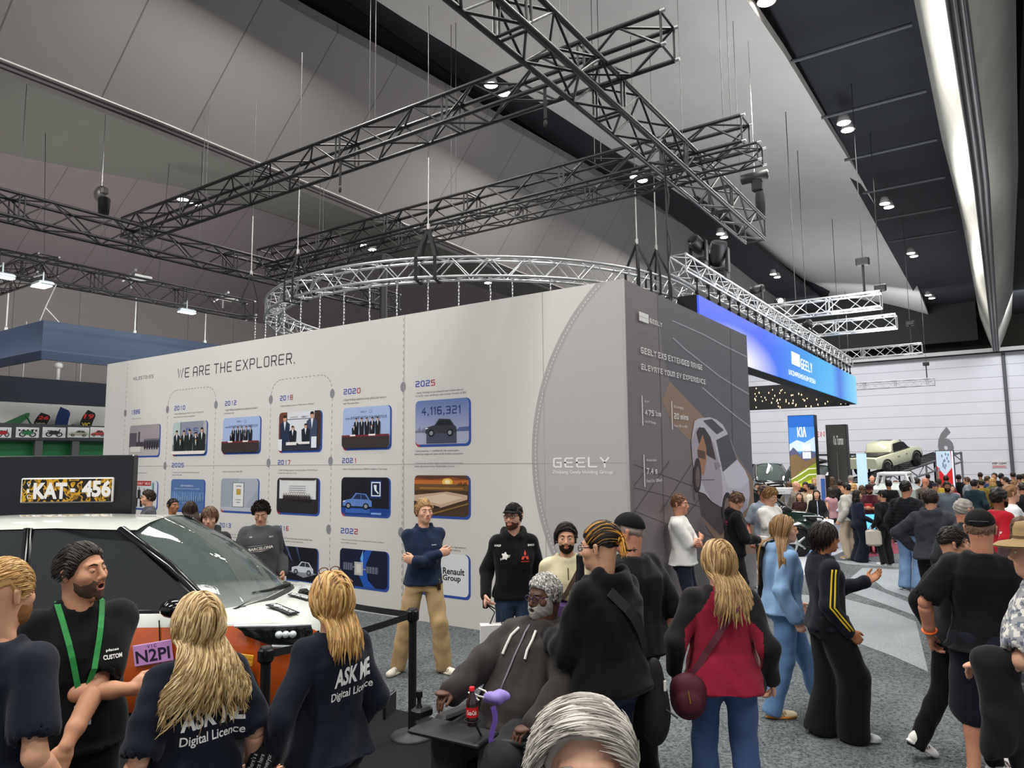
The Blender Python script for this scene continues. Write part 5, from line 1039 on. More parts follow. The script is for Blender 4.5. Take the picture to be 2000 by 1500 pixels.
# ------------------------------------------------------------------ people: distance-field bodies
def smin(a, b, k): h = np.clip(.5 + .5 * (b - a) / k, 0, 1); return b + (a - b) * h - k * h * (1 - h)
class Vol:
    """signed distance field on a grid; solids are blended into each other"""
    def __init__(s, lo, hi, h):
        s.h = h; s.lo = np.array(lo, float) - 2 * h; n = np.ceil((np.array(hi, float) + 2 * h - s.lo) / h).astype(int) + 1
        s.ax = [s.lo[i] + h * np.arange(n[i]) for i in range(3)]; s.D = np.full(n, .2, np.float32)
    def put(s, fn, lo, hi, k=.02, sub=False):
        m = k + 2 * s.h; i0 = [max(0, int((lo[i] - m - s.lo[i]) / s.h)) for i in range(3)]; i1 = [min(len(s.ax[i]), int((hi[i] + m - s.lo[i]) / s.h) + 2) for i in range(3)]
        if any(a >= b for a, b in zip(i0, i1)): return s
        sl = tuple(slice(a, b) for a, b in zip(i0, i1)); X, Y, Z = np.meshgrid(*[s.ax[i][i0[i]:i1[i]] for i in range(3)], indexing='ij', sparse=True)
        d = fn(X, Y, Z).astype(np.float32)
        s.D[sl] = -smin(-s.D[sl], d, k) if sub else smin(s.D[sl], d, k); return s
    def cone(s, a, b, r1, r2=None, k=.02, sub=False, flat=None):
        a, b = np.array(a, float), np.array(b, float); r2 = r1 if r2 is None else r2; ba = b - a; L = max(ba @ ba, 1e-9); r = max(r1, r2)
        def fn(X, Y, Z):
            px, py, pz = X - a[0], Y - a[1], Z - a[2]; t = np.clip((px * ba[0] + py * ba[1] + pz * ba[2]) / L, 0, 1)
            qx, qy, qz = px - t * ba[0], py - t * ba[1], pz - t * ba[2]
            if flat is not None:
                n, f = flat; w = (qx * n[0] + qy * n[1] + qz * n[2]) * (f - 1); qx, qy, qz = qx + w * n[0], qy + w * n[1], qz + w * n[2]
            return np.sqrt(qx ** 2 + qy ** 2 + qz ** 2) - (r1 + (r2 - r1) * t)
        return s.put(fn, np.minimum(a, b) - r, np.maximum(a, b) + r, k, sub)
    def ell(s, c, r, k=.02, sub=False, M=None):
        c = np.array(c, float); R_ = max(r); m = np.array(M) if M is not None else None
        def fn(X, Y, Z):
            x, y, z = X - c[0], Y - c[1], Z - c[2]
            if m is not None: x, y, z = m[0, 0] * x + m[1, 0] * y + m[2, 0] * z, m[0, 1] * x + m[1, 1] * y + m[2, 1] * z, m[0, 2] * x + m[1, 2] * y + m[2, 2] * z
            k0 = np.sqrt((x / r[0]) ** 2 + (y / r[1]) ** 2 + (z / r[2]) ** 2); k1 = np.sqrt((x / r[0] ** 2) ** 2 + (y / r[1] ** 2) ** 2 + (z / r[2] ** 2) ** 2) + 1e-6
            return k0 * (k0 - 1) / k1
        rr = np.array(r) if M is None else np.array([R_] * 3); return s.put(fn, c - rr, c + rr, k, sub)
    def loft(s, p0, ax, side, rows, off=0.0, k=.02, fwd=None):
        """rows of (t, half width, half depth, forward shift) along the axis; boxy ellipse sections"""
        p0, ax, side = np.array(p0, float), np.array(ax, float), np.array(side, float); ax = ax / np.linalg.norm(ax); side = side - ax * (side @ ax); side /= np.linalg.norm(side); f = np.cross(ax, side)
        T = [r[0] for r in rows]; A = [r[1] + off for r in rows]; B = [r[2] + off for r in rows]; Cc = [r[3] for r in rows]; R_ = max(A) + .03
        def fn(X, Y, Z):
            px, py, pz = X - p0[0], Y - p0[1], Z - p0[2]; t = px * ax[0] + py * ax[1] + pz * ax[2]; u = px * side[0] + py * side[1] + pz * side[2]; v = px * f[0] + py * f[1] + pz * f[2]
            a = np.interp(t, T, A); b = np.interp(t, T, B); v = v - np.interp(t, T, Cc)
            q = (np.abs(u / a) ** 2.4 + np.abs(v / b) ** 2.4) ** (1 / 2.4); d = (q - 1) * np.minimum(a, b)
            return np.maximum(d, np.maximum(T[0] - t, t - T[-1]))
        e0, e1 = p0 + ax * T[0], p0 + ax * T[-1]; return s.put(fn, np.minimum(e0, e1) - R_, np.maximum(e0, e1) + R_, k)
    def cut(s, p, n):                       # keep the side the normal points to
        X, Y, Z = np.meshgrid(*s.ax, indexing='ij', sparse=True); s.D = np.maximum(s.D, -((X - p[0]) * n[0] + (Y - p[1]) * n[1] + (Z - p[2]) * n[2])).astype(np.float32); return s
    def mesh(s):
        D = s.D; ins = D < 0; n = np.array(D.shape) - 1
        cnt = np.zeros(n, np.int8); off = [(i, j, k) for i in (0, 1) for j in (0, 1) for k in (0, 1)]
        cut = lambda A, o: A[o[0]:o[0] + n[0], o[1]:o[1] + n[1], o[2]:o[2] + n[2]]
        for o in off: cnt += cut(ins, o)
        act = (cnt > 0) & (cnt < 8); idx = np.argwhere(act)
        if len(idx) == 0: return np.zeros((0, 3)), np.zeros((0, 4), int)
        acc = np.zeros((len(idx), 3)); num = np.zeros(len(idx))
        for o in off:
            for a in range(3):
                if o[a]: continue
                q = list(o); q[a] = 1; d0 = D[tuple((idx + o).T)]; d1 = D[tuple((idx + q).T)]; m = (d0 < 0) != (d1 < 0); t = np.where(m, d0 / np.where(m, d0 - d1, 1), 0)
                p = np.tile(np.array(o, float), (len(idx), 1)); p[:, a] = t; acc[m] += p[m]; num += m
        V = s.lo + (idx + acc / num[:, None]) * s.h
        ids = np.full(n, -1, np.int64); ids[act] = np.arange(len(idx)); F = []
        for a in range(3):
            b, c = (a + 1) % 3, (a + 2) % 3; sl0 = [slice(1, -1)] * 3; sl0[a] = slice(0, -1); sl1 = list(sl0); sl1[a] = slice(1, None)
            i0, i1 = ins[tuple(sl0)], ins[tuple(sl1)]; e = np.argwhere(i0 != i1)
            if len(e) == 0: continue
            base = e.copy(); base[:, b] += 1; base[:, c] += 1; pos = i0[tuple(e.T)]; qs = []
            for db, dc in ((0, 0), (1, 0), (1, 1), (0, 1)):
                g = base.copy(); g[:, b] -= 1 - db; g[:, c] -= 1 - dc; qs.append(ids[tuple(g.T)])
            q = np.stack(qs, 1); q[~pos] = q[~pos][:, ::-1]; F.append(q)
        return V, np.concatenate(F)
def vnormals(V, F):
    n = np.cross(V[F[:, 2]] - V[F[:, 0]], V[F[:, 3]] - V[F[:, 1]]); N = np.zeros_like(V)
    for k in range(4): np.add.at(N, F[:, k], n)
    return N / (np.linalg.norm(N, axis=1)[:, None] + 1e-9)
def ripple(V, F, amp, fr, seed=0.0, stretch=(1, 1, .45)):
    """soft cloth folds"""
    N = vnormals(V, F); rs = np.random.RandomState(int(seed * 10) + 7); d = np.zeros(len(V))
    for i in range(7):
        w = rs.normal(size=3) * fr * np.array(stretch); d += np.sin(V @ w + rs.uniform(0, 6.28) + 1.3 * np.sin(V @ (rs.normal(size=3) * fr * .5))) * (.5 if i > 3 else 1)
    return V + N * (amp * (d / 3.2 + .3))[:, None]
class Geo:
    """collects numpy pieces into one mesh"""
    def __init__(s): s.V = []; s.F = []; s.m = []; s.n = 0
    def add(s, V, F, mi=0):
        V = np.asarray(V, float); s.V.append(V); s.F += [tuple(int(i) + s.n for i in f) for f in F]; s.m += (list(mi) if hasattr(mi, '__len__') else [mi] * len(F)); s.n += len(V); return s
    def mb(s, mb): b = list(mb.m); return s.add(mb.v, mb.f, b)
    def build(s, name, mats, parent, sc):
        V = np.concatenate(s.V) * sc
        return mesh_obj(name, V, s.F, mats, s.m, True, parent, (0, 0, 0))
def ik(S, T, l1, l2, pole):
    S, T = Vector(S), Vector(T); d = T - S; L = min(d.length, l1 + l2 - .002); d.normalize(); T = S + d * L
    a = (l1 * l1 - l2 * l2 + L * L) / (2 * L); h = math.sqrt(max(l1 * l1 - a * a, 0)); p = Vector(pole); p = p - d * p.dot(d); p = p.normalized() if p.length > 1e-6 else Vector((0, -1, 0))
    return S + d * a + p * h, T
TORSO = [(-.12, .15, .10, -.005), (-.03, .168, .118, -.015), (.05, .162, .112, -.005), (.13, .148, .103, .005), (.23, .155, .108, .008), (.33, .168, .115, .004), (.40, .168, .108, -.008), (.455, .135, .088, -.016), (.495, .098, .072, -.02), (.53, .068, .062, -.02), (.56, .058, .058, -.015)]
def torso_rows(fat=0.0, fem=0.0, t1=.56, t0=-.12):
    o = []
    for t, a, b, c in TORSO:
        g = math.exp(-((t - .1) / .17) ** 2); hp = math.exp(-((t + .03) / .1) ** 2); sh = math.exp(-((t - .42) / .1) ** 2)
        o.append((t, a * (1 + .30 * fat * g + .12 * fat * hp + .06 * fem * hp - .07 * fem * sh - .05 * fem * g + .1 * fat * sh), b * (1 + .55 * fat * g + .25 * fat * hp + .3 * fat * sh * .5), c + .03 * fat * g))
    return [r for r in o if t0 - 1e-6 <= r[0] <= t1 + 1e-6]
EYEW = mat('#e4e0da', .25); LIPC = {}
def locks(mb, hc, R3, roots, length, rad, dirf, off=.004, wave=(.0, 8.0), n=10, seed=1, mats=3, clear=None, proj=.95):
    """hair strands as tapered tubes; head-local scalp ellipsoid guides them until they hang free"""
    rnd = random.Random(seed); c = Vector((0, -.012, .025)); er = Vector((.078 + off, .098 + off, .097 + off))
    def push(p, e=1.0):
        q = p - c; k = math.sqrt((q.x / er.x) ** 2 + (q.y / er.y) ** 2 + (q.z / er.z) ** 2); return c + q * (e / max(k, 1e-5)) if k < e else p
    for r0 in roots:
        p = push(Vector(r0), 1.0); pts = [p]; L = length * rnd.uniform(.82, 1.1); st = L / n; ph = rnd.uniform(0, 6.28); wv = wave[0] * rnd.uniform(.6, 1.3); lift = rnd.uniform(1.0, 1.05); d = Vector(dirf(p)).normalized()
        for k in range(1, n + 1):
            nd = Vector(dirf(p)); q_ = p - c; nv = Vector((q_.x / er.x ** 2, q_.y / er.y ** 2, q_.z / er.z ** 2)).normalized()
            if p.z > -.06: nd = nd - nv * max(nd.dot(nv), 0) * proj
            d = (d * .5 + nd.normalized() * .5).normalized(); p = p + d * st
            if clear is not None: p = clear(p)
            p = push(p, lift); w = Vector((math.sin(ph + wave[1] * L * k / n * 6.28), math.cos(ph + wave[1] * L * k / n * 6.28), 0)) * (wv * k / n)
            pts.append(p + w)
        rs = [rad * q * rnd.uniform(.9, 1.1) for q in ([.7] + [1.0] * (n - 3) + [.8, .5, .15])][:n + 1]
        mb.path([hc + R3 @ q for q in pts], rs, 5, rnd.randrange(mats), rx=.55)
def hairline(y, front, back): return np.interp(y, [-.1, -.04, -.012, .022, .046, .085], [back, back + .018, -.022 + max(back, -.03) * .3, -.004, .052, front])
def scalp(n, seed, zmin_front=.06, zmin_back=-.05, ymax=.085):
    """evenly scattered root points on the haired part of the head"""
    out = []; rnd = random.Random(seed); k = 0
    while len(out) < n and k < n * 30:
        k += 1; z = rnd.uniform(-.8, 1); a = rnd.uniform(0, 2 * math.pi); r = math.sqrt(1 - z * z); p = Vector((.078 * r * math.cos(a), -.012 + .098 * r * math.sin(a), .025 + .097 * z))
        if p.z > hairline(p.y, zmin_front, zmin_back) + .004 and p.y < ymax: out.append(p)
    return out
def person(name_label, pos, rz, h=1.75, pose=None, skin_c='#d9a98c', top=None, bottom=None, shoes=None, hair=None, head=None, fat=0.0, fem=0.0, res=1.0, group=None, beard=None, cap=None, glasses=None, bare=None, seed=1):
    """one figure, facing +Y before it is turned; all lengths for a 1.75 m body, then scaled"""
    pose = pose or {}; sc = h / 1.75; rnd = random.Random(seed)
    root = thing('person', name_label, 'person', pos, group, rz=rz, world=False)
    sk = skin(skin_c); g_ = pose.get
    pel = Vector(g_('pel', (0, 0, .95))); lean = Vector(g_('lean', (0, 0, 0))); up = (Vector((0, 0, .53)) + lean); up = up.normalized() * .53
    tw = math.radians(g_('twist', 0)); ptw = math.radians(g_('hips', 0)); side = Vector((math.cos(tw), math.sin(tw), 0)); hside = Vector((math.cos(ptw), math.sin(ptw), 0))
    N = pel + up; fwd = Vector((0, 0, 1)).cross(side); axn = up.normalized(); tfwd = axn.cross(side - axn * side.dot(axn)).normalized()
    shw = (.160 - .018 * fem + .016 * fat) * g_('shw', 1.0); shz = -.085 + g_('shrug', 0)
    SH = {q: N + side * (shw * q) + axn * shz - tfwd * .012 for q in (1, -1)}; HP = {q: pel + hside * (.088 * q * (1 + .15 * fat)) - Vector((0, 0, .03)) for q in (1, -1)}
    W = {1: Vector(g_('RH', (.275 + .05 * fat, .05, .90))), -1: Vector(g_('LH', (-.275 - .05 * fat, .05, .90)))}; EP = {1: Vector(g_('RE', (.25, -1, -.1))), -1: Vector(g_('LE', (-.25, -1, -.1)))}
    AN = {1: Vector(g_('RF', (.10, -.03, .085))), -1: Vector(g_('LF', (-.10, -.03, .085)))}; KP = {1: Vector(g_('RK', (.1, 1, 0))), -1: Vector(g_('LK', (-.1, 1, 0)))}
    EL, KN = {}, {}
    for q in (1, -1):
        EL[q], W[q] = ik(SH[q], W[q], .30, .265, EP[q]); KN[q], AN[q] = ik(HP[q], AN[q], .425, .43, KP[q])
    hy, hp_, hr = [math.radians(a) for a in g_('head', (0, 0, 0))]
    R3 = Euler((-hp_, hr, hy), 'XYZ').to_matrix(); hc = N + axn * .105 + Vector((0, .012, .045)) + R3 @ Vector((0, .012, .02)) - Vector((0, .012, .02)) + Vector(g_('hoff', (0, 0, 0)))
    HM = Matrix.Translation(hc) @ R3.to_4x4(); B = Geo(); mats_b = [sk]
    def mslot(m):
        if m not in mats_b: mats_b.append(m)
        return mats_b.index(m)
    # -------- body under the clothes: one blended surface
    lo = np.array([-.62, -.62, 0]); hi = np.array([.62, .95, 1.62]); allp = [pel, N] + list(SH.values()) + list(EL.values()) + list(W.values()) + list(KN.values()) + list(AN.values())
    lo = np.min([list(p) for p in allp], 0) - .22; hi = np.max([list(p) for p in allp], 0) + .2
    v = Vol(lo, hi, .022 if res < 1 else .017)
    v.loft(pel, axn, side, torso_rows(fat, fem), -.02, .03)
    for q in (1, -1):
        ta_ = .62 if (top and top.get('sleeve', 'long') == 'long') else 1.0; tl_ = .6 if (bottom and bottom.get('kind', 'trousers') == 'trousers') else 1.0
        v.cone(SH[q], EL[q], .043 * ta_ + (1 - .6 * (ta_ < 1)) * .012 * fat, .038 * ta_, .03).cone(EL[q], W[q].lerp(EL[q], .55), .038 * ta_, .03 * ta_, .02); v.cone(HP[q] + Vector((0, 0, .02)), KN[q], .085 * tl_ + .012 * fat, .056 * tl_, .03).cone(KN[q], AN[q], .054 * tl_, .036 * tl_, .02)
        if tl_ == 1: v.ell(KN[q].lerp(AN[q], .3) - Vector((0, .012, 0)), (.05 * tl_ + .012 * fat, .052 * tl_ + .012 * fat, .12), .03)
    v.cone(N - axn * .06, hc + R3 @ Vector((0, -.025, -.05)), .052 + .008 * fat, .05, .02)
    V, F = v.mesh(); B.add(V, F)
    # -------- forearms and hands, finer
    hr_ = (.0048 if res >= 1.5 else .0065 if res >= 1 else .010)
    for q in (1, -1):
        key = 'R' if q == 1 else 'L'
        if g_(key + 'hide'): continue
        d = Vector(g_(key + 'D', (W[q] - EL[q]).normalized())).normalized(); n = Vector(g_(key + 'N', (-q, .15, 0))); n = (n - d * n.dot(d)).normalized(); t = d.cross(n) * q
        curl = g_(key + 'C', .5); w = W[q]; al = (EL[q] - w).normalized(); e0 = w + al * .215
        pts = [w, e0, w + d * .2, w + d * .1 + n * .1, w + t * .08, w - t * .05]; L_ = np.min([list(p) for p in pts], 0) - .05; H_ = np.max([list(p) for p in pts], 0) + .05
        hv = Vol(L_, H_, hr_)
        lg_ = top and top.get('sleeve', 'long') == 'long'; e1_ = w.lerp(e0, .3 if lg_ else 1.0)
        hv.cone(e1_, w.lerp(e0, .35), (.026 if lg_ else .043 + .006 * fat), .026 if lg_ else .036, .01).cone(w.lerp(e0, .35), w, .026 if lg_ else .036, .0255, .015)
        hv.cone(w, w + d * .035, .026, .027, .012, flat=(n, 1.35)); hv.cone(w + d * .035, w + d * .078, .039, .040, .014, flat=(n, 2.7)); hv.ell(w + d * .04 + t * .025 + n * .008, (.02, .02, .02), .015)
        for i in range(4):
            ln = (.072, .081, .075, .058)[i]; b = w + d * (.083 - .004 * abs(i - 1.2)) + t * (.031 - .0205 * i); dd = d.copy() + t * (.05 - .033 * i) * g_(key + 'S', .4); dd.normalize(); r_ = (.0092, .0096, .0092, .0082)[i]; p = b - dd * .015
            for j, fr in enumerate((.5, .3, .22)):
                a = curl * (1, 1.25, .9)[j] * (1 + .12 * i); dd = (dd * math.cos(a) + n * math.sin(a)); dd.normalize(); nn = (n - dd * n.dot(dd)); 
                p2 = p + dd * (ln * fr + (.015 if j == 0 else 0)); hv.cone(p, p2, r_, r_ * .93, .004); p = p2; r_ *= .93; n2 = n
                n_loc = nn.normalized() if nn.length > 1e-4 else n
        tb = w + d * .022 + t * .028 + n * .006; td = (d * .78 + t * .5 + n * .35).normalized(); p2 = tb + td * .045; hv.cone(tb, p2, .0135, .0115, .01); td = (td + d * .55 + n * curl * .8 - t * .3).normalized(); hv.cone(p2, p2 + td * .042, .0112, .0088, .005)
        V, F = hv.mesh(); B.add(V, F)
    # -------- head with a face
    hh = (.0042 if res >= 1.5 else .0058 if res >= 1 else .009); head = head or {}; hd = head.get; fw_ = 1 + hd('wide', 0) + .10 * fat
    nk = HM.inverted() @ (N + axn * -.02)
    hv = Vol((-.1, -.125, min(-.16, nk.z - .02)), (.1, .135, .135), hh)
    hv.ell((0, -.012, .025), (.075, .095, .094), .02).ell((0, .022, -.03), (.060 * fw_, .068, .082), .03).ell((0, .03, -.072), (.048 * fw_, .052, .045), .03).ell((0, .076, -.096 - hd('chin', 0) - hd('open', 0)), (.020, .017, .017), .025)
    if fat > .5: hv.ell((0, .035, -.1), (.05, .045, .03), .03)
    for q in (1, -1):
        hv.ell((.046 * q * fw_, .055, -.02), (.02, .026, .022), .025); hv.cone((.012 * q, .0835, .033), (.043 * q, .068, .03), .009, .008, .014); hv.ell((.031 * q, .105, .011), (.017, .022, .012), .012, True)
        hv.cone((.080 * q, -.015, -.02), (.086 * q, -.02, .016), .012, .0155, .006, flat=(Vector((1, 0, 0)), 2.0)); hv.ell((.096 * q, -.012, .004), (.008, .010, .016), .004, True)
        hv.ell((.0115 * q, .098, -.031), (.0085, .0095, .008), .007)
    hv.cone((0, .086, .018), (0, .109, -.024), .0085, .0125, .010).ell((0, .080, -.06), (.029, .017, .024), .02)
    mo = hd('open', 0.0)
    hv.ell((0, .0925, -.0535), (.021, .0075, .005), .007).ell((0, .0905, -.0665 - mo), (.019, .0075, .0058), .007)
    if mo: hv.ell((0, .104, -.0605 - mo * .5), (.017, .026, .0035 + mo * .55), .004, True); hv.ell((0, .06, -.1 - mo), (.02, .02, .016), .02)
    else: hv.cone((-.02, .0995, -.060), (.02, .0995, -.060), .0022, .0022, .003, True)
    hv.cone((0, -.03, -.05), (nk.x, nk.y - .0, nk.z), .054 + .012 * fat - .006 * fem, .058 + .012 * fat - .006 * fem, .03)
    V, F = hv.mesh(); fc = V[F].mean(1); lip = (np.abs(fc[:, 0]) < .0225) & (fc[:, 1] > .083) & (fc[:, 2] > -.0765 - mo) & (fc[:, 2] < -.047) & ((fc[:, 0] / .0235) ** 2 + ((fc[:, 2] + .0605 + mo * .5) / (.0145 + mo * .7)) ** 2 < 1)
    mi = np.zeros(len(F), int); sc3 = rgb(skin_c); lc = mat((sc3[0] * .82, sc3[1] * .52, sc3[2] * .52), .5); mi[lip] = mslot(lc)
    if mo:
        inn = (np.abs(fc[:, 0]) < .017) & (fc[:, 1] < .094) & (fc[:, 1] > .06) & (np.abs(fc[:, 2] + .0605 + mo * .5) < .004 + mo * .55); mi[inn] = mslot(mat('#3a1214', .5))
    for m_, f_ in (head.get('zones') or []): mi[f_(fc)] = mslot(m_)
    MV = np.array(HM)[:3, :3]; tr = np.array(hc); toW = lambda A: np.asarray(A) @ MV.T + tr
    B.add(toW(V), F, mi)
    if res >= .9:
        mb = MB(); iris = mslot(mat(hd('iris', '#3b2a1d'), .15)); ew = mslot(EYEW); cl = hd('lids', .55)
        brow = mslot(mat(hd('brow', '#2a1d16'), .9))
        for q in (1, -1):
            c = Vector((.0315 * q, .0775, .0095)); mb.ell(c, (.0140, .0115, .0105), 14, 10, ew); gz = Vector(hd('gaze', (0, 1, -.1))).normalized(); mb.ell(c + Vector((gz.x * .008, .0085, gz.z * .006)), (.0058, .005, .0058), 10, 8, iris)
            for k in range(1): # upper lid cap
                rows = [[c + Vector((.0162 * math.cos(a) * math.cos(b_), .0142 * math.sin(b_) * 1.0, 0)) * 1.0 + Vector((0, 0, 0)) for a in (0,)] for b_ in (0,)]
            rows = []
            for i in range(6):
                e = math.radians(90 - (90 - 62 * (1 - cl) + 20 * cl) * i / 5) if cl < .9 else math.radians(90 - 110 * i / 5)
                rows.append([c + Vector((.0156 * math.cos(e) * math.cos(a), .0138 * math.cos(e) * math.sin(a), .0128 * math.sin(e))) for a in np.linspace(-.25, math.pi + .25, 11)])
            mb.grid([list(reversed(r)) for r in rows], 0)
            rows = []
            for i in range(4):
                e = math.radians(-90 + 52 * i / 3); rows.append([c + Vector((.0156 * math.cos(e) * math.cos(a), .0138 * math.cos(e) * math.sin(a), .0128 * math.sin(e))) for a in np.linspace(-.25, math.pi + .25, 11)])
            mb.grid(rows, 0)
            mb.path([(.014 * q, .0925, .0295), (.03 * q, .0895, .036), (.047 * q, .074, .031)], [.003, .0038, .002], 6, brow, rx=.9)
        if mo: mb.box((0, .088, -.0555), (.024, .006, .006), mi=ew)
        B.add(toW(mb.v), mb.f, mb.m)
    for fn in (bare or []): fn(B, mslot)
    B.build('body', mats_b, root, sc)
    # -------- beard / hair / cap / glasses
    def shell(h_, c, r, front, back, seed_, amp=.004, extra=None, sideb=None, zlow=-.2):
        v_ = Vol((-.13, -.16, -.32 if extra else -.14), (.13, .14, .17), h_); v_.ell(c, r, .01)
        if extra: extra(v_)
        X, Y, Z = np.meshgrid(*v_.ax, indexing='ij', sparse=True); zz = hairline(Y, front, back) + 0 * X
        ms = (zz - Z) * .8
        if extra: ms = np.where(Y < hd('facey', .025), np.minimum(ms, Y - hd('facey', .025)), ms)
        v_.D = np.maximum(v_.D, ms).astype(np.float32); V_, F_ = v_.mesh(); return (ripple(V_, F_, amp, 95 if amp < .004 else 60, seed_, (1, .5, 1)) if len(V_) else V_), F_
    hk = (hair or {}).get('kind', 'short'); hcol = (hair or {}).get('col', '#2a1d16'); hs = 1 / 1
    hrgb = rgb(hcol)
    HMs = [mat(tuple(min(1, x * f) for x in hrgb[:3]), .55, 0, .3, 0, .2, 40) for f in (1.0, .72, 1.3)]
    if hair and hair.get('cols'): HMs = [mat(c, .5, 0, .35, 0, .15, 40) for c in hair['cols']]
    hvx = .0055 if res >= 1 else .009
    if hk != 'bald':
        G = Geo(); th = hair.get('th', .012) * .7 if hair else .008; ext = None; fr, bk = hair.get('front', .076), hair.get('back', -.06)
        if hk == 'long' and not (hair.get('locks') and res >= 1):
            Lh = hair.get('len', .25); bw = hair.get('w', .085)
            def ext(v_, Lh=Lh, bw=bw):
                zb = .03 - Lh
                v_.cone((0, -.045, .0), (0, -.075, zb * .55), bw * .95, bw, .03, flat=(Vector((0, 1, 0)), 1.5)); v_.cone((0, -.07, zb * .5), (0, -.085, zb), bw, bw * .75, .03, flat=(Vector((0, 1, 0)), 2.0))
                for q in (1, -1): v_.cone((.07 * q, -.01, .03), (.082 * q, .0, zb * .6), .026, .03, .02)
        if hair.get('shell', True):
            V, F = shell(hvx, (0, -.014, .027), (.077 + th, .097 + th, .095 + th * 1.4), fr, bk, seed, .0025 if res >= 1 and hair.get('strands', 1) else .007, ext)
            if len(V): G.add(toW(V), F, 0)
        if hk == 'short' and res >= 1 and hair.get('strands', 1):
            st_ = hair.get('style', 'fwd'); mb = MB(); L_ = hair.get('slen', .045)
            df = {'fwd': lambda p: (p.x * 3, .55, .25 - (p.y + .02) * 9 if p.y > 0 else -.1 + p.z * 3), 'back': lambda p: (p.x * 2, -1, .5 + p.y * 4 if p.y > 0 else -.6), 'side': lambda p: (1, .3, -p.x * 6), 'down': lambda p: (p.x * 2, p.y * 2.5, -.9 + max(p.z - .08, 0) * 14), 'up': lambda p: (p.x * 6, p.y * 4 + .2, 1.1)}[st_]
            locks(mb, hc, R3, scalp(int(hair.get('n', 260) * (1.6 if res >= 1.5 else 1)), seed + 5, fr - .004, bk + .012, .088), L_, hair.get('rad', .0062), df, th * 1.25, (hair.get('curl', .002), 6.0), 6, seed, proj=hair.get('proj', .9))
            G.mb(mb)
        if hair.get('locks'):
            mb = MB(); hair['locks'](mb, hc, R3); G.mb(mb)
        if G.n: G.build('hair', HMs, root, sc)
    if beard:
        v_ = Vol((-.09, -.03, -.15), (.09, .13, .02), hvx); o = beard.get('th', .0055)
        v_.ell((0, .022, -.03), (.060 * fw_ + o, .068 + o, .082 + o), .02).ell((0, .03, -.072), (.048 * fw_ + o, .052 + o, .045 + o), .03).ell((0, .076, -.096 - mo), (.020 + o, .017 + o, .017 + o), .025).ell((0, .080, -.06), (.029 + o, .0165 + o, .024), .02)
        X, Y, Z = np.meshgrid(*v_.ax, indexing='ij', sparse=True); line = np.where(np.abs(X) > .035, .0, -.035) + beard.get('line', 0); cutz = Z - np.minimum(-.036, -.036 + (np.abs(X) - .03) * .9); cutz = Z - (-.040 + np.clip(np.abs(X) - .026, 0, .05) * 1.2)
        mouth = .0185 + mo * .35 - np.sqrt(X ** 2 * .8 + ((Z + .061 + mo * .5) * 1.7) ** 2 + 0 * Y)
        back_ = .004 - Y; v_.D = np.maximum(np.maximum(v_.D, cutz), np.maximum(mouth, back_)).astype(np.float32); V, F = v_.mesh()
        if len(V): Geo().add(toW(ripple(V, F, .0015, 160, seed, (1, 1, 1))), F).build('beard', [mat(beard['col'], .9, 0, .1, 0, .25, 80)], root, sc)
    if cap:
        cm = mat(cap['col'], .85, 0, .15, 0, .1, 20); v_ = Vol((-.12, -.14, .0), (.12, .16, .16), hvx); v_.ell((0, -.012, .03), (.087, .108, .104), .01); v_.cut((0, 0, .050), (0, -.22, 1)); 
        V, F = v_.mesh(); o = Geo().add(toW(V), F); 
        if cap.get('slit'): # rear strap opening with a band below it
            pass
        o.build('cap', [cm], root, sc)
        bk_ = -1 if cap.get('back') else 1
        rows = [[Vector((.083 * math.sin(a), bk_ * (.078 * math.cos(a) + r_ * .075 * max(math.cos(a), 0) ** .6) - .0, .066 - .012 * r_ - .016 * abs(math.sin(a)) * (.5 + .5 * r_))) for a in np.linspace(-1.25, 1.25, 15)] for r_ in np.linspace(0, 1, 5)]
        mb = MB().grid([[Vector(toW(p)) for p in r] for r in rows]).grid([[Vector(toW(p - Vector((0, 0, .004)))) for p in reversed(r)] for r in rows])
        Geo().mb(mb).build('cap_peak', [cm], root, sc)
    if glasses:
        mb = MB(); gc = glasses if isinstance(glasses, str) else '#141416'
        for q in (1, -1):
            loop = [(.032 * q + .0235 * math.cos(a) * (1 if abs(math.cos(a)) < .9 else 1), .1015 - abs(.0235 * math.cos(a) + .0) * .06, .008 + .0165 * math.sin(a)) for a in np.linspace(0, 2 * math.pi, 16, endpoint=False)]
            mb.path([Vector(toW(p)) for p in loop], .0024, 6, closed=True); mb.tube(Vector(toW((.054 * q, .098, .012))), Vector(toW((.080 * q, -.01, .014))), .0024, 6)
        mb.tube(Vector(toW((-.009, .106, .01))), Vector(toW((.009, .106, .01))), .0024, 6); Geo().mb(mb).build('glasses', [mat(gc, .3)], root, sc)
    # -------- top garment
    gr = .011 if res >= 1.5 else .0135 if res >= 1 else .02; OUT = {'root': root, 'sc': sc, 'hc': hc, 'R3': R3, 'N': N, 'W': W, 'EL': EL, 'KN': KN, 'AN': AN, 'SH': SH, 'pel': pel, 'toW': toW, 'axn': axn, 'tfwd': tfwd, 'side': side}
    if top:
        tg = top.get; lo_ = tg('loose', .018); sl = tg('sleeve', 'long'); hem = tg('hem', -.06)
        P_ = [pel + Vector((0, 0, hem)), N] + list(SH.values()) + (list(EL.values()) + list(W.values()) if sl == 'long' else list(EL.values()))
        v = Vol(np.min([list(p) for p in P_], 0) - .26, np.max([list(p) for p in P_], 0) + .22, gr)
        rows = torso_rows(fat, fem, .545, -.12); r0 = rows[0]; rows = [(hem, rows[1][1] + tg('flare', .022) + .012 * fat, rows[1][2] + tg('flare', .022) + .01 * fat, rows[1][3])] + [(r[0], r[1] + (.014 if r[0] < .02 else .0), r[2] + (.008 if r[0] < .02 else 0), r[3]) for r in rows if r[0] > hem + .01]
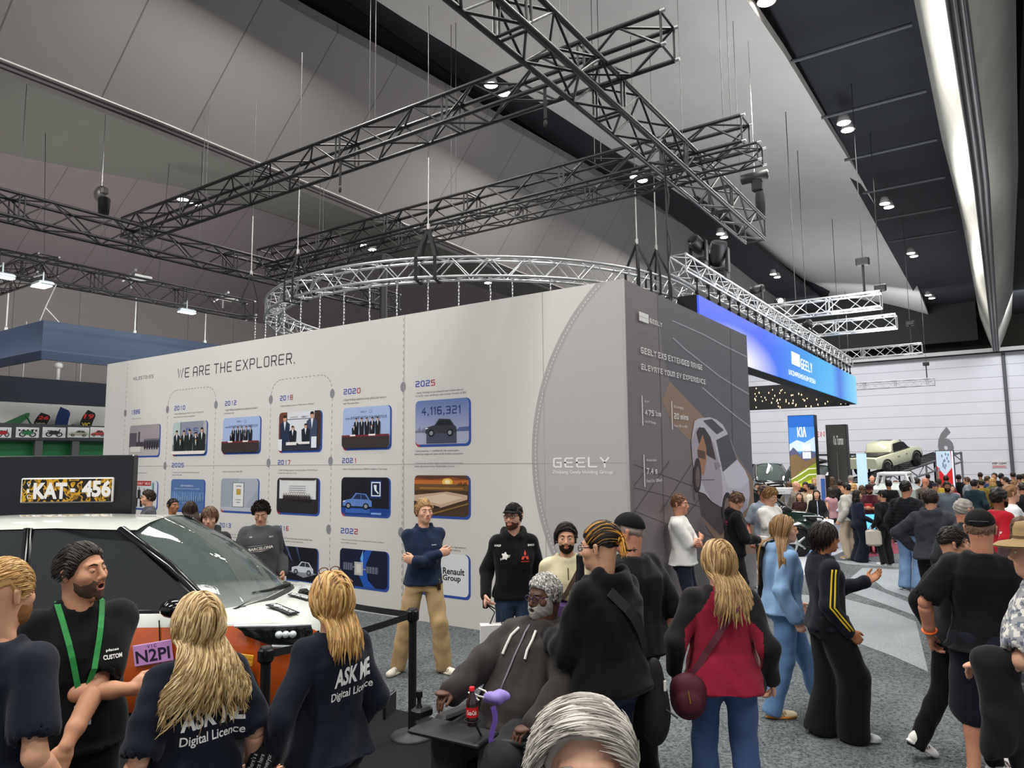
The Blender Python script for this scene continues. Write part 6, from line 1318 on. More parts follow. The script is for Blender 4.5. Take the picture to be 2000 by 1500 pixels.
        bag = tg('bag', 0.0)
        if bag: rows = [(t, a + bag * (1 if t < .3 else max(0, 1 - (t - .3) / .15)), b + bag * (1 if t < .3 else max(0, 1 - (t - .3) / .15)), c) for t, a, b, c in rows]
        for q in (1, -1):
            if sl == 'none': v.cone(SH[q] + axn * .01, SH[q].lerp(N, .4), .06, .06, .03); continue
            v.cone(N - axn * .045, SH[q] - axn * .004, .045 + lo_ * .5, .050 + lo_ * .6, .045)
            if sl == 'long':
                v.cone(SH[q], EL[q], .047 + lo_ * .75 + .014 * fat, .041 + lo_ * .85 + .01 * fat, .03); w_ = W[q].lerp(EL[q], .03); v.cone(EL[q], w_, .041 + lo_ + .01 * fat, .031 + lo_ * tg('cuff', .7), .02)
            else:
                e = SH[q].lerp(EL[q], tg('slen', .72)); v.cone(SH[q], e, .050 + lo_ + .014 * fat, .050 + lo_ * 1.4 + .014 * fat, .035); dd = (SH[q] - e).normalized()
        if sl == 'short':
            for q in (1, -1): e = SH[q].lerp(EL[q], tg('slen', .72) + .03); dd = (EL[q] - SH[q]).normalized(); v.cone(e + dd * .01, e + dd * .16, .049 + lo_ * .7 + .014 * fat, .06 + .014 * fat, .004, True)
        if tg('bust'): v.ell(pel + axn * .31 + tfwd * .085 + side * .065, (.065, .06, .065), .04).ell(pel + axn * .31 + tfwd * .085 - side * .065, (.065, .06, .065), .04)
        v.loft(pel, axn, side, rows, lo_, .02)
        if tg('hood'):
            hb = N - tfwd * .075 - axn * .015; v.ell(hb, (.125, .075, .07), .03); v.ell(hb + axn * .045 + tfwd * .02, (.09, .06, .05), .02, True)
            for q in (1, -1): v.cone(N - tfwd * .06 + side * (.085 * q) + axn * .02, N + tfwd * .06 + side * (.05 * q) - axn * .03, .036, .03, .02)
        if tg('collar'):
            for q in (1, -1): v.cone(N - tfwd * .075 + axn * .012, N + side * (.07 * q) + axn * .01, .02, .02, .015); v.cone(N + side * (.07 * q) + axn * .01, N + tfwd * .062 + side * (.02 * q) - axn * .03, .02, .018, .015)
        nb = N - axn * .02; v.cone(nb + axn * .02, hc, .062, .08, .01, True) if not tg('hood') else v.cone(nb + axn * .03 + tfwd * .02, hc, .058, .07, .01, True)
        V, F = v.mesh(); V = ripple(V, F, tg('fold', .012), tg('ff', 21), seed); ms = [m if not isinstance(m, str) else cloth(m) for m in (tg('cols') or [tg('col', '#222')])]
        fc = V[F].mean(1); mi = np.zeros(len(F), int)
        for i, z in enumerate(tg('zones') or []): mi[z(fc, OUT)] = i + 1
        OUT['top'] = Geo().add(V, F, mi).build(tg('name', 'shirt'), ms, root, sc); OUT['topVF'] = (V, F)
    if bottom:
        bg = bottom.get; kd = bg('kind', 'trousers'); lo_ = bg('loose', .014); P_ = [pel + Vector((0, 0, .1))] + list(HP.values()) + list(KN.values()) + list(AN.values())
        v = Vol(np.min([list(p) for p in P_], 0) - .2, np.max([list(p) for p in P_], 0) + .15, gr); rows = [r for r in torso_rows(fat, fem) if r[0] <= bg('rise', .06)]; rows = [(t, a - .010, b - .012, c) for t, a, b, c in rows]
        v.loft(pel, Vector((0, 0, 1)) if not bg('seated') else axn, hside, rows, lo_, .03)
        hems = []
        for q in (1, -1):
            up_, kn, an = .076 + .022 * fat + .006 * fem + lo_, .062 + lo_ + bg('knee', 0), .046 + lo_ + bg('hemw', 0)
            if kd == 'trousers':
                a_ = AN[q] + (AN[q] - KN[q]).normalized() * bg('drop', .03); v.cone(HP[q] + Vector((0, 0, .0)), KN[q], up_, kn, .035).cone(KN[q], a_, kn, an, .03); dr_ = (AN[q] - KN[q]).normalized(); hems.append((a_, dr_, an))
            elif kd == 'shorts': e = HP[q].lerp(KN[q], bg('len', .85)); v.cone(HP[q], e, up_ + .008, kn + .035, .04)
            elif kd == 'skirt': v.cone(pel, pel - Vector((0, 0, bg('len', .5))), .16, .19, .04)
        for a_, dr_, an in hems: v.cone(a_ + dr_ * .002 + dr_ * (an + .03), a_ + dr_ * .3, an + .03, an + .03, .004, True)
        V, F = v.mesh(); V = ripple(V, F, bg('fold', .008), bg('ff', 18), seed + 3, (1, 1, .8)); OUT['bottom'] = Geo().add(V, F).build({'trousers': 'trousers', 'shorts': 'shorts', 'skirt': 'skirt'}[kd], [cloth(bg('col', '#222'))], root, sc)
    if shoes:
        sv = .0065 if res >= 1 else .011
        for q in (1, -1):
            key = 'R' if q == 1 else 'L'; ta = math.radians(g_(key + 'T', -8 * q)); pt_ = math.radians(g_(key + 'P', 0)); A = AN[q]
            Rt = Matrix.Rotation(ta, 3, 'Z') @ Matrix.Rotation(pt_, 3, 'X'); v = Vol((-.07, -.1, -.01), (.07, .22, .14), sv)
            v.ell((0, -.035, .045), (.036, .04, .045), .02).cone((0, -.03, .045), (0, .1, .034), .036, .034, .02).ell((0, .135, .03), (.043, .058, .032), .02).cone((0, -.02, .06), (0, -.02, .115), .04, .042, .02).ell((0, .05, .012), (.046, .14, .016), .012); v.cut((0, 0, .0), (0, 0, 1)); v.cone((0, -.02, .12), (0, -.02, .16), .032, .034, .004, True)
            V, F = v.mesh(); fc = V[F].mean(1); mi = np.where(fc[:, 2] < .024, 1, 0)
            if shoes.get('stripe'): mi = np.where((mi == 0) & (fc[:, 1] > .0) & (fc[:, 1] < .085) & (np.abs(fc[:, 0]) > .025) & (((fc[:, 1] + fc[:, 2] * .6) % .026) < .011) & (fc[:, 2] < .075), 2, mi)
            piv = Vector((0, .12, 0)) if pt_ < 0 else Vector((0, 0, 0)); V2 = [(Rt @ Vector(p)) for p in V]; an_l = Rt @ Vector((0, -.02, .085)); base = A - an_l
            if not bottom or not bottom.get('seated'): 
                mz = min(p.z for p in V2) + base.z; base.z -= min(mz, 0) if mz < 0 else 0
            Geo().add([p + base for p in V2], F, mi).build('shoe', [mat(shoes.get('col', '#eee'), .6, 0, .3, 0, .08, 30), mat(shoes.get('sole', '#e8e6e0'), .6), mat(shoes.get('stripe', '#222') if isinstance(shoes.get('stripe'), str) else '#222', .6)], root, sc)
    return OUT
def decal(O, tm, center, width, height, m, name='print', face=-1, slant=0.0, garment='top', off=.004, right=None):
    """lettering laid on the cloth; center in body coordinates (x, z); face -1 = on the back, +1 = on the chest; or a 3-D direction"""
    V, F = O['topVF']; bv = BVHTree.FromPolygons([Vector(p) for p in V], [tuple(f) for f in F]); vv, ff, _ = tm; sd, ax, fw = O['side'], O['axn'], O['tfwd']
    import bmesh
    bm = bmesh.new(); vs = [bm.verts.new((a, b, 0)) for a, b in vv]
    for f in ff:
        try: bm.faces.new([vs[i] for i in f])
        except ValueError: pass
    bmesh.ops.triangulate(bm, faces=bm.faces)
    for _ in range(2):
        es = [e for e in bm.edges if ((e.verts[0].co.x - e.verts[1].co.x) * width) ** 2 + ((e.verts[0].co.y - e.verts[1].co.y) * height) ** 2 > .02 ** 2]
        if es: bmesh.ops.subdivide_edges(bm, edges=es, cuts=1); bmesh.ops.triangulate(bm, faces=[f for f in bm.faces if len(f.verts) > 3])
    bm.verts.index_update(); out = []; d = fw * face; rt = sd * (-face if right is None else right); 
    rt = sd if face < 0 else -sd
    for v_ in bm.verts:
        u, w = (v_.co.x - .5) * width, (v_.co.y - .5) * height + (v_.co.x - .5) * width * slant; p = O['pel'] + sd * center[0] + ax * (center[1] - .95) + rt * u + ax * w
        hit, n, _, _ = bv.ray_cast(p + d * .6, -d); out.append((hit + d * off) if hit is not None else None)
    G = [tuple(v_.index for v_ in f.verts) for f in bm.faces if all(out[v_.index] is not None for v_ in f.verts)]; bm.free()
    out = [o if o is not None else Vector((0, 0, 1)) for o in out]
    used = sorted({i for f in G for i in f}); mp = {i: k for k, i in enumerate(used)}
    if not used: return None
    return mesh_obj(name, np.array([tuple(out[i]) for i in used]) * O['sc'], [tuple(mp[i] for i in f) for f in G], [m], None, True, O['root'], (0, 0, 0))
def wp_(O, p):                              # body coordinates -> world
    r = O['root']; return Matrix.Translation(r.location) @ Matrix.Rotation(r.rotation_euler.z, 4, 'Z') @ (Vector(p) * O['sc'])
def surf(O, p, d, off=.006):                # nearest cloth point hit when coming from direction d
    V, F = O['topVF']; bv = O.setdefault('bv', BVHTree.FromPolygons([Vector(q) for q in V], [tuple(f) for f in F])); d = Vector(d).normalized(); h, n, _, _ = bv.ray_cast(Vector(p) + d * .7, -d); return h + d * off if h is not None else Vector(p)
# ------------------------------------------------------------------ the people near the camera
def at(px, py, h, a, dx=0, dy=0):
    p = onz(px, py, h * 1.0); return Vector((p.x + dx, p.y + dy, 0)), math.atan2(-p.x, p.y) + math.radians(a)
NV = '#161b27'; BK = '#141416'
WHT = mat('#eceae6', .7)
def long_locks(n, length, rad, seed, wave, nn=12, part=.0, zf=.055, back=.6, hw=.10, yo=0, fr=0):
    def f(mb, hc, R3):
        def d(p):
            q = p - Vector((0, -.012, .025)); g = 1 if p.x > part else -1
            if p.z > -.02: return (g * (1.5 if abs(p.x) < .03 and p.z > .085 else .5 if p.y > -.05 else .04), -back if p.y > -.08 else 0, -.9)
            return (p.x * (hw / .085 - 1) * 5 if abs(p.x) < hw else -p.x * 2, (-.06 - p.y) * 2.5 if p.y < .0 else -.35, -1.2)
        def clear(p):
            if fr and p.z < -.05 and p.y > -.09 and abs(p.x) > .03: return Vector(((1 if p.x > 0 else -1) * max(abs(p.x), float(np.interp(p.z, [-.4, -.25, -.17, -.1, -.06], [.255, .24, .195, .155, .10]))), p.y, p.z))
            if p.z < -.07: p = Vector((p.x, min(p.y, float(np.interp(p.z, [-.45, -.25, -.16, -.11, -.07], [-.185 - yo, -.18 - yo, -.16 - yo, -.13 - yo, -.085]))), p.z))
            if p.y > .035 and p.z < .06: p = Vector((max(.066, abs(p.x)) * (1 if p.x > 0 else -1), min(p.y, .05), p.z))
            return p
        locks(mb, hc, R3, scalp(n, seed, zf, -.075, .075), length, rad, d, .016, wave, nn, seed, clear=clear)
    return f
BLOND = ['#b99d6c', '#8d7149', '#d8c193']
p, r = at(6, 1097, 1.85, -42)
person('person with short ginger-blond hair and a navy t-shirt cut by the left picture edge', p, r, 1.85, dict(head=(-8, 0, 0)), '#d8a283', dict(col=NV, sleeve='short'), dict(col='#20242c'), dict(col='#333'), dict(kind='short', cols=['#c79d5e', '#9b7645', '#dcb87c'], style='fwd', slen=.035, n=520, th=.010, back=.03, rad=.0045), res=1.5, beard=dict(col='#8a5f3c', th=.004), seed=11)
p, r = at(160, 1064, 1.84, 192)
O2 = person('person with dark beard, black polo shirt and green lanyard, arms crossed', p, r, 1.84, dict(head=(36, -3, 3), RH=(-.17, .23, 1.135), RE=(1, -.5, -.5), RD=(-1, .05, .12), RN=(0, -.8, -.35), RC=.55, LH=(.10, .30, .93), LE=(-1, -.2, .35), LD=(.4, .15, -1), LN=(0, -.7, -.5), LC=.35), '#c99274',
    dict(col='#101114', sleeve='short', collar=True, slen=.8, loose=.02), dict(col='#17181c'), dict(col='#222'), dict(kind='short', cols=['#2c2522', '#1e1917', '#4a423d'], style='back', slen=.045, n=700, th=.010, rad=.0038, front=.090, back=-.01, proj=.75), dict(open=.012, lids=.85, brow='#1d1613', wide=.04), fat=.35, res=1.5, beard=dict(col='#56453c', th=.0025), seed=12)
m = mat('#2f8f4a', .6, 0, .3, 0, .45, 25); mb = MB()
for q in (1, -1):
    pts = []; nr = []
    for t in np.linspace(0, 1, 9):
        x = q * (.085 * (1 - t) + .002); z = O2['N'].z + .02 - .42 * t; c = O2['pel'] + O2['side'] * x; c.z = z; hp = surf(O2, c, O2['tfwd'], .008); pts.append(hp)
    pts.insert(0, Vector((q * .088, O2['N'].y - .03, O2['N'].z + .02))); mb.strap([x * O2['sc'] for x in pts], O2['tfwd'], .024, .004)
mb.build('lanyard', m, O2['root'], (0, 0, 0))
c = surf(O2, O2['pel'] + Vector((0, 0, .10)), O2['tfwd'], .012); M_ = MB().box((c + Vector((0, 0, -.0))) * O2['sc'], (.07, .008, .095), bev=.003).build('badge', mat('#cfd8ea', .4), O2['root'], (0, 0, 0))
decal(O2, text_mesh('CUSTOM', .03), (-.105, 1.275), .075, .018, WHT, face=1); decal(O2, text_mesh('plates', .02), (-.105, 1.30), .05, .013, WHT, face=1)
p, r = at(388, 1163, 1.65, 20)
O3 = person('person with long wavy blond hair seen from behind, navy ASK ME shirt', p, r, 1.65, dict(head=(4, -2, 4)), '#d9a68a', dict(col=NV, sleeve='short', slen=.85, loose=.022), dict(col='#15161a'), dict(col='#222'),
    dict(kind='long', cols=BLOND, len=.24, w=.082, locks=long_locks(900, .37, .0050, 3, (.016, 5.5), 20, hw=.18, back=.35)), fem=1, fat=.35, res=1.5, seed=13)
decal(O3, text_mesh('ASK ME', .035), (.035, 1.245), .275, .088, WHT, 'back_lettering', slant=.0); decal(O3, text_mesh('Digital Licence', .015), (.035, 1.155), .275, .052, WHT, 'back_lettering', slant=.0)
p, r = at(648, 1122, 1.68, 38)
O4 = person('person with shoulder-length blond hair, clips and sunglasses, navy ASK ME shirt', p, r, 1.68, dict(head=(-8, -2, 0), LH=(-.25, .10, .93), LE=(-.7, -.6, 0), RH=(.24, .1, .92)), '#d6a386', dict(col=NV, sleeve='long', loose=.02), dict(col='#15161a'), dict(col='#222'),
    dict(kind='long', cols=['#b98f52', '#8f6a38', '#d6b276'], len=.15, w=.075, locks=long_locks(640, .215, .0054, 5, (.006, 5.0), 14, back=.45, hw=.105)), fem=1, fat=.1, res=1.5, seed=14)
decal(O4, text_mesh('ASK ME', .035), (.045, 1.285), .235, .088, WHT, 'back_lettering', slant=.06); decal(O4, text_mesh('Digital Licence', .015), (.045, 1.195), .26, .05, WHT, 'back_lettering', slant=.06)
hc, tW, sc = O4['hc'], O4['toW'], O4['sc']; mb = MB()
for q in (1, -1): mb.path([Vector(tW((.032 * q + .026 * math.cos(a), .02 + .0 * math.sin(a), .137 + .016 * math.sin(a)))) * sc for a in np.linspace(0, 6.28, 16, endpoint=False)], .003, 6, closed=True); mb.tube(Vector(tW((.06 * q, .02, .135))) * sc, Vector(tW((.09 * q, -.06, .08))) * sc, .003, 6)
mb.build('sunglasses', mat('#6b4a3a', .3), O4['root'], (0, 0, 0)); mb = MB()
for q in (1, -1):
    for k in (0, .012): mb.path([Vector(tW((q * (.015 + .02 * t) + k * .4, -.07 - .035 * t, .12 - .05 * t - k))) * sc for t in np.linspace(0, 1, 6)], .0035, 6)
mb.build('hair_clip', mat('#b9a48c', .3, .5), O4['root'], (0, 0, 0))
for k, (dz, tx, lab) in enumerate(((0, 'There’s a\nplace here\nfor everyone', 'black fabric wristband card with white lettering hanging at the woman’s left elbow'), (-.16, 'enjoy\nyour day\nat the show', 'second black card with white lettering hanging just below the first'))):
    c0 = wp_(O4, O4['W'][-1] + Vector((.0, .0, .02 + dz))); t = thing('printed_card', lab, 'card', c0); ang = r + math.radians(35); ux = Vector((math.cos(YAW), math.sin(YAW), 0)) * 1.0; uy = Vector((0, 0, 1)); fn = F0 * -1
    c1 = c0 - F0 * .09 - R0 * .02; a_ = math.radians(70 - 25 * k); u1 = ux * math.cos(a_) + uy * math.sin(a_); u2 = -ux * math.sin(a_) + uy * math.cos(a_); Mx = Matrix((u1, u2, -fn)).transposed()
    MB().box(c1, (.13, .11, .012), M=Mx, bev=.003).build('card', mat('#101012', .6), t); mb = MB(); put_text(mb, text_mesh(tx), c1 - u1 * .055 - u2 * .045 + fn * .0075, u1 * .11, u2 * .09); mb.build('lettering', WHT, t)
# navy quarter-zip by the wall
p, r = at(828, 977, 1.80, 187)
O5 = person('person in a navy quarter-zip jumper and beige trousers, arms folded, before the white wall', p, r, 1.80, dict(head=(14, 0, 0), RH=(-.13, .20, 1.215), RE=(.6, -.4, -1), RD=(-1, .2, .25), RN=(0, -1, 0), LH=(.12, .24, 1.16), LE=(-.6, -.4, -1), LD=(1, .15, .3), LN=(0, -1, 0), LC=.7, RF=(.25, -.08, .085), LF=(-.20, .05, .085), RT=-35, LT=35), '#d3a188',
    dict(col='#1d2940', collar=True, hem=-.06), dict(col='#b49a72', loose=.022, hemw=.012), dict(col='#e7e1d3', sole='#d9cfb8', stripe='#4a3a34'), dict(kind='short', cols=['#9a7850', '#7a5c3b', '#b8945f'], style='back', slen=.06, th=.014), dict(brow='#8a6a48'), res=1.4, seed=15)
mb = MB(); c = surf(O5, O5['pel'] + Vector((0, 0, .43)), O5['tfwd'], .004); mb.tube(c, surf(O5, O5['pel'] + Vector((0, 0, .33)), O5['tfwd'], .004), .004, 6); Geo().mb(mb).build('zip', [mat('#0f1420', .5)], O5['root'], O5['sc'])
decal(O5, text_mesh('NAUTICA', .02), (-.09, 1.30), .05, .009, WHT, face=1)
kc = wp_(O5, O5['pel'] + Vector((-.14, .1, -.02))); t = thing('key_ring', 'bunch of keys clipped to the beige trousers', 'keys', kc); mb = MB()
for k in range(5): mb.box(kc + Vector((.02 * math.cos(k * 1.3), .02 * math.sin(k * 1.3), -.05 - .012 * (k % 3))), (.012, .022, .06), k * .9)
mb.build('key', mat('#5b4128', .4, .6), t); MB().path([kc + Vector((.022 * math.cos(a), 0, .022 * math.sin(a))) for a in np.linspace(0, 6.28, 12, endpoint=False)], .003, 5, closed=True).build('ring', mat('#b0a080', .3, .8), t)
# black hoodie and cap, holding the white bag
p, r = at(1003, 984, 1.80, 183)
O6 = person('person in a black hoodie, black cap and glasses holding a white paper bag', p, r, 1.80, dict(head=(-26, 0, 0), RH=(.27, .12, .93), RC=1.0, LH=(-.24, .12, .90)), '#d6a48e',
    dict(col='#0f1012', hood=True, loose=.02), dict(col='#25354a', loose=.015), dict(col='#222'), dict(kind='short', col='#2a1f19', strands=0), dict(brow='#2a1f19'), res=1.4, cap=dict(col='#131314'), glasses='#151517', seed=16, beard=dict(col='#4a3329', th=.002))
mb = MB(); RD_ = mat('#c03a32', .6)
decal(O6, text_mesh('MITSUBISHI', .02), (-.095, 1.235), .075, .012, RD_, face=1)
dm = ([(.5, .35), (.38, .58), (.5, 1), (.62, .58), (.1, .0), (.35, .0), (.5, .33), (.2, .33), (.9, .0), (.65, .0), (.8, .33)], [(0, 1, 2, 3), (4, 5, 6, 7), (9, 8, 10, 6)], 1); decal(O6, dm, (-.095, 1.295), .09, .085, RD_, 'emblem_print', face=1)
def blob(n, k, sd):
    rs = random.Random(sd); a = [(.5 + .42 * (1 + .25 * math.sin(k * t + sd)) * .85 * math.cos(t), .5 + .42 * (1 + .25 * math.sin(k * t + sd)) * .85 * math.sin(t)) for t in np.linspace(0, 2 * math.pi, n, endpoint=False)]; return (a, [tuple(range(n))], 1)
decal(O6, blob(24, 5, 1), (.09, 1.285), .075, .085, WHT, 'chest_print', face=1); decal(O6, text_mesh('RALLIART', .03), (.088, 1.27), .09, .02, WHT, 'chest_print', face=1, slant=.35)
decal(O6, text_mesh('DUNLOP', .03), (.155, 1.375), .06, .018, WHT, 'shoulder_print', face=1); decal(O6, text_mesh('ENKEI', .03), (-.155, 1.375), .06, .018, WHT, 'shoulder_print', face=1)
hw = wp_(O6, O6['W'][1]); bt = thing('paper_bag', 'white paper carrier bag with a purple round emblem held beside the barrier gap', 'bag', Vector((hw.x, hw.y, .0)) + Vector((0, 0, .3)))
bc = hw + R0 * .01 - F0 * .10 + Vector((0, 0, -.5)); bl, br_, btop, bbot = 940, 1004, 1219, 1280; fB6 = bc.dot(F0); tl_, brr = rfpix(938, 1219, fB6), rfpix(1008, 1283, fB6); bw_, bh_ = (brr - tl_).dot(R0), tl_.z - brr.z; bc = (tl_ + brr) / 2
MB().box(bc, (bw_, .12, bh_), math.atan2(R0.y, R0.x) + .12).build('bag_body', mat('#e3e2e0', .6, 0, .3, 0, .04, 8), bt); mb = MB()
for q in (-.06, .06): mb.path([bc + R0 * (q * .9 - .02) + Vector((0, 0, bh_ / 2)), bc + R0 * q * .5 + F0 * .03 + Vector((0, 0, bh_ / 2 + .1)), hw + Vector((0, 0, -.07))], .006, 6)
mb.build('handle', mat('#1a1a1c', .6), bt); mb = MB(); pc = bc - F0 * .064 + R0 * .005
for rr_, mi in ((.052, 0), (.040, 1), (.036, 0)): mb.add([pc - F0 * (.001 * (3 - mi) + .0015 * (rr_ < .04)) + (R0 * math.cos(a) + Vector((0, 0, math.sin(a)))) * rr_ for a in np.linspace(0, 6.28, 28, endpoint=False)], [tuple(range(28))], mi)
put_text(mb, text_mesh('V', .06), pc - F0 * .0065 - R0 * .018 - Vector((0, 0, .02)), R0 * .036, (0, 0, .04), 1); mb.build('emblem', [mat('#4a4478', .5), WHT], bt)
rad_ = thing('two_way_radio', 'black handset gripped in the right hand above the white bag', 'radio', hw + Vector((0, 0, -.1))); MB().box(hw - F0 * .05 + Vector((0, 0, -.05)), (.05, .035, .11), .5, bev=.008).tube(hw - F0 * .05 + R0 * .015, hw - F0 * .05 + R0 * .015 + Vector((0, 0, .06)), .006, 6).build('handset', mat('#121213', .5), rad_)
# cream fleece
p, r = at(1106, 1024, 1.69, 184)
O7 = person('person with dark hair and short beard in a cream fleece with a dark shoulder strap', p, r, 1.69, dict(head=(-6, 0, 0)), '#cf9f82', dict(col='#d3c9a8', collar=True, loose=.026), dict(col='#23262c'), dict(col='#333'), dict(kind='short', cols=['#201a17', '#171210', '#352b26'], style='side', slen=.065, th=.016, n=320), dict(brow='#1c1512'), res=1.4, beard=dict(col='#2a201b', th=.003), seed=17)
mb = MB(); pts = [surf(O7, O7['pel'] + O7['side'] * (-.13 + .27 * t) + Vector((0, 0, .50 - .44 * t)), O7['tfwd'], .008) * O7['sc'] for t in np.linspace(0, 1, 10)]; mb.strap(pts, O7['tfwd'], .035, .005); tg7 = mb.build('shoulder_strap', mat('#4a3a30', .7), O7['root'], (0, 0, 0))
Geo().mb(MB().tube(surf(O7, O7['pel'] + Vector((0, 0, .45)), O7['tfwd'], .004), surf(O7, O7['pel'] + Vector((0, 0, .36)), O7['tfwd'], .004), .005, 6)).build('zip', [mat('#5a4a34', .5)], O7['root'], O7['sc']); decal(O7, text_mesh('Calvin Klein', .02), (.06, 1.2), .13, .025, mat('#4a4438', .7), face=1)
# black hoodie with a bleached ponytail
p, r = at(1180, 1027, 1.84, 48)
def pony(mb, hc, R3):
    def d(p):
        return (-p.x * 4, -1, .7 + p.y * 3 - (.5 if p.y < -.05 else 0)) if p.z > -.02 else (-p.x * 3, -.3, .9)
    locks(mb, hc, R3, scalp(420, 8, .07, .03, .08), .15, .0048, d, .006, (.002, 5), 10, 8, mats=4)
    rnd = random.Random(4)
    for k in range(70):
        b = Vector((rnd.uniform(-.012, .012), -.108, .03 + rnd.uniform(-.012, .012))); e = b + Vector((rnd.uniform(-.035, .035), rnd.uniform(-.06, -.025), rnd.uniform(-.085, .03))); mb.path([hc + R3 @ q for q in (b, b.lerp(e, .4) + Vector((0, -.02, .015)), e)], [.004, .006, .002], 5, 3, rx=.6)
O8 = person('person in a black hoodie with a bleached ponytail and glasses, holding a phone', p, r, 1.84, dict(head=(18, 6, 0), lean=(0, .02, 0), LH=(-.12, .33, 1.12), LE=(-.5, -.5, -1), LC=.8, LN=(.6, -.1, .6), RH=(.04, .33, 1.12), RE=(1, -.5, -.6), RC=.8), '#cf9f80',
    dict(col='#0d0d0f', hood=True, loose=.04, bag=.02, flare=.0), dict(col='#1c2740'), dict(col='#e8e8e8'), dict(kind='short', cols=['#1a1714', '#2a231d', '#3b3128', '#c98f33'], shell=True, strands=0, th=.004, front=.075, back=.0, locks=pony), dict(brow='#1a1512'), fat=.25, res=1.5, glasses='#1a1a1c', seed=18)
hl, hr2 = wp_(O8, O8['W'][-1]), wp_(O8, O8['W'][1]); md = (hl + hr2) / 2; fd = Vector((-math.sin(r), math.cos(r), 0)); ph = md + fd * .10 + Vector((0, 0, .05)); t = thing('phone', 'phone with a lit bluish screen in the hands of the ponytailed person', 'phone', ph)
Mx = Matrix((Vector((fd.y, -fd.x, 0)), (fd * .5 + Vector((0, 0, .87))), (-fd * .87 + Vector((0, 0, .5))))).transposed(); MB().box(ph, (.072, .15, .008), M=Mx, bev=.003).build('case', mat('#17181a', .4), t); MB().box(ph + (-fd * .87 + Vector((0, 0, .5))) * .005, (.064, .138, .002), M=Mx).build('phone_screen', mat('#8fb4e8', .3, 0, .3, 1.2), t)
t = thing('sling_bag', 'black sling bag hanging at the hip of the ponytailed person on a wide strap', 'bag', wp_(O8, O8['pel'] + Vector((.2, -.22, -.15)))); mb = MB()
pts = []
for q in np.linspace(0, 1, 10):
    a = O8['N'] + O8['side'] * (-.10 + .32 * q) + Vector((0, 0, -.06 - .40 * q)); pts.append(wp_(O8, surf(O8, a, -O8['tfwd'], .012)))
bn = Vector((math.sin(r), -math.cos(r), 0)); mb.strap(pts, bn, .06, .006); mb.build('strap', mat('#1d1d1f', .8), t)
bgc = pts[-1] + bn * .06 + Vector((0, 0, -.22)); v = Vol((-.2, -.12, -.3), (.2, .12, .3), .014); v.ell((0, 0, -.06), (.125, .075, .17), .03).ell((0, 0, .1), (.09, .05, .14), .05); V, F = v.mesh(); V = ripple(V, F, .006, 22, 3); rm = Matrix.Rotation(r + .3, 3, 'Z'); mesh_obj('pouch', [bgc + rm @ Vector(q) for q in V], F.tolist(), [mat('#19191b', .7, 0, .25, 0, .1, 20)], None, True, t)
MB().box(bgc + bn * .075 + Vector((0, 0, .1)), (.02, .012, .06), r, bev=.004).build('tag', mat('#d8d6d0', .5), t); MB().tube(bgc + bn * .085 + Vector((-.06, 0, -.0)), bgc + bn * .085 + Vector((.06, 0, -.06)), .005, 6).build('zip', mat('#3a3a3c', .4, .5), t)
# wheelchair user
p9, r9 = onz(1000, 1560, 0), 0
p, r = at(1052, 1140, 1.47, 140); p = Vector((p.x, p.y, 0)); SEATZ = .62
W9 = dict(pel=(0, 0, .70), lean=(0, -.17, -.02), head=(-8, 4, 0), LH=(-.30, .26, .80), LE=(-1, -.6, -.1), LD=(.5, .9, -.1), LN=(0, 0, -1), LC=.5, RH=(.22, .38, .88), RE=(1, -.6, -.1), RD=(0, 1, .1), RN=(0, 0, -1), RC=.9, RF=(.16, .50, .22), LF=(-.18, .50, .22), RK=(.25, 1, 1), LK=(-.25, 1, 1))
fd9 = Vector((-math.sin(r), math.cos(r), 0)); p = p + fd9 * .14
O9 = person('person with grey beard and glasses in a dark hoodie seated in a power wheelchair', p, r, 1.80, W9, '#5b3f31', dict(col='#35302f', hood=True, loose=.04, hem=-.08, cuff=.9), dict(col='#2a2b2e', loose=.035, seated=True, drop=.0), dict(col='#1c1c1d', sole='#222'), dict(kind='short', cols=['#b9b7b2', '#8b8985', '#d4d2cd'], style='up', slen=.02, n=520, th=.012, rad=.006, curl=.006), dict(brow='#6f6b66', wide=.06), fat=1.1, res=1.5, beard=dict(col='#9b9893', th=.012), glasses='#3a2f4a', seed=19)
sd9 = Vector((fd9.y, -fd9.x, 0)); base9 = Vector((p.x, p.y, 0)); S = lambda x, y, z: base9 + sd9 * x + fd9 * y + Vector((0, 0, z))
mb = MB(); pts = [surf(O9, O9['pel'] + O9['axn'] * (.50 - .42 * t) + O9['side'] * .0, O9['tfwd'], .006) for t in np.linspace(0, 1, 10)]; mb.strap(pts, O9['tfwd'], .014, .004); Geo().mb(mb).build('zip', [mat('#6b6570', .4, .5)], O9['root'], O9['sc'])
for q in (1, -1):
    mb = MB(); mb.path([surf(O9, O9['pel'] + O9['axn'] * z + O9['side'] * (q * x), O9['tfwd'], .01) for z, x in ((.47, .06), (.42, .075), (.36, .08), (.31, .083))], .0085, 6)
    Geo().mb(mb).build('drawcord', [mat('#d8d5cf', .7)], O9['root'], O9['sc'])
wc = thing('power_wheelchair', 'black power wheelchair with a purple backrest cover carrying the grey-bearded person', 'wheelchair', base9); BKM = mat('#151517', .5, .2)
r9 = math.atan2(sd9.y, sd9.x)
MB().box(S(0, .12, .50), (.52, .56, .10), r9, bev=.03).build('seat', mat('#1a1a1c', .8), wc)
Mb = Matrix((sd9, (fd9 * .95 + Vector((0, 0, .3))).normalized(), (Vector((0, 0, 1)) - fd9 * .3).normalized())).transposed(); MB().box(S(0, -.36, .98), (.54, .09, .70), M=Mb, bev=.04).build('backrest', mat('#4b3a63', .85, 0, .2, 0, .15, 9), wc)
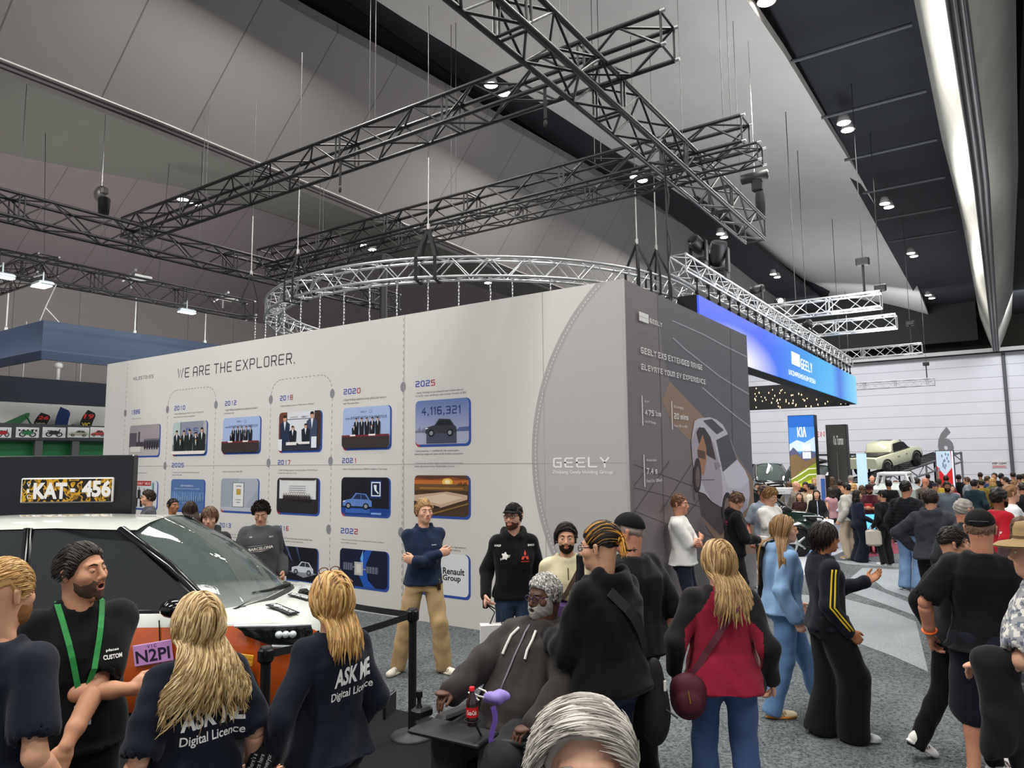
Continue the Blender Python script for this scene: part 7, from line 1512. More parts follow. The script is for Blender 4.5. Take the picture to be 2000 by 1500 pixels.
MB().tube(S(-.02, -.47, 1.2), S(-.02, -.54, 1.55), .022, 8).box(S(-.02, -.54, 1.5), (.05, .04, .22), r9, bev=.01).build('headrest_post', BKM, wc)
for q in (1, -1):
    MB().box(S(.34 * q, .14, .73), (.09, .46, .05), r9, bev=.015).tube(S(.34 * q, -.05, .71), S(.34 * q, -.1, .5), .02, 8).build('armrest', BKM, wc)
    MB().lathe(S(.30 * q, -.02, .17) - sd9 * .035, [(.04, 0), (.165, .005), (.175, .02), (.175, .055), (.165, .07), (.04, .07)], 26, sd9).build('drive_wheel', mat('#131314', .8), wc); MB().lathe(S(.26 * q, .42, .09) - sd9 * .025, [(.02, 0), (.085, .004), (.09, .025), (.085, .05), (.02, .05)], 20, sd9).build('caster', mat('#131314', .8), wc)
    MB().tube(S(.16 * q, .42, .42), S(.16 * q, .62, .16), .02, 8).box(S(.16 * q, .68, .13), (.15, .24, .02), r9, bev=.005).build('footrest', BKM, wc)
MB().box(S(0, .05, .27), (.46, .66, .24), r9, bev=.05).build('power_base', mat('#1d1d20', .35, .2), wc)
MB().box(S(.36, .48, .80), (.08, .12, .06), r9, bev=.015).lathe(S(.36, .5, .83), [(.02, 0), (.012, .02), (.012, .05), (.02, .06), (.018, .09)], 10).build('joystick', mat('#17171a', .4), wc)
MB().box(S(.08, .50, .76), (.46, .22, .025), r9 + .2, bev=.008).tube(S(-.2, .42, .755), S(-.34, .3, .74), .018, 8).build('tray', mat('#1a1b1d', .5), wc)
MB().box(S(.50, .60, .84), (.018, .16, .12), r9 + .5, bev=.006).build('display_mount', mat('#111113', .3), wc)
bp_ = rfpix(922, 1385, S(-.2, .42, .7).dot(F0)); bt = thing('cola_bottle', 'small cola bottle with a red cap and red label in a holder at the tray', 'bottle', bp_ - Vector((0, 0, .11)))
b0 = bp_ - Vector((0, 0, .085)); MB().lathe(b0, [(.02, 0), (.030, .006), (.0315, .04), (.029, .075), (.0315, .10), (.030, .125), (.018, .155), (.0125, .17), (.0125, .18)], 20).build('bottle_body', mat('#2a1410', .06, 0, .6, 0, 0, 0, 0, 0, .5), bt); MB().lathe(b0 + Vector((0, 0, .178)), [(.014, 0), (.0145, .018), (.012, .02)], 16).build('cap', mat('#d8202a', .4), bt); MB().lathe(b0, [(.0322, .05), (.0318, .072), (.0326, .10)], 20).build('bottle_label', mat('#c4141e', .4), bt)
mb = MB(); vv, ff, _ = text_mesh('Coca-Cola', .02); mb.add([b0 + Vector((0, 0, .064 + .024 * y)) - F0 * (.0332 * math.cos((x - .5) * 1.7)) + R0 * (.0332 * math.sin((x - .5) * 1.7)) for x, y in vv], ff); mb.build('lettering', WHT, bt)
MB().path([b0 + Vector((.04 * math.cos(a), .04 * math.sin(a), .03)) for a in np.linspace(0, 6.28, 18, endpoint=False)], .004, 6, closed=True).tube(b0 + F0 * .04 + Vector((0, 0, .03)), S(-.1, .45, .745), .006, 6).build('bottle_holder', BKM, wc)
v = Vol((-.1, -.1, -.06), (.1, .1, .06), .008); v.ell((0, 0, 0), (.055, .04, .03), .02).ell((.04, .02, .01), (.04, .03, .022), .02).ell((-.04, .01, -.01), (.035, .03, .02), .02); V, F = v.mesh(); V = ripple(V, F, .008, 60, 5); mc = rfpix(965, 1362, S(-.15, .4, .8).dot(F0)); tag(mesh_obj('face_mask', [mc + Vector(q) for q in V], F.tolist(), [mat('#8d7cc4', .7)], None, True), 'crumpled lilac face mask lying on the wheelchair tray', 'mask')
mb = MB(); pts = [mc + R0 * (-.005 + .012 * math.sin(k * .9)) - F0 * .05 - Vector((0, 0, .03 + .032 * k)) for k in range(10)]; mb.strap(pts, -F0, .028, .003); tag(mb.build('purple_lanyard', mat('#6a4f9c', .7, 0, .2, 0, .3, 30)), 'purple lanyard dangling from the wheelchair tray', 'lanyard')
cb9 = rfpix(935, 1352, S(-.05, .45, .8).dot(F0)); tag(MB().path([cb9 + R0 * (.05 * math.sin(k * .8)) + Vector((0, 0, .02 * math.cos(k * 1.1))) - F0 * .01 * k for k in range(9)], .005, 6).build('white_cable', mat('#d9d6cf', .6)), 'loop of white cable on the wheelchair tray', 'cable')
MB().strap([surf(O9, O9['W'][-1].lerp(O9['EL'][-1], .12) + Vector((-.02, 0, .0)), (-1, .3, .2), .004) * 1.0 for _ in range(1)] + [surf(O9, O9['W'][-1].lerp(O9['EL'][-1], .12) + Vector((-.02, 0, -.05)), (-1, .3, .2), .004)], (-1, .3, .2), .022, .003)
# grey-haired head at the bottom edge
p, r = at(1146, 1352, 1.77, 172)
person('person with tousled white hair, only the head showing at the bottom edge', p, r, 1.74, dict(head=(6, -6, 0)), '#d2a48b', dict(col='#5a6470'), dict(col='#333'), dict(col='#333'), dict(kind='short', cols=['#aaa49c', '#8a847d', '#cbc6be'], style='side', slen=.085, n=1500, th=.016, rad=.0042, front=.104, back=-.05, curl=.006, proj=.8), dict(brow='#8f8379', wide=.05), res=1.6, seed=20)
# big person in a black tee and cap
p, r = at(1228, 1004, 1.84, 48)
O11 = person('broad person in a black t-shirt and black cap turned away beside the dark wall corner', p, r, 1.84, dict(head=(28, 0, 0)), '#c98f76', dict(col='#151515', sleeve='short', slen=.95, loose=.03, bag=.02), dict(col='#18191b', loose=.03), dict(col='#e9e9e9'), dict(kind='short', col='#8d8078', strands=0, th=.002), fat=.75, res=1.4, cap=dict(col='#131415'), seed=21, beard=dict(col='#a79a90', th=.002))
# white tee leaning on the dark wall
p, r = at(1336, 970, 1.78, 0); p = onx(1340, 1235, XC + .22); p.z = 0
O12 = person('person in a white t-shirt leaning against the dark advert wall with folded arms', p, math.radians(-78), 1.76, dict(head=(-6, 2, 0), lean=(0, -.03, 0), RH=(-.12, .20, 1.19), RE=(1, -.4, -.6), RD=(-1, .2, .25), RN=(0, -1, 0), LH=(.12, .24, 1.14), LE=(-1, -.4, -.6), LD=(1, .15, .3), LN=(0, -1, 0)), '#c58d74', dict(col='#dddcd8', sleeve='short', slen=.9, loose=.024), dict(col='#1f2633'), dict(col='#2a2a2c'), dict(kind='short', cols=['#6b4a35', '#543826', '#7f5a42'], style='fwd', slen=.018, th=.006, n=300), dict(brow='#6b4a35'), fat=.2, res=1.3, seed=22)
# maroon raglan
p, r = at(1402, 1058, 1.70, 4)
O13 = person('person with blond hair in a maroon shirt with black raglan sleeves and jeans', p, r, 1.70, dict(head=(28, 0, 0), LH=(-.30, .06, .92), RH=(.30, .04, .89), LE=(-.4, -1, 0), RE=(.4, -1, 0), LF=(-.13, .05, .085), RF=(.12, -.08, .085)), '#d6a58b',
    dict(cols=['#8f1f36', '#211f20'], sleeve='long', loose=.02, hem=-.1, fold=.011, zones=[lambda fc, o: (np.abs((fc - np.array(o['pel'])) @ np.array(o['side'])) > np.interp(fc[:, 2], [1.22, 1.33, 1.47], [.232, .13, .045]))]), dict(col='#43587f', loose=.014, hemw=.02), dict(col='#777'),
    dict(kind='long', cols=['#a8885a', '#7c6040', '#c9aa78'], len=.2, w=.085, locks=long_locks(640, .31, .0055, 7, (.005, 4.0), 16, back=.4, hw=.145)), fem=1, fat=.65, res=1.5, glasses='#5a2f2a', seed=23)
t = thing('shoulder_bag', 'burgundy crossbody bag on a wide strap at the hip of the maroon shirt', 'bag', wp_(O13, O13['pel'] + Vector((-.3, -.1, -.12)))); bn = Vector((math.sin(r), -math.cos(r), 0)); pts = []
for q in np.linspace(0, 1, 12): a = O13['pel'] + O13['side'] * (.135 - .33 * q) + Vector((0, 0, .50 - .50 * q)); pts.append(wp_(O13, surf(O13, a, -O13['tfwd'], .012)))
MB().strap(pts, bn, .04, .005).build('strap', mat('#5c2a35', .7), t); sd = Vector((math.cos(r), math.sin(r), 0)); bgc = pts[-1] - sd * .03 + bn * .06 + Vector((0, 0, -.1)); v = Vol((-.16, -.1, -.16), (.16, .1, .16), .011)
v.ell((0, 0, -.02), (.105, .06, .12), .03).ell((0, 0, .05), (.1, .05, .08), .04).ell((0, .05, -.03), (.08, .03, .07), .01); V, F = v.mesh(); rm = Matrix.Rotation(r + math.pi, 3, 'Z'); mesh_obj('pouch', [bgc + rm @ Vector(q) for q in V], F.tolist(), [mat('#4d1c28', .6, 0, .3, 0, .1, 30)], None, True, t)
MB().tube(bgc + bn * .08 + Vector((0, 0, .05)), bgc + bn * .085 + sd * .01 - Vector((0, 0, .02)), .005, 6).path([pts[-1] + Vector((.012 * math.cos(a), 0, -.015 + .018 * math.sin(a))) for a in np.linspace(0, 6.28, 10, endpoint=False)], .004, 5, closed=True).build('clasp', mat('#c9a24a', .25, .9), t)
# against the dark wall farther on
p = onx(1440, 1200, XC + .42); p.z = 0
O14 = person('person in a black hoodie bent over a phone against the dark advert wall', p, math.radians(-62), 1.74, dict(head=(0, 34, 0), lean=(0, .03, 0), RH=(.04, .30, 1.08), LH=(-.08, .30, 1.08), RE=(1, -.6, -.5), LE=(-1, -.6, -.5), RC=.8, LC=.8), '#c9937a', dict(col='#121214', hood=True, loose=.03), dict(col='#1b1c1f', loose=.02), dict(col='#222'), dict(kind='short', cols=['#5a4232', '#453124', '#6b5140'], style='fwd', slen=.03, th=.01), res=1.2, seed=24)
decal(O14, text_mesh('HEAVEN', .03), (.08, 1.33), .1, .03, mat('#b0466a', .7), 'back_lettering'); decal(O14, text_mesh('Only', .03), (.09, 1.29), .07, .025, mat('#b0466a', .7), 'back_lettering')
ph = (wp_(O14, O14['W'][1]) + wp_(O14, O14['W'][-1])) / 2 + Vector((.1, .03, .04)); tag(MB().box(ph, (.14, .07, .01), -.6, bev=.003).build('phone', mat('#e2e2e2', .3)), 'pale phone held by the person bent over in the black hoodie', 'phone')
p = onx(1474, 1180, XC + .55) + Vector((.05, .85, 0)); p.z = 0
person('person with curly light brown hair in a white t-shirt beyond the bent-over one', p, math.radians(-115), 1.74, dict(head=(14, 22, 0), RH=(.06, .30, 1.1), LH=(-.06, .3, 1.1)), '#cf9f84', dict(col='#dcdbd6', sleeve='short', loose=.024), dict(col='#23252a'), dict(col='#333'), dict(kind='short', cols=['#8a6a45', '#6b4f32', '#a68558'], style='up', slen=.045, th=.02, curl=.012, n=360), res=1.1, seed=25)
p, r = at(1491, 948, 1.78, 205)
person('person in a dark blue cap and grey-blue shirt behind the curly-haired one', p, r, 1.78, dict(head=(10, 0, 0)), '#bf7d66', dict(col='#8d98a6', sleeve='short', collar=True), dict(col='#333'), dict(col='#333'), dict(kind='short', col='#5a463a', strands=0), res=1.0, cap=dict(col='#1b2233'), seed=26)
# girl in the light blue hoodie
p, r = at(1520, 1008, 1.70, -72)
O17 = person('person with long straight brown hair, light blue hoodie and blue jeans walking right', p, r, 1.70, dict(head=(-14, 0, 0), lean=(0, .03, 0), RH=(.25, .03, .88), LH=(-.24, .22, .92), RF=(.09, -.16, .085), LF=(-.09, .34, .09), RT=0, LT=0, LP=6), '#d7a88e', dict(col='#7d9cc0', hood=True, loose=.034, bag=.012), dict(col='#5f7fa6', loose=.022, hemw=.012), dict(col='#d8c8a8', sole='#c8843a', stripe='#8a6a3a'), dict(kind='long', cols=['#7a5c3a', '#5a4128', '#99784e'], len=.30, w=.07, locks=long_locks(520, .45, .0050, 9, (.001, 3.0), 18, back=.2, hw=.10, yo=.06, fr=1)), fem=.8, res=1.4, glasses='#caa070', seed=27)
# yellow-striped tracksuit
p, r = at(1606, 1022, 1.68, -70)
O18 = person('person in a navy track top with double yellow sleeve stripes and wide black trousers', p, r, 1.68, dict(head=(-8, 2, 0), RH=(.22, .10, .90), RE=(.2, -1, 0), LH=(-.14, .40, 1.24), LE=(-.4, -.6, -1), LD=(.1, .8, .45), LN=(.5, -.3, .8), LC=.22, LS=1.0, RF=(.085, .13, .09), LF=(-.075, -.07, .085), RP=-6), '#a8714f', dict(col='#171a24', collar=True, loose=.026), dict(col='#121214', loose=.045, hemw=.035, knee=.02), dict(col='#c9cdd2', sole='#e6e6e6', stripe='#333'), dict(kind='short', cols=['#17120f', '#0f0c0a', '#2a211c'], style='down', slen=.075, th=.018, n=460, back=-.075, front=.05), dict(iris='#1c120c', brow='#15100d'), res=1.4, seed=28)
mb = MB(); e, s_, w = O18['EL'][1], O18['SH'][1], O18['W'][1]; sdir = O18['side']
for off in (-.016, .016):
    pts = [surf(O18, O18['N'] + sdir * .05 + Vector((0, off, -.02)), (.3, 0, 1), .003)] + [surf(O18, s_.lerp(e, t) + Vector((0, off, 0)), sdir, .004) for t in np.linspace(.0, 1, 9)] + [surf(O18, e.lerp(w, t) + Vector((0, off, 0)), sdir, .004) for t in np.linspace(.12, .93, 7)]
    nn = [Vector((.5, 0, 1))] + [sdir] * (len(pts) - 1); mb.strap(pts, nn, .013, .004)
Geo().mb(mb).build('sleeve_stripe', [mat('#e0c022', .7)], O18['root'], O18['sc'])
# blurred walker in black, broad person in cap, hat at the right edge
p, r = at(1846, 1032, 1.68, -62)
O19 = person('person in black clothes with white trainers striding past, dark hair cropped at the sides', p, r, 1.68, dict(head=(-16, 0, 0), lean=(0, .04, 0), RH=(.23, .14, .92), RF=(.09, .18, .085), LF=(-.09, -.27, .12), LP=-32, RP=5, LH=(-.24, -.04, .91)), '#cf9b80', dict(col='#111113', loose=.024), dict(col='#101012', loose=.016), dict(col='#e9e7e2', sole='#f0efec', stripe='#5a2330'), dict(kind='short', cols=['#1c1714', '#2a221d', '#120f0d'], style='fwd', slen=.035, th=.009, back=.0, n=420, rad=.0045), res=1.4, seed=29)
p, r = at(1912, 997, 1.85, -6)
O20 = person('broad person in a black t-shirt, black cap and dark shorts with an orange wristband', p, r, 1.85, dict(head=(2, 0, 0), LH=(-.33, .03, .92), LE=(-.8, -1, 0), RH=(.34, .06, .92), LF=(-.14, .02, .085), RF=(.14, -.03, .085)), '#c58a70', dict(col='#101012', sleeve='short', slen=.8, loose=.02, flare=.045), dict(col='#171a26', kind='shorts', len=1.02, loose=.035), dict(col='#ddd', sole='#eee'), dict(kind='short', cols=['#7a5f50', '#5f493c', '#8a6f60'], slen=.012, th=.003, n=200, rad=.004, back=-.05), fat=.35, res=1.5, cap=dict(col='#131314'), seed=30)
w = O20['W'][-1]; e = O20['EL'][-1]; d_ = (e - w).normalized(); u_, v_, _ = frame_of(d_); Geo().mb(MB().path([w + d_ * .045 + (u_ * math.cos(a) + v_ * math.sin(a)) * .038 for a in np.linspace(0, 6.28, 20, endpoint=False)], .011, 6, closed=True, rx=.4)).build('wristband', [mat('#e0622a', .6)], O20['root'], O20['sc'])
sl_ = Geo().mb(MB().path([Vector(O20['toW']((.055 * math.sin(a), -.100 - .012 * math.cos(a), .055 + .002 * math.cos(a)))) for a in np.linspace(-1.3, 1.3, 9)], .005, 6)).build('cap_strap', [mat('#2a2a2c', .6)], O20['root'], O20['sc'])
p, r = at(2022, 1012, 1.88, 82)
def hat(O, col, band):
    tW, sc = O['toW'], O['sc']; c = Vector(tW((0, -.012, .06))); ax = (Vector(tW((0, -.012, 1.06))) - c).normalized(); mb = MB().lathe(c, [(.19, -.012), (.17, .0), (.11, .008), (.098, .02), (.092, .07), (.078, .10), (.03, .106), (.005, .102)], 28, ax); mb.lathe(c, [(.19, -.018), (.095, .0), (.02, .05)], 28, ax); Geo().mb(mb).build('sun_hat', [mat(col, .9, 0, .1, 0, .12, 30)], O['root'], sc); Geo().mb(MB().lathe(c, [(.1, .016), (.097, .034)], 28, ax)).build('hat_band', [mat(band, .8)], O['root'], sc)
O21 = person('person in a brown felt hat and patterned shirt at the right picture edge', p, r, 1.82, dict(head=(6, 4, 0), LH=(-.16, .26, 1.06), LE=(-1, -.6, -.4), LN=(.3, 0, -1)), '#d09f86', dict(cols=['#8e8f94', '#5d6470', '#c9c7c0'], sleeve='short', loose=.028, collar=True, zones=[lambda fc, o: np.sin(fc[:, 0] * 70 + 3 * np.sin(fc[:, 2] * 60)) * np.sin(fc[:, 2] * 80 + fc[:, 1] * 60) > .25, lambda fc, o: np.sin(fc[:, 1] * 90 + 2 * np.sin(fc[:, 2] * 75)) * np.sin(fc[:, 2] * 66 - fc[:, 0] * 50) > .3]), dict(col='#20242c'), dict(col='#222'), dict(kind='short', col='#8a7a6a', strands=0, th=.004), fat=.7, res=1.4, seed=31); hat(O21, '#8f7a58', '#5a4630')
fa_ = (wp_(O21, O21['W'][-1]) + wp_(O21, O21['EL'][-1])) / 2; v = Vol((-.24, -.14, -.75), (.24, .14, .16), .016)
v.ell((0, 0, .02), (.12, .075, .07), .03).cone((-.03, .0, 0), (-.05, .0, -.45), .10, .09, .05, flat=(Vector((0, 1, 0)), 1.7)).cone((.04, 0, 0), (.09, .02, -.6), .09, .045, .05, flat=(Vector((0, 1, 0)), 1.6)).cone((-.06, 0, -.3), (-.1, .0, -.5), .07, .05, .05); V, F = v.mesh(); V = ripple(V, F, .02, 20, 9, (1, 1, .3)); rm = Matrix.Rotation(YAW, 3, 'Z'); tag(mesh_obj('folded_jacket', [fa_ + rm @ Vector((q[0] * .8 - .03, q[1], q[2] * .85)) - F0 * .03 for q in V], F.tolist(), [cloth('#1c1d20')], None, True), 'dark jacket draped over the forearm of the person in the hat', 'jacket')
# beyond the bonnet, left part of the white wall
for px, py, h, a, lab, kw in ((291, 960, 1.74, 95, 'person with dark curly hair in a grey t-shirt, in profile beside the black block', dict(top=dict(col='#4a4d52', sleeve='short'), hair=dict(kind='short', cols=['#2a1f18', '#1d1510', '#3a2c22'], style='up', slen=.04, th=.018, curl=.01), skin_c='#cf9c80')),
    (338, 974, 1.66, 215, 'person with close-cropped black hair in a cream top left of the long-haired one', dict(top=dict(col='#cfc3a8'), hair=dict(kind='short', col='#15110f', slen=.012, th=.006, n=200), skin_c='#9b6a4c')),
    (372, 980, 1.60, 20, 'person with long dark brown hair seen from behind above the windscreen', dict(top=dict(col='#3a2a26'), hair=dict(kind='long', cols=['#2f211a', '#221712', '#40302a'], len=.38, locks=long_locks(220, .45, .007, 31, (.006, 4.0), 10, back=.3)), skin_c='#b98a6c', fem=.8))):
    p, r = at(px, py, h, a); q = Vector((p.x, p.y)); 
    k_ = (8.15) / Vector((p.x, p.y, 0)).dot(F0); k_ = max(k_, 1.0); h2_ = H - (H - h) * k_
    person(lab, Vector((p.x * k_, p.y * k_, 0)), r, h2_, None, bottom=dict(col='#24262b'), shoes=dict(col='#ddd'), res=1.1, seed=px, **kw)
def behind_car(px, py, h, a, f): p, r = at(px, py, h, a); k_ = f / Vector((p.x, p.y, 0)).dot(F0); return Vector((p.x * k_, p.y * k_, 0)), r, H - (H - h) * k_
p, r, h = behind_car(410, 992, 1.74, 178, 8.3)
O = person('person with a brown fringe in a charcoal hoodie facing forward behind the windscreen', p, r, h, dict(head=(-4, 6, 0)), '#d3a58c', dict(col='#35363b', hood=True, loose=.028), dict(col='#24262b'), dict(col='#ddd'), dict(kind='short', cols=['#5a4230', '#463324', '#6f543c'], style='down', slen=.06, th=.018, n=360, front=.06), dict(brow='#4a3626'), res=1.2, seed=33)
p, r, h = behind_car(511, 981, 1.76, 182, 8.55)
O = person('person with dark curly hair looking down in a grey sweatshirt lettered BARCELONA', p, r, h, dict(head=(-8, 26, 0), RH=(.12, .28, 1.02), RE=(1, -.6, -.4), RN=(-.4, 0, .8), LH=(-.25, .14, .95)), '#d3a58c', dict(cols=['#4b4e51', '#191b20'], loose=.034, bag=.015, zones=[lambda fc, o: (np.abs(fc[:, 0]) > .2) & (fc[:, 2] > 1.0) & (fc[:, 1] < .0)]), dict(col='#17181b'), dict(col='#eee'), dict(kind='short', cols=['#1f1814', '#15100d', '#2e251f'], style='up', slen=.05, th=.022, curl=.014, n=420), dict(brow='#1f1814', lids=.9), res=1.3, seed=34)
decal(O, text_mesh('BARCELONA', .04), (0, 1.235), .27, .035, WHT, 'chest_lettering', face=1, slant=.12); decal(O, text_mesh('FP'), (.11, 1.36), .03, .016, WHT, face=1); decal(O, text_mesh('ARCH'), (-.11, 1.36), .045, .016, WHT, face=1)
decal(O, ([(0, .2), (.5, .5), (1, .9), (.6, .62), (.2, .42)], [(0, 1, 2, 3, 4)], 1), (.01, 1.265), .3, .05, WHT, 'chest_print', face=1); decal(O, ([(0, .0), (.5, .25), (1, .9), (.6, .1)], [(0, 1, 2, 3)], 1), (.03, 1.21), .24, .03, WHT, 'chest_print', face=1)
cp = wp_(O, O['W'][-1] + Vector((0, .03, -.13))); tag(MB().lathe(cp, [(.03, -.06), (.033, -.055), (.038, .08), (.037, .085)], 16).build('paper_cup', mat('#e8e6e2', .6)), 'white paper cup held by the person in the grey sweatshirt', 'cup')
# ------------------------------------------------------------------ stands and vehicles down the aisle
def panel_box(name, label, cat, l, t_, r_, b_, Y, th, mside, mface, zbot=0.0):
    """upright panel: face towards the viewer on a plane of constant Y, standing or hanging"""
    a, b = ony(l, t_, Y), ony(r_, t_, Y); z0 = ony((l + r_) / 2, b_, Y).z if zbot is None else zbot
    t = thing(name, label, cat, ((a.x + b.x) / 2, Y, z0)); MB().box(((a.x + b.x) / 2, Y + th / 2, (a.z + z0) / 2), (b.x - a.x, th, a.z - z0)).build('panel_core', mside, t); return t, a.x, b.x, z0, a.z
YK = 31.0; t, x0, x1, z0, z1 = panel_box('sky_sign_panel', 'tall sign panel with a blue sky picture and white logo', 'sign', 1538, 812, 1590, 930, YK, .5, mat('#16181c', .5), None, 0.0)
P = Print(x0 + .02, 1.0, x1 - .02, z1 - .02, lambda x, z, l: (x, YK - .004 - .001 * l, z), .01)
EM = lambda c: mat(c, .5, 0, .2, .55)
P.poly([(0, 0), (1, 0), (1, 1), (0, 1)], EM('#4d8fe0')); P.rect(0, .84, 1, 1, EM('#2f6fd0')).poly([(0, .6), (.3, .66), (.6, .62), (1, .7), (1, .5), (0, .5)], EM('#c8dcf2')).poly([(0, .5), (.15, .56), (.4, .46), (.6, .54), (1, .48), (1, .3), (0, .3)], EM('#5b5a78')).poly([(0, .44), (.25, .46), (.6, .36), (1, .42), (1, 0), (0, 0)], EM('#7a6548')).poly([(0, .1), (.4, .22), (1, .34), (1, 0), (0, 0)], EM('#8a9a2f')).poly([(0, .0), (1, .14), (1, 0)], EM('#c3c92f'))
for i in range(3):
    for j in range(2): P.rect(.5 + .11 * i, .40 + .1 * j, .6 + .11 * i, .49 + .1 * j, EM('#e8eef2'))
for v0 in (.02, .1): P.poly([(0, v0), (.4, v0 + .08), (.7, v0 + .15), (1, v0 + .16), (1, v0 + .17), (.7, v0 + .165), (.4, v0 + .095), (0, v0 + .012)], EM('#f0f0e0'))
lg = ([(0, 0), (.09, 0), (.09, 1), (0, 1), (.09, .42), (.3, 1), (.42, 1), (.2, .45), (.40, 0), (.28, 0), (.46, 0), (.55, 0), (.55, 1), (.46, 1), (.6, 0), (.75, 1), (.86, 1), (1, .0), (.9, 0), (.8, .72), (.7, .0)], [(0, 1, 2, 3), (4, 7, 6, 5), (7, 4, 9, 8), (10, 11, 12, 13), (14, 20, 19, 16, 15), (19, 18, 17, 16)], 1)
P.text(lg, .34, .70, .68, .84, mat('#ffffff', .5, 0, .2, .8)); P.build('picture', t)
t, x0, x1, z0, z1 = panel_box('dark_sign_panel', 'tall dark grey sign panel lettered Kia Tasman', 'sign', 1612, 830, 1652, 935, YK + 1, .5, mat('#16181c', .5), None, 0.0)
P = Print(x0 + .02, .8, x1 - .02, z1 - .02, lambda x, z, l: (x, YK + .996 - .001 * l, z), .01); P.poly([(0, 0), (1, 0), (1, 1), (0, 1)], '#4a4a48').text(text_mesh('Kia Tasman', .02), .35, .70, .85, .84, '#e8e8e6').poly([(.5, 0), (.53, 0), (.5, .6), (.49, .6)], '#b9a98c'); P.build('picture', t)
t, x0, x1, z0, z1 = panel_box('red_letter_sign', 'white sign with red letters EN between the two tall panels', 'sign', 1588, 840, 1612, 862, 44, .3, mat('#e4e6ee', .5), None, None)
mb = MB(); put_text(mb, stroke_mesh('EN', 1.0), (x0 + .1, 43.99, z0 + .25), (x1 - x0 - .15, 0, 0), (0, 0, (z1 - z0) * .5)); mb.build('lettering', mat('#c8323a', .5), t)
a = ony(1588, 848, 44); b = ony(1660, 888, 44); mb = MB().box(((a.x + b.x) / 2, 44.2, b.z), (b.x - a.x + 2, .12, .12)); 
for x in np.linspace(a.x - .9, b.x + .9, 5): mb.box((x, 44.2, b.z / 2), (.1, .1, b.z))
tag(mb.build('display_frame', mat('#2c2d30', .5)), 'black tubular display frame behind the dark sign panel', 'frame')
t, x0, x1, z0, z1 = panel_box('blue_glow_panel', 'pale blue lit panel behind the tilted pickup', 'sign', 1672, 886, 1690, 930, 40, .3, mat('#bcd8ee', .5, 0, .2, .6), None, 0.0)
t, x0, x1, z0, z1 = panel_box('red_screen', 'red and white screen panel at the top of the truss ramp', 'screen', 1826, 880, 1862, 960, 27, .3, mat('#33353a', .5), None, 0.0)
P = Print(x0 + .02, z0, x1 - .02, z1 - .02, lambda x, z, l: (x, 26.99 - .001 * l, z), .01); P.poly([(0, 0), (1, 0), (1, 1), (0, 1)], EM('#c4242a')).poly([(0, 1), (.85, 1), (.9, .78), (.45, .66), (0, .8)], EM('#b8c8d8')).poly([(.5, .6), (.95, .4), (.98, .28), (.6, .5)], EM('#e0e4e8')).rect(.9, 0, 1, 1, EM('#dfe3ee')).rect(0, .3, .12, .75, EM('#8a6a60'))
rnd = random.Random(2)
for k in range(14): P.ell(rnd.uniform(.1, .75), rnd.uniform(.74, .96), .05, .02, EM('#6f8296'))
P.build('picture', t)
# tilted pickup on the truss ramp
RY = 42.0; a = ony(1664, 944, RY); b = ony(1850, 884, RY + 9); ud = (b - a).normalized(); uy_ = Vector((-ud.y, ud.x, 0)).normalized(); un = ud.cross(uy_)
rp_ = thing('truss_ramp', 'steep black and silver truss ramp holding the pale pickup', 'ramp', ((a.x + b.x) / 2, (a.y + b.y) / 2, 0)); Lr = (b - a).length
for q in (-.8, .8):
    mb = MB().tube(a + uy_ * q, b + uy_ * q, .06, 8).tube(a + uy_ * q - un * .55, b + uy_ * q - un * .55, .05, 8).tube(b + uy_ * q, (b + uy_ * q) * 1 - Vector((0, 0, b.z)), .06, 8).tube(a.lerp(b, .6) + uy_ * q, a.lerp(b, .6) + uy_ * q - Vector((0, 0, a.lerp(b, .6).z)), .05, 8)
    n = 12
    for k in range(n): u0 = a.lerp(b, k / n) + uy_ * q; u1 = a.lerp(b, (k + 1) / n) + uy_ * q; mb.tube(u0 if k % 2 else u0 - un * .55, u1 - un * .55 if k % 2 else u1, .03, 6)
    mb.build('side_truss', mat('#8d9093', .4, .6) if q < 0 else BLK, rp_)
mb = MB()
for k in range(16): c = a.lerp(b, (k + .5) / 16); mb.box(c, (Lr / 16 * .5, 1.7, .05), M=Matrix((ud, uy_, un)).transposed())
mb.build('ramp_rung', mat('#2a2c2e', .6), rp_)
CREAM = mat('#c9cbb4', .2, 0, .5, 0, 0, 0, 0, 0, .6)
pk = thing('pickup_truck', 'pale cream pickup truck tilted nose-up on the ramp', 'truck', ((a.x + b.x) / 2, (a.y + b.y) / 2, (a.z + b.z) / 2))
sc_ = .9; O_ = a + ud * 1.2 + un * .06; PT = lambda x, y, z: O_ + ud * (x * sc_) + uy_ * (y * sc_) + un * (z * sc_)
def loft_x(st, mi=0):
    rows = []
    for x, w, z0_, z1_ in st: rows.append([PT(x, s * ww, zz) for s, ww, zz in ((-1, w * .96, z0_), (-1, w, z0_ + .15), (-1, w, (z0_ + z1_) / 2), (-1, w * .97, z1_ - .06), (-1, w * .9, z1_), (0, 0, z1_ + .03), (1, w * .9, z1_), (1, w * .97, z1_ - .06), (1, w, (z0_ + z1_) / 2), (1, w, z0_ + .15), (1, w * .96, z0_))])
    m = MB().grid(rows, mi); m.add(rows[0], [tuple(range(11))], mi); m.add(rows[-1], [tuple(reversed(range(11)))], mi); return m
loft_x([(0, .9, .55, 1.15), (.1, .95, .5, 1.2), (1.6, .96, .45, 1.2), (3.6, .96, .45, 1.2), (3.9, .96, .5, 1.18), (4.9, .95, .5, 1.12), (5.15, .88, .55, 1.02), (5.25, .75, .6, .9)]).build('body_shell', CREAM, pk)
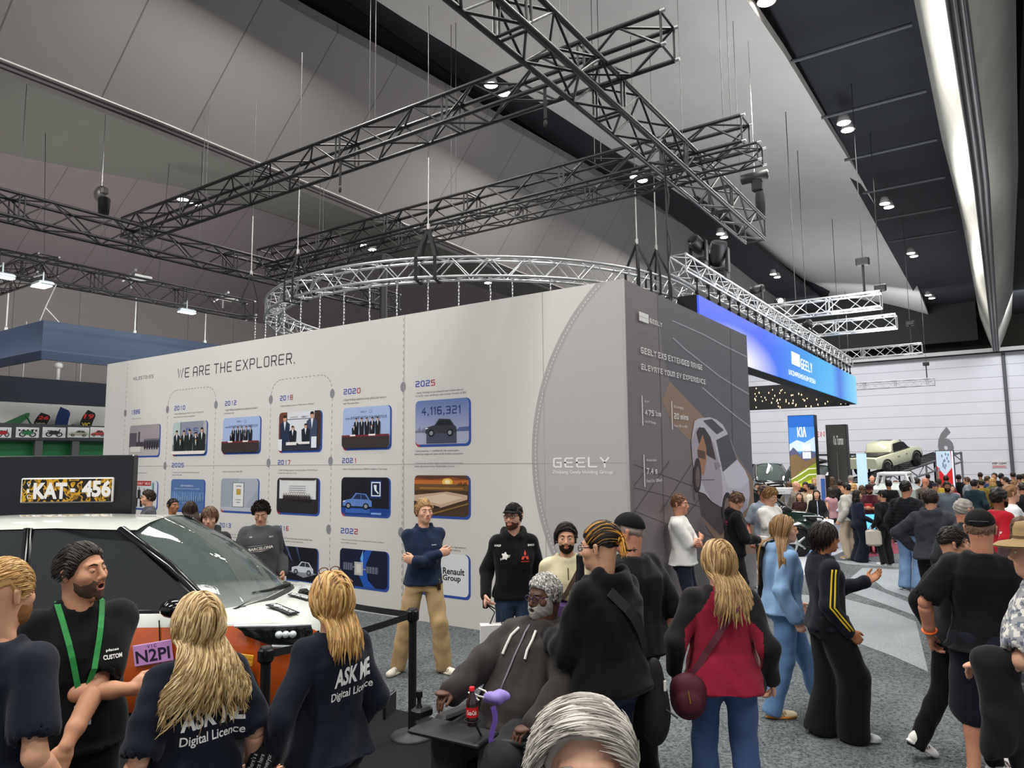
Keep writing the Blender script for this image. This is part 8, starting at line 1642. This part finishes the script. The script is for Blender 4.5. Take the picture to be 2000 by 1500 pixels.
loft_x([(1.75, .86, 1.15, 1.2), (1.95, .80, 1.15, 1.76), (2.4, .78, 1.15, 1.86), (3.0, .76, 1.15, 1.85), (3.45, .74, 1.15, 1.6), (3.95, .8, 1.12, 1.2)]).build('cab', CREAM, pk)
G_ = mat('#17191b', .08, 0, .6)
for s in (-1, 1):
    MB().add([PT(2.0, s * .87, 1.25), PT(3.7, s * .875, 1.25), PT(3.35, s * .80, 1.66), PT(2.95, s * .785, 1.74), PT(2.1, s * .81, 1.72)], [(0, 1, 2, 3, 4)]).build('side_window', G_, pk)
MB().grid([[PT(3.92, y, 1.2) for y in (-.72, 0, .72)], [PT(3.2, y, 1.82 + .02 * (y == 0)) for y in (-.66, 0, .66)]]).build('windscreen', G_, pk); MB().add([PT(2.45, -.45, 1.905), PT(2.95, -.45, 1.905), PT(2.95, .45, 1.905), PT(2.45, .45, 1.905)], [(0, 1, 2, 3)]).build('sunroof', G_, pk); MB().box(PT(.95, 0, 1.22), (1.5 * sc_, 1.6 * sc_, .06), M=Matrix((ud, uy_, un)).transposed()).build('bed_cover', mat('#17181a', .5), pk)
MB().grid([[PT(1.9, y, 1.25) for y in (-.7, .7)], [PT(2.02, y, 1.72) for y in (-.65, .65)]]).build('rear_window', G_, pk)
for x in (.95, 4.25):
    for s in (-1, 1):
        c = PT(x, s * .86, .42); MB().lathe(c - uy_ * .13, [(.2, 0), (.4 * sc_, .02), (.43 * sc_, .06), (.43 * sc_, .2), (.4 * sc_, .24), (.2, .26)], 24, uy_).build('tyre', mat('#141516', .85), pk); MB().lathe(c + uy_ * s * .14, [(.02, -.02), (.24 * sc_, -.02), (.25 * sc_, .02), (.05, .02)], 16, uy_).build('rim', mat('#2c2e31', .4, .4), pk)
        MB().path([PT(x + .52 * math.cos(q), s * .97, .45 + .5 * math.sin(q)) for q in np.linspace(0, math.pi, 10)], .05, 6).build('wheel_arch', mat('#26282a', .7), pk)
for s in (-1, 1): MB().path([PT(x, s * .97, .95) for x in (2.2, 2.4)], .02, 6).path([PT(x, s * .97, .97) for x in (3.1, 3.3)], .02, 6).build('door_handle', mat('#8f9180', .4), pk)
MB().box(PT(5.2, 0, .75), (.1, 1.5 * sc_, .3 * sc_), M=Matrix((ud, uy_, un)).transposed(), bev=.03).build('grille', mat('#1a1b1c', .5), pk)
# cars
DG = mat('#24342f', .12, .3, .5, 0, 0, 0, 0, 0, .8); DK = mat('#16181a', .15, .2, .5, 0, 0, 0, 0, 0, .6)
w0 = onz(1548, 1088, 0); f_ = w0.dot(F0); rr_ = w0.dot(R0); car('electric_car', 'dark green electric car on the white floor of the stand, front wheel showing', R0 * (rr_ - 3.55) + F0 * (f_ + .78), R0, 4.4, 1.9, DG, DG, .6, 1.02, 1.62)
w0 = onz(1530, 1000, 0)
for k, (px, py, Y_, h_, lab, L_, pm) in enumerate(((1498, 924, 40, 1.95, 'black off-road car beyond the stand corner, its roof above the crowd', 4.6, DK), (1585, 936, 36, 1.9, 'black car with a pod on its roof behind the crowd at the counter', 4.6, DK))):
    p_ = ony(px, py, Y_); h0 = p_.z; cf = Vector((.45, -.9, 0)).normalized(); car('parked_car', lab, Vector((p_.x, Y_, max(h0 - h_, 0))) - cf * 2.2, cf, L_, 1.9, pm, pm, .6, 1.05, h_)
    if k: pr_ = Vector((p_.x, Y_, max(h0, h_) + .13)); tag(MB().ell(pr_, (.8, 1.1, .16), 16, 8).build('roof_pod', mat('#1d1e20', .2, 0, .5)), 'glossy black pod above the crowd at the counter', 'roof box')
jr = thing('roll_cage_car', 'pale open car with a white tube frame in the crowd below the pickup', 'car', ony(1745, 990, 22)); q0, q1, q2, q3 = ony(1712, 945, 22), ony(1716, 926, 22), ony(1768, 926, 22), ony(1775, 945, 22)
MB().path([q0, q1, q2, q3], .05, 8).path([q + Vector((0, 1.2, 0)) for q in (q0, q1, q2, q3)], .05, 8).tube(q1, q1 + Vector((0, 1.2, 0)), .05, 8).tube(q2, q2 + Vector((0, 1.2, 0)), .05, 8).build('tube_frame', mat('#d9dcdc', .4), jr); c = (q0 + q3) / 2; MB().box((c.x, 22.7, c.z / 2 + .05), ((q3 - q0).x + .3, 1.8, c.z - .1), bev=.15).build('body_shell', mat('#b9c4be', .2, 0, .5), jr)
tp = ony(1640, 889, 26)
# white frames, counters and lights of the stand
GLOW = mat('#eaf4ff', .4, 0, .2, 1.3); WPL = mat('#dfe1e6', .4)
fk = 18.2; t = thing('white_kiosk', 'white kiosk frame with an opening and small lettering behind the green car', 'kiosk', onf(1530, 1005, fk)); t.location.z = 0
def fbox(mb, l, t_, r_, b_, f, th, mi=0): front_box(mb, l, t_, r_, b_, f, th, mi)
WORLD_AT[t.name] = Vector(t.location); mb = MB(); fbox(mb, 1502, 953, 1541, 964, fk, .5); fbox(mb, 1502, 953, 1506, 1060, fk, .5); fbox(mb, 1539, 953, 1557, 1060, fk, .5); fbox(mb, 1502, 999, 1541, 1075, fk, .5); mb.build('frame', WPL, t)
mb = MB(); front_text(mb, stroke_mesh('GEELY', 1), 1510, 962.5, 1519, 960, fk - .27); front_text(mb, text_mesh('Flagship EV'), 1520, 962.5, 1534, 960, fk - .27); mb.build('lettering', mat('#3a3f4a', .5), t); mb = MB(); front_text(mb, text_mesh('GEELY', .03), 1545, 964, 1555, 961, fk - .27); mb.build('lettering', mat('#3a3f4a', .5), t); mb = MB(); front_text(mb, text_mesh('EX5\nEM-i', .03), 1546, 995, 1553, 982, fk - .27); mb.build('lettering', mat('#3a3f4a', .5), t)
fk = 18.6; t = thing('info_pillar', 'slim pillar screen with a pink-white frame beside the kiosk', 'kiosk', onf(1606, 1010, fk)); t.location.z = 0; WORLD_AT[t.name] = Vector(t.location); mb = MB(); fbox(mb, 1597, 928, 1616, 1060, fk, .2); mb.build('frame', mat('#d8ccd2', .5), t); mb = MB(); fbox(mb, 1603, 935, 1614, 1000, fk - .11, .02); mb.build('pillar_screen', mat('#3a5a9a', .4, 0, .3, .4), t); mb = MB(); fbox(mb, 1615.5, 928, 1617.5, 1062, fk - .05, .25); mb.build('edge', BLK, t)
fk = 16.6; t = thing('glowing_counter', 'small counter with a white glowing top and blue-lit open frame', 'counter', onf(1597, 1060, fk)); t.location.z = 0; WORLD_AT[t.name] = Vector(t.location); mb = MB(); fbox(mb, 1576, 1014, 1618, 1022, fk, .55); mb.build('top', GLOW, t); mb = MB()
for l in (1577, 1590, 1613): fbox(mb, l, 1022, l + 3, 1080, fk, .5)
mb.build('leg', mat('#a9c4ee', .4, 0, .3, .5), t)
fk = 17.4; c = onf(1634, 1000, fk); t = thing('round_counter', 'white round-ended counter behind the person in pale grey', 'counter', (c.x, c.y, 0)); zt_ = rfpix(1634, 995, fk).z; MB().lathe((c.x, c.y, 0), [(.27, .0), (.27, zt_ - .06), (.31, zt_ - .05), (.31, zt_), (.02, zt_)], 28).build('body', WPL, t)
fk = 17.0; t = thing('blue_light_plinth', 'plinth glowing blue and white at floor level among the crowd', 'plinth', onf(1690, 1040, fk)); t.location.z = 0; WORLD_AT[t.name] = Vector(t.location); mb = MB(); fbox(mb, 1680, 1000, 1712, 1062, fk, .8); mb.build('body', mat('#1c1e24', .5), t); mb = MB(); fbox(mb, 1681, 1005, 1711, 1058, fk - .41, .01); mb.build('light_face', mat('#5fb4ff', .4, 0, .3, 1.3), t)
# ------------------------------------------------------------------ people farther down the aisle
HB = dict(black='#15110f', dk='#2a1f19', br='#4f3a2a', bl='#b3905a', gr='#8f8a84', lb='#7d5c3c')
def far(px, py, h, a, lab, top, bot='#202227', hair='dk', sk='#c9977c', sl='long', kind='short', cap=None, beard=None, pose=None, res=.85, fat=0.0, fem=0.0, hood=False, shoes='#2a2a2c', **kw):
    p, r = at(px, py, h, a); d = p.length; res = 1.0 if d < 11 else res if d < 16 else .72
    hd = dict(kind=kind, col=HB.get(hair, hair), strands=1 if d < 13 else 0, n=200); hd.update(kw.get('hairkw', {}))
    return person(lab, p, r, h, pose or dict(head=(kw.get('hy', 0), kw.get('hp', 0), 0)), sk, dict(col=top, sleeve=sl, hood=hood, loose=kw.get('loose', .024), bag=kw.get('bag', 0), collar=kw.get('collar', False)), dict(col=bot, loose=kw.get('bl', .016), hemw=kw.get('hemw', .005)), dict(col=shoes), hd, res=res, fat=fat, fem=fem, cap=dict(col=cap) if cap else None, beard=dict(col=beard) if beard else None, seed=int(px * 7 + py) % 997, glasses=kw.get('glasses'))
fd_phone = dict(head=(0, 24, 0), RH=(.05, .34, 1.16), LH=(-.06, .34, 1.16), RE=(1, -.6, -.5), LE=(-1, -.6, -.5))
O26 = far(1768, 940, 1.80, -22, 'person in a black quilted puffer jacket and light blue jeans', '#1b1c22', '#7b97bd', 'black', '#c08b6e', hy=-14, loose=.036, bag=.012, fat=.2, bl=.024, hemw=.02, shoes='#17181a')
mb = MB(); V, F = O26['topVF']; 
for z in np.arange(1.02, 1.42, .055):
    m_ = []; bv = BVHTree.FromPolygons([Vector(q) for q in V], [tuple(f) for f in F])
    for an in np.linspace(0, 6.28, 30, endpoint=False):
        d = Vector((math.cos(an), math.sin(an), 0)); h_, n_, _, _ = bv.ray_cast(Vector((0, .0, z)) + d * .6, -d)
        if h_ is not None: m_.append(h_ + d * .001)
    if len(m_) > 8 and max((m_[k] - m_[k - 1]).length for k in range(len(m_))) < .25: mb.path(m_, .005, 5, closed=True)
if mb.v: Geo().mb(mb).build('quilt_seam', [mat('#0a0a0c', .8)], O26['root'], O26['sc'])
far(1816, 957, 1.78, -8, 'person in a dark grey hoodie with short dark hair, hands on hips', '#33363d', '#17181b', 'dk', '#cf9b80', hood=True, fat=.4, pose=dict(head=(4, 0, 0), LH=(-.24, .06, 1.0), LE=(-1, -.3, .1), RH=(.26, .06, 1.0), RE=(1, -.3, .1)), loose=.034)
far(1880, 975, 1.76, -25, 'bald person with a grey fringe in a dark charcoal shirt', '#2c2e32', '#1d1e22', 'gr', '#c68a70', kind='short', hy=-24, fat=.3, collar=True, hairkw=dict(front=.02, back=-.06, th=.004, strands=0))
O29 = far(1949, 955, 1.78, -60, 'person with black hair in a red jersey with white shoulder trim', '#a01526', '#17181b', 'black', '#8a5b42', hy=10, beard='#17120f', loose=.03, hairkw=dict(th=.022, style='up', slen=.05, n=260, strands=1))
decal(O29, text_mesh('COCO\nRULZ', .03), (.2, 1.2), .09, .06, WHT, 'sleeve_lettering')
far(1972, 948, 1.78, -70, 'person in a white shirt with a dark backpack strap beyond the red jersey', '#d8d8dc', '#20242c', 'lb', '#d0a087', hy=8)
far(1992, 1010, 1.62, -20, 'person with brown hair half hidden behind the hat brim', '#3a2b2a', '#222', 'br', '#c9977c', kind='long', fem=1)
O22 = far(1652, 944, 1.64, 62, 'person in a pale grey jacket and beige trousers at the edge of the stand', '#b5b2ab', '#b3a390', 'black', '#c99878', hy=20, bl=.03, hemw=.02, shoes='#b08f6a', loose=.035, bag=.015, fat=.15, collar=True)
O23 = far(1673, 958, 1.50, -60, 'person with long black hair in a navy top and long dark skirt', '#1c2233', '#151926', 'black', '#bf9074', kind='long', fem=1, bl=.05, hemw=.06, pose=dict(head=(-10, 0, 0), RH=(.16, .26, 1.0)))
hp = wp_(O23, O23['W'][1]) + Vector((.22, -.05, .02)); t = thing('white_cap', 'white cap held out by the person in the navy top', 'cap', hp); MB().ell(hp, (.13, .1, .08), 14, 8).build('crown', mat('#d8d4c6', .8), t); MB().ell(hp + Vector((.14, -.02, -.04)), (.11, .09, .012), 14, 6).build('peak', mat('#c9bda0', .8), t)
O24 = far(1698, 946, 1.58, 170, 'person in dark maroon clothes and a maroon cap reading a red phone', '#3f1a22', '#4a1f29', 'dk', '#b57e62', cap='#2f1218', beard='#1d1512', pose=fd_phone, sl='short', fat=.3)
hp = (wp_(O24, O24['W'][1]) + wp_(O24, O24['W'][-1])) / 2 + Vector((0, 0, .06)); tag(MB().box(hp, (.16, .02, .09), bev=.004).build('red_phone', mat('#b3202c', .4)), 'red phone held up by the person in the maroon cap', 'phone')
O25 = far(1723, 958, 1.52, 40, 'person in a black jacket and black cap with a white patch, facing left', '#17181a', '#1b1c1f', 'black', '#c08f74', cap='#1a1c22', hy=34, shoes='#d0d0d0', bl=.024)
hp = wp_(O25, O25['W'][-1]) + Vector((0, 0, -.22)); t = thing('pale_bag', 'pale cloth bag hanging from the arm of the person in the black cap', 'bag', hp); MB().box(hp, (.3, .12, .34), .4, bev=.04).build('bag_body', mat('#b9b2a8', .8), t); MB().path([hp + Vector((-.1, 0, .16)), hp + Vector((0, 0, .3)), hp + Vector((.1, 0, .16))], .01, 6).build('handle', mat('#8f877c', .8), t)
O31 = far(1594, 957, 1.46, 185, 'staff person with long black hair, black shirt and white lanyard behind the glowing counter', '#16171b', '#18191d', 'black', '#d2a68c', kind='long', fem=1, pose=dict(head=(0, 0, 0), RH=(.22, .26, 1.0), LH=(-.22, .26, 1.0)), hairkw=dict(len=.36))
Geo().mb(MB().strap([surf(O31, O31['pel'] + Vector((0, 0, z)), O31['tfwd'], .008) for z in (.5, .38, .25, .12)], O31['tfwd'], .02, .004).box(surf(O31, O31['pel'] + Vector((0, 0, .06)), O31['tfwd'], .012), (.09, .006, .13))).build('lanyard', [mat('#c4cfe6', .6)], O31['root'], O31['sc'])
for a_ in (
 (1661, 929, 1.74, 10, 'person with shaved grey hair in a white shirt, back turned, by the tall pickup', '#d4d6da', '#333', 'gr', '#c68f76', 'short'),
 (1667, 944, 1.66, -70, 'person with long blond hair just right of the pale grey jacket', '#6b6f78', '#333', 'bl', '#d2a68c', 'long', 'long'),
 (1683, 948, 1.64, -30, 'person with long brown hair left of the maroon cap', '#4a2f30', '#333', 'br', '#c9977c', 'long', 'long'),
 (1703, 929, 1.76, 185, 'bald bearded person facing the camera behind the maroon cap', '#3a3c40', '#333', 'dk', '#d09a80', 'long', 'bald'),
 (1713, 934, 1.74, 5, 'person with black hair and black top, back turned, below the pickup door', '#17181b', '#333', 'black', '#c08b6e'),
 (1726, 934, 1.72, 30, 'person with dark hair in a brown top under the white tube frame', '#4a3d35', '#333', 'dk', '#b98468'),
 (1735, 938, 1.74, -5, 'broad person with cropped black hair in a black shirt, back turned', '#121315', '#333', 'black', '#b07c60'),
 (1749, 939, 1.66, -40, 'person with reddish curly hair and a bright blue top', '#5a86c4', '#333', '#6b3a2a', '#d2a68c', 'long', 'long'),
 (1779, 931, 1.74, 20, 'person with black hair in a khaki top beyond the puffer jacket', '#5a5746', '#333', 'black', '#c08b6e'),
 (1791, 934, 1.72, -15, 'person with dark hair in an olive shirt left of the bald head', '#4f5242', '#333', 'dk', '#c9977c'),
 (1806, 933, 1.76, -75, 'bald person in profile above the grey hoodie', '#6b5a50', '#333', 'dk', '#c98a70', 'long', 'bald'),
 (1826, 943, 1.68, 175, 'person in a navy cap behind the grey hoodie', '#8f7f4a', '#333', 'dk', '#c9977c', 'short', 'short', '#1c2740'),
 (1833, 936, 1.70, -30, 'person with dark hair in a mustard yellow top', '#b59a3a', '#333', 'dk', '#b98468'),
 (1849, 941, 1.76, 172, 'person in a slate grey t-shirt looking down toward the camera', '#5a626b', '#2a2c30', 'black', '#7d5540', 'short', 'short', None, '#17120f'),
 (1847, 929, 1.74, 15, 'person in a dark red hooded top behind the slate grey t-shirt', '#7a2a30', '#333', 'dk', '#b98468'),
 (1812, 926, 1.70, -20, 'person with black hair far back under the ramp end', '#26282c', '#333', 'black', '#b98468'),
 (1858, 947, 1.60, 190, 'small person in a pink top beside the red screen panel', '#c98a90', '#444', 'br', '#d2a68c', 'short', 'short'),
 (1872, 927, 1.74, 0, 'person with dark hair and a charcoal jacket just right of the red screen', '#25272c', '#333', 'dk', '#c08b6e'),
 (1888, 932, 1.70, 75, 'person in a grey t-shirt facing left beside the dark teal jacket', '#8d949c', '#333', 'br', '#cf9b80', 'short'),
 (1902, 937, 1.76, -12, 'person with black hair in a dark teal jacket, back turned', '#1f3038', '#1d1f24', 'black', '#c08b6e'),
 (1914, 923, 1.74, 30, 'person with dark hair far back, head just under the warning triangle', '#3a3d42', '#333', 'dk', '#b98468'),
 (1916, 937, 1.68, 20, 'person in an olive cap and mustard top right of the teal jacket', '#8a7434', '#333', 'dk', '#c9977c', 'long', 'short', '#6a6440'),
 (1928, 930, 1.70, -60, 'person with brown hair in a navy top among the far crowd', '#2c3a5a', '#333', 'br', '#cf9b80'),
 (1938, 934, 1.68, 10, 'person with fair hair and an olive jacket among the far crowd', '#5d5f3a', '#333', 'bl', '#cf9b80', 'long', 'long'),
 (1942, 924, 1.76, 170, 'person with dark hair in black at the back, left of the grey pole', '#1a1b1e', '#333', 'dk', '#c08b6e'),
 (1955, 925, 1.74, -40, 'person with black hair in a navy jacket at the back, below the sign', '#232b3c', '#333', 'black', '#b98468'),
 (1963, 932, 1.72, 60, 'person with dark hair in grey-brown facing left at the back', '#5b544c', '#333', 'dk', '#cf9b80'),
 (1978, 922, 1.78, 0, 'tall person with dark hair at the foot of the grey pole', '#2a2c30', '#333', 'dk', '#b98468'),
 (1981, 938, 1.70, -90, 'person with light brown hair in profile near the right edge', '#7a6a5c', '#333', 'lb', '#d2a68c'),
 (1990, 927, 1.74, 10, 'person in a black top and cap near the right edge', '#17181a', '#333', 'black', '#b98468', 'long', 'short', '#1a1a1c'),
 (1998, 926, 1.72, 0, 'person in a bright green top cut by the right edge', '#7fae4a', '#333', 'dk', '#c9977c'),
 (1996, 944, 1.74, 20, 'person in dark clothes cut by the right edge, nearer than the green top', '#1d1e22', '#333', 'dk', '#b98468'),
 (1479, 944, 1.66, 170, 'person half hidden at the far end of the dark advert wall', '#5a4a48', '#333', 'dk', '#cf9b80'),
 (1541, 941, 1.70, -40, 'person with curly brown hair beside the white kiosk', '#6b6258', '#333', 'br', '#cf9b80', 'long', 'long'),
 (1554, 940, 1.76, -70, 'balding person in profile right of the kiosk', '#7f756a', '#333', 'br', '#d09a80', 'long', 'bald'),
 (1573, 942, 1.74, 185, 'bearded person in a beige sweatshirt with folded hands', '#b8a88f', '#444', 'black', '#b07c60', 'long', 'short', None, '#17120f'),
 (1590, 934, 1.72, 180, 'fair-haired person above the staff person with the lanyard', '#3f4650', '#333', 'bl', '#d2a68c'),
 (1583, 945, 1.72, 60, 'person with black hair in a cream top left of the pillar screen', '#c9bfae', '#333', 'black', '#c9977c'),
 (1561, 962, 1.56, 182, 'small person in a dark top with a red book behind the car bonnet', '#3a2426', '#333', 'br', '#d2a68c', 'long', 'long'),
 (1622, 953, 1.64, 40, 'person in a dusty pink top beside the pillar screen', '#b98d92', '#333', 'dk', '#cf9b80', 'none', 'long'),
 (1625, 932, 1.70, -20, 'person with brown curls above the pink top', '#4f4038', '#333', 'br', '#cf9b80', 'long', 'long'),
 (1640, 938, 1.70, 30, 'person in black left of the pale grey jacket', '#191a1d', '#333', 'dk', '#b98468'),
):
    px, py, h, an, lab, tc_, bc_, hr, sk = a_[:9]; ex_ = list(a_[9:]) + [None] * 4
    kd = ex_[1] or 'short'; far(px, py, H - (H - h) * 1.28, an, lab, tc_, bc_, hr, sk, ex_[0] or 'long', kd, ex_[2], ex_[3], fem=1 if kd == 'long' else 0, hy=((px * 13) % 40) - 20)
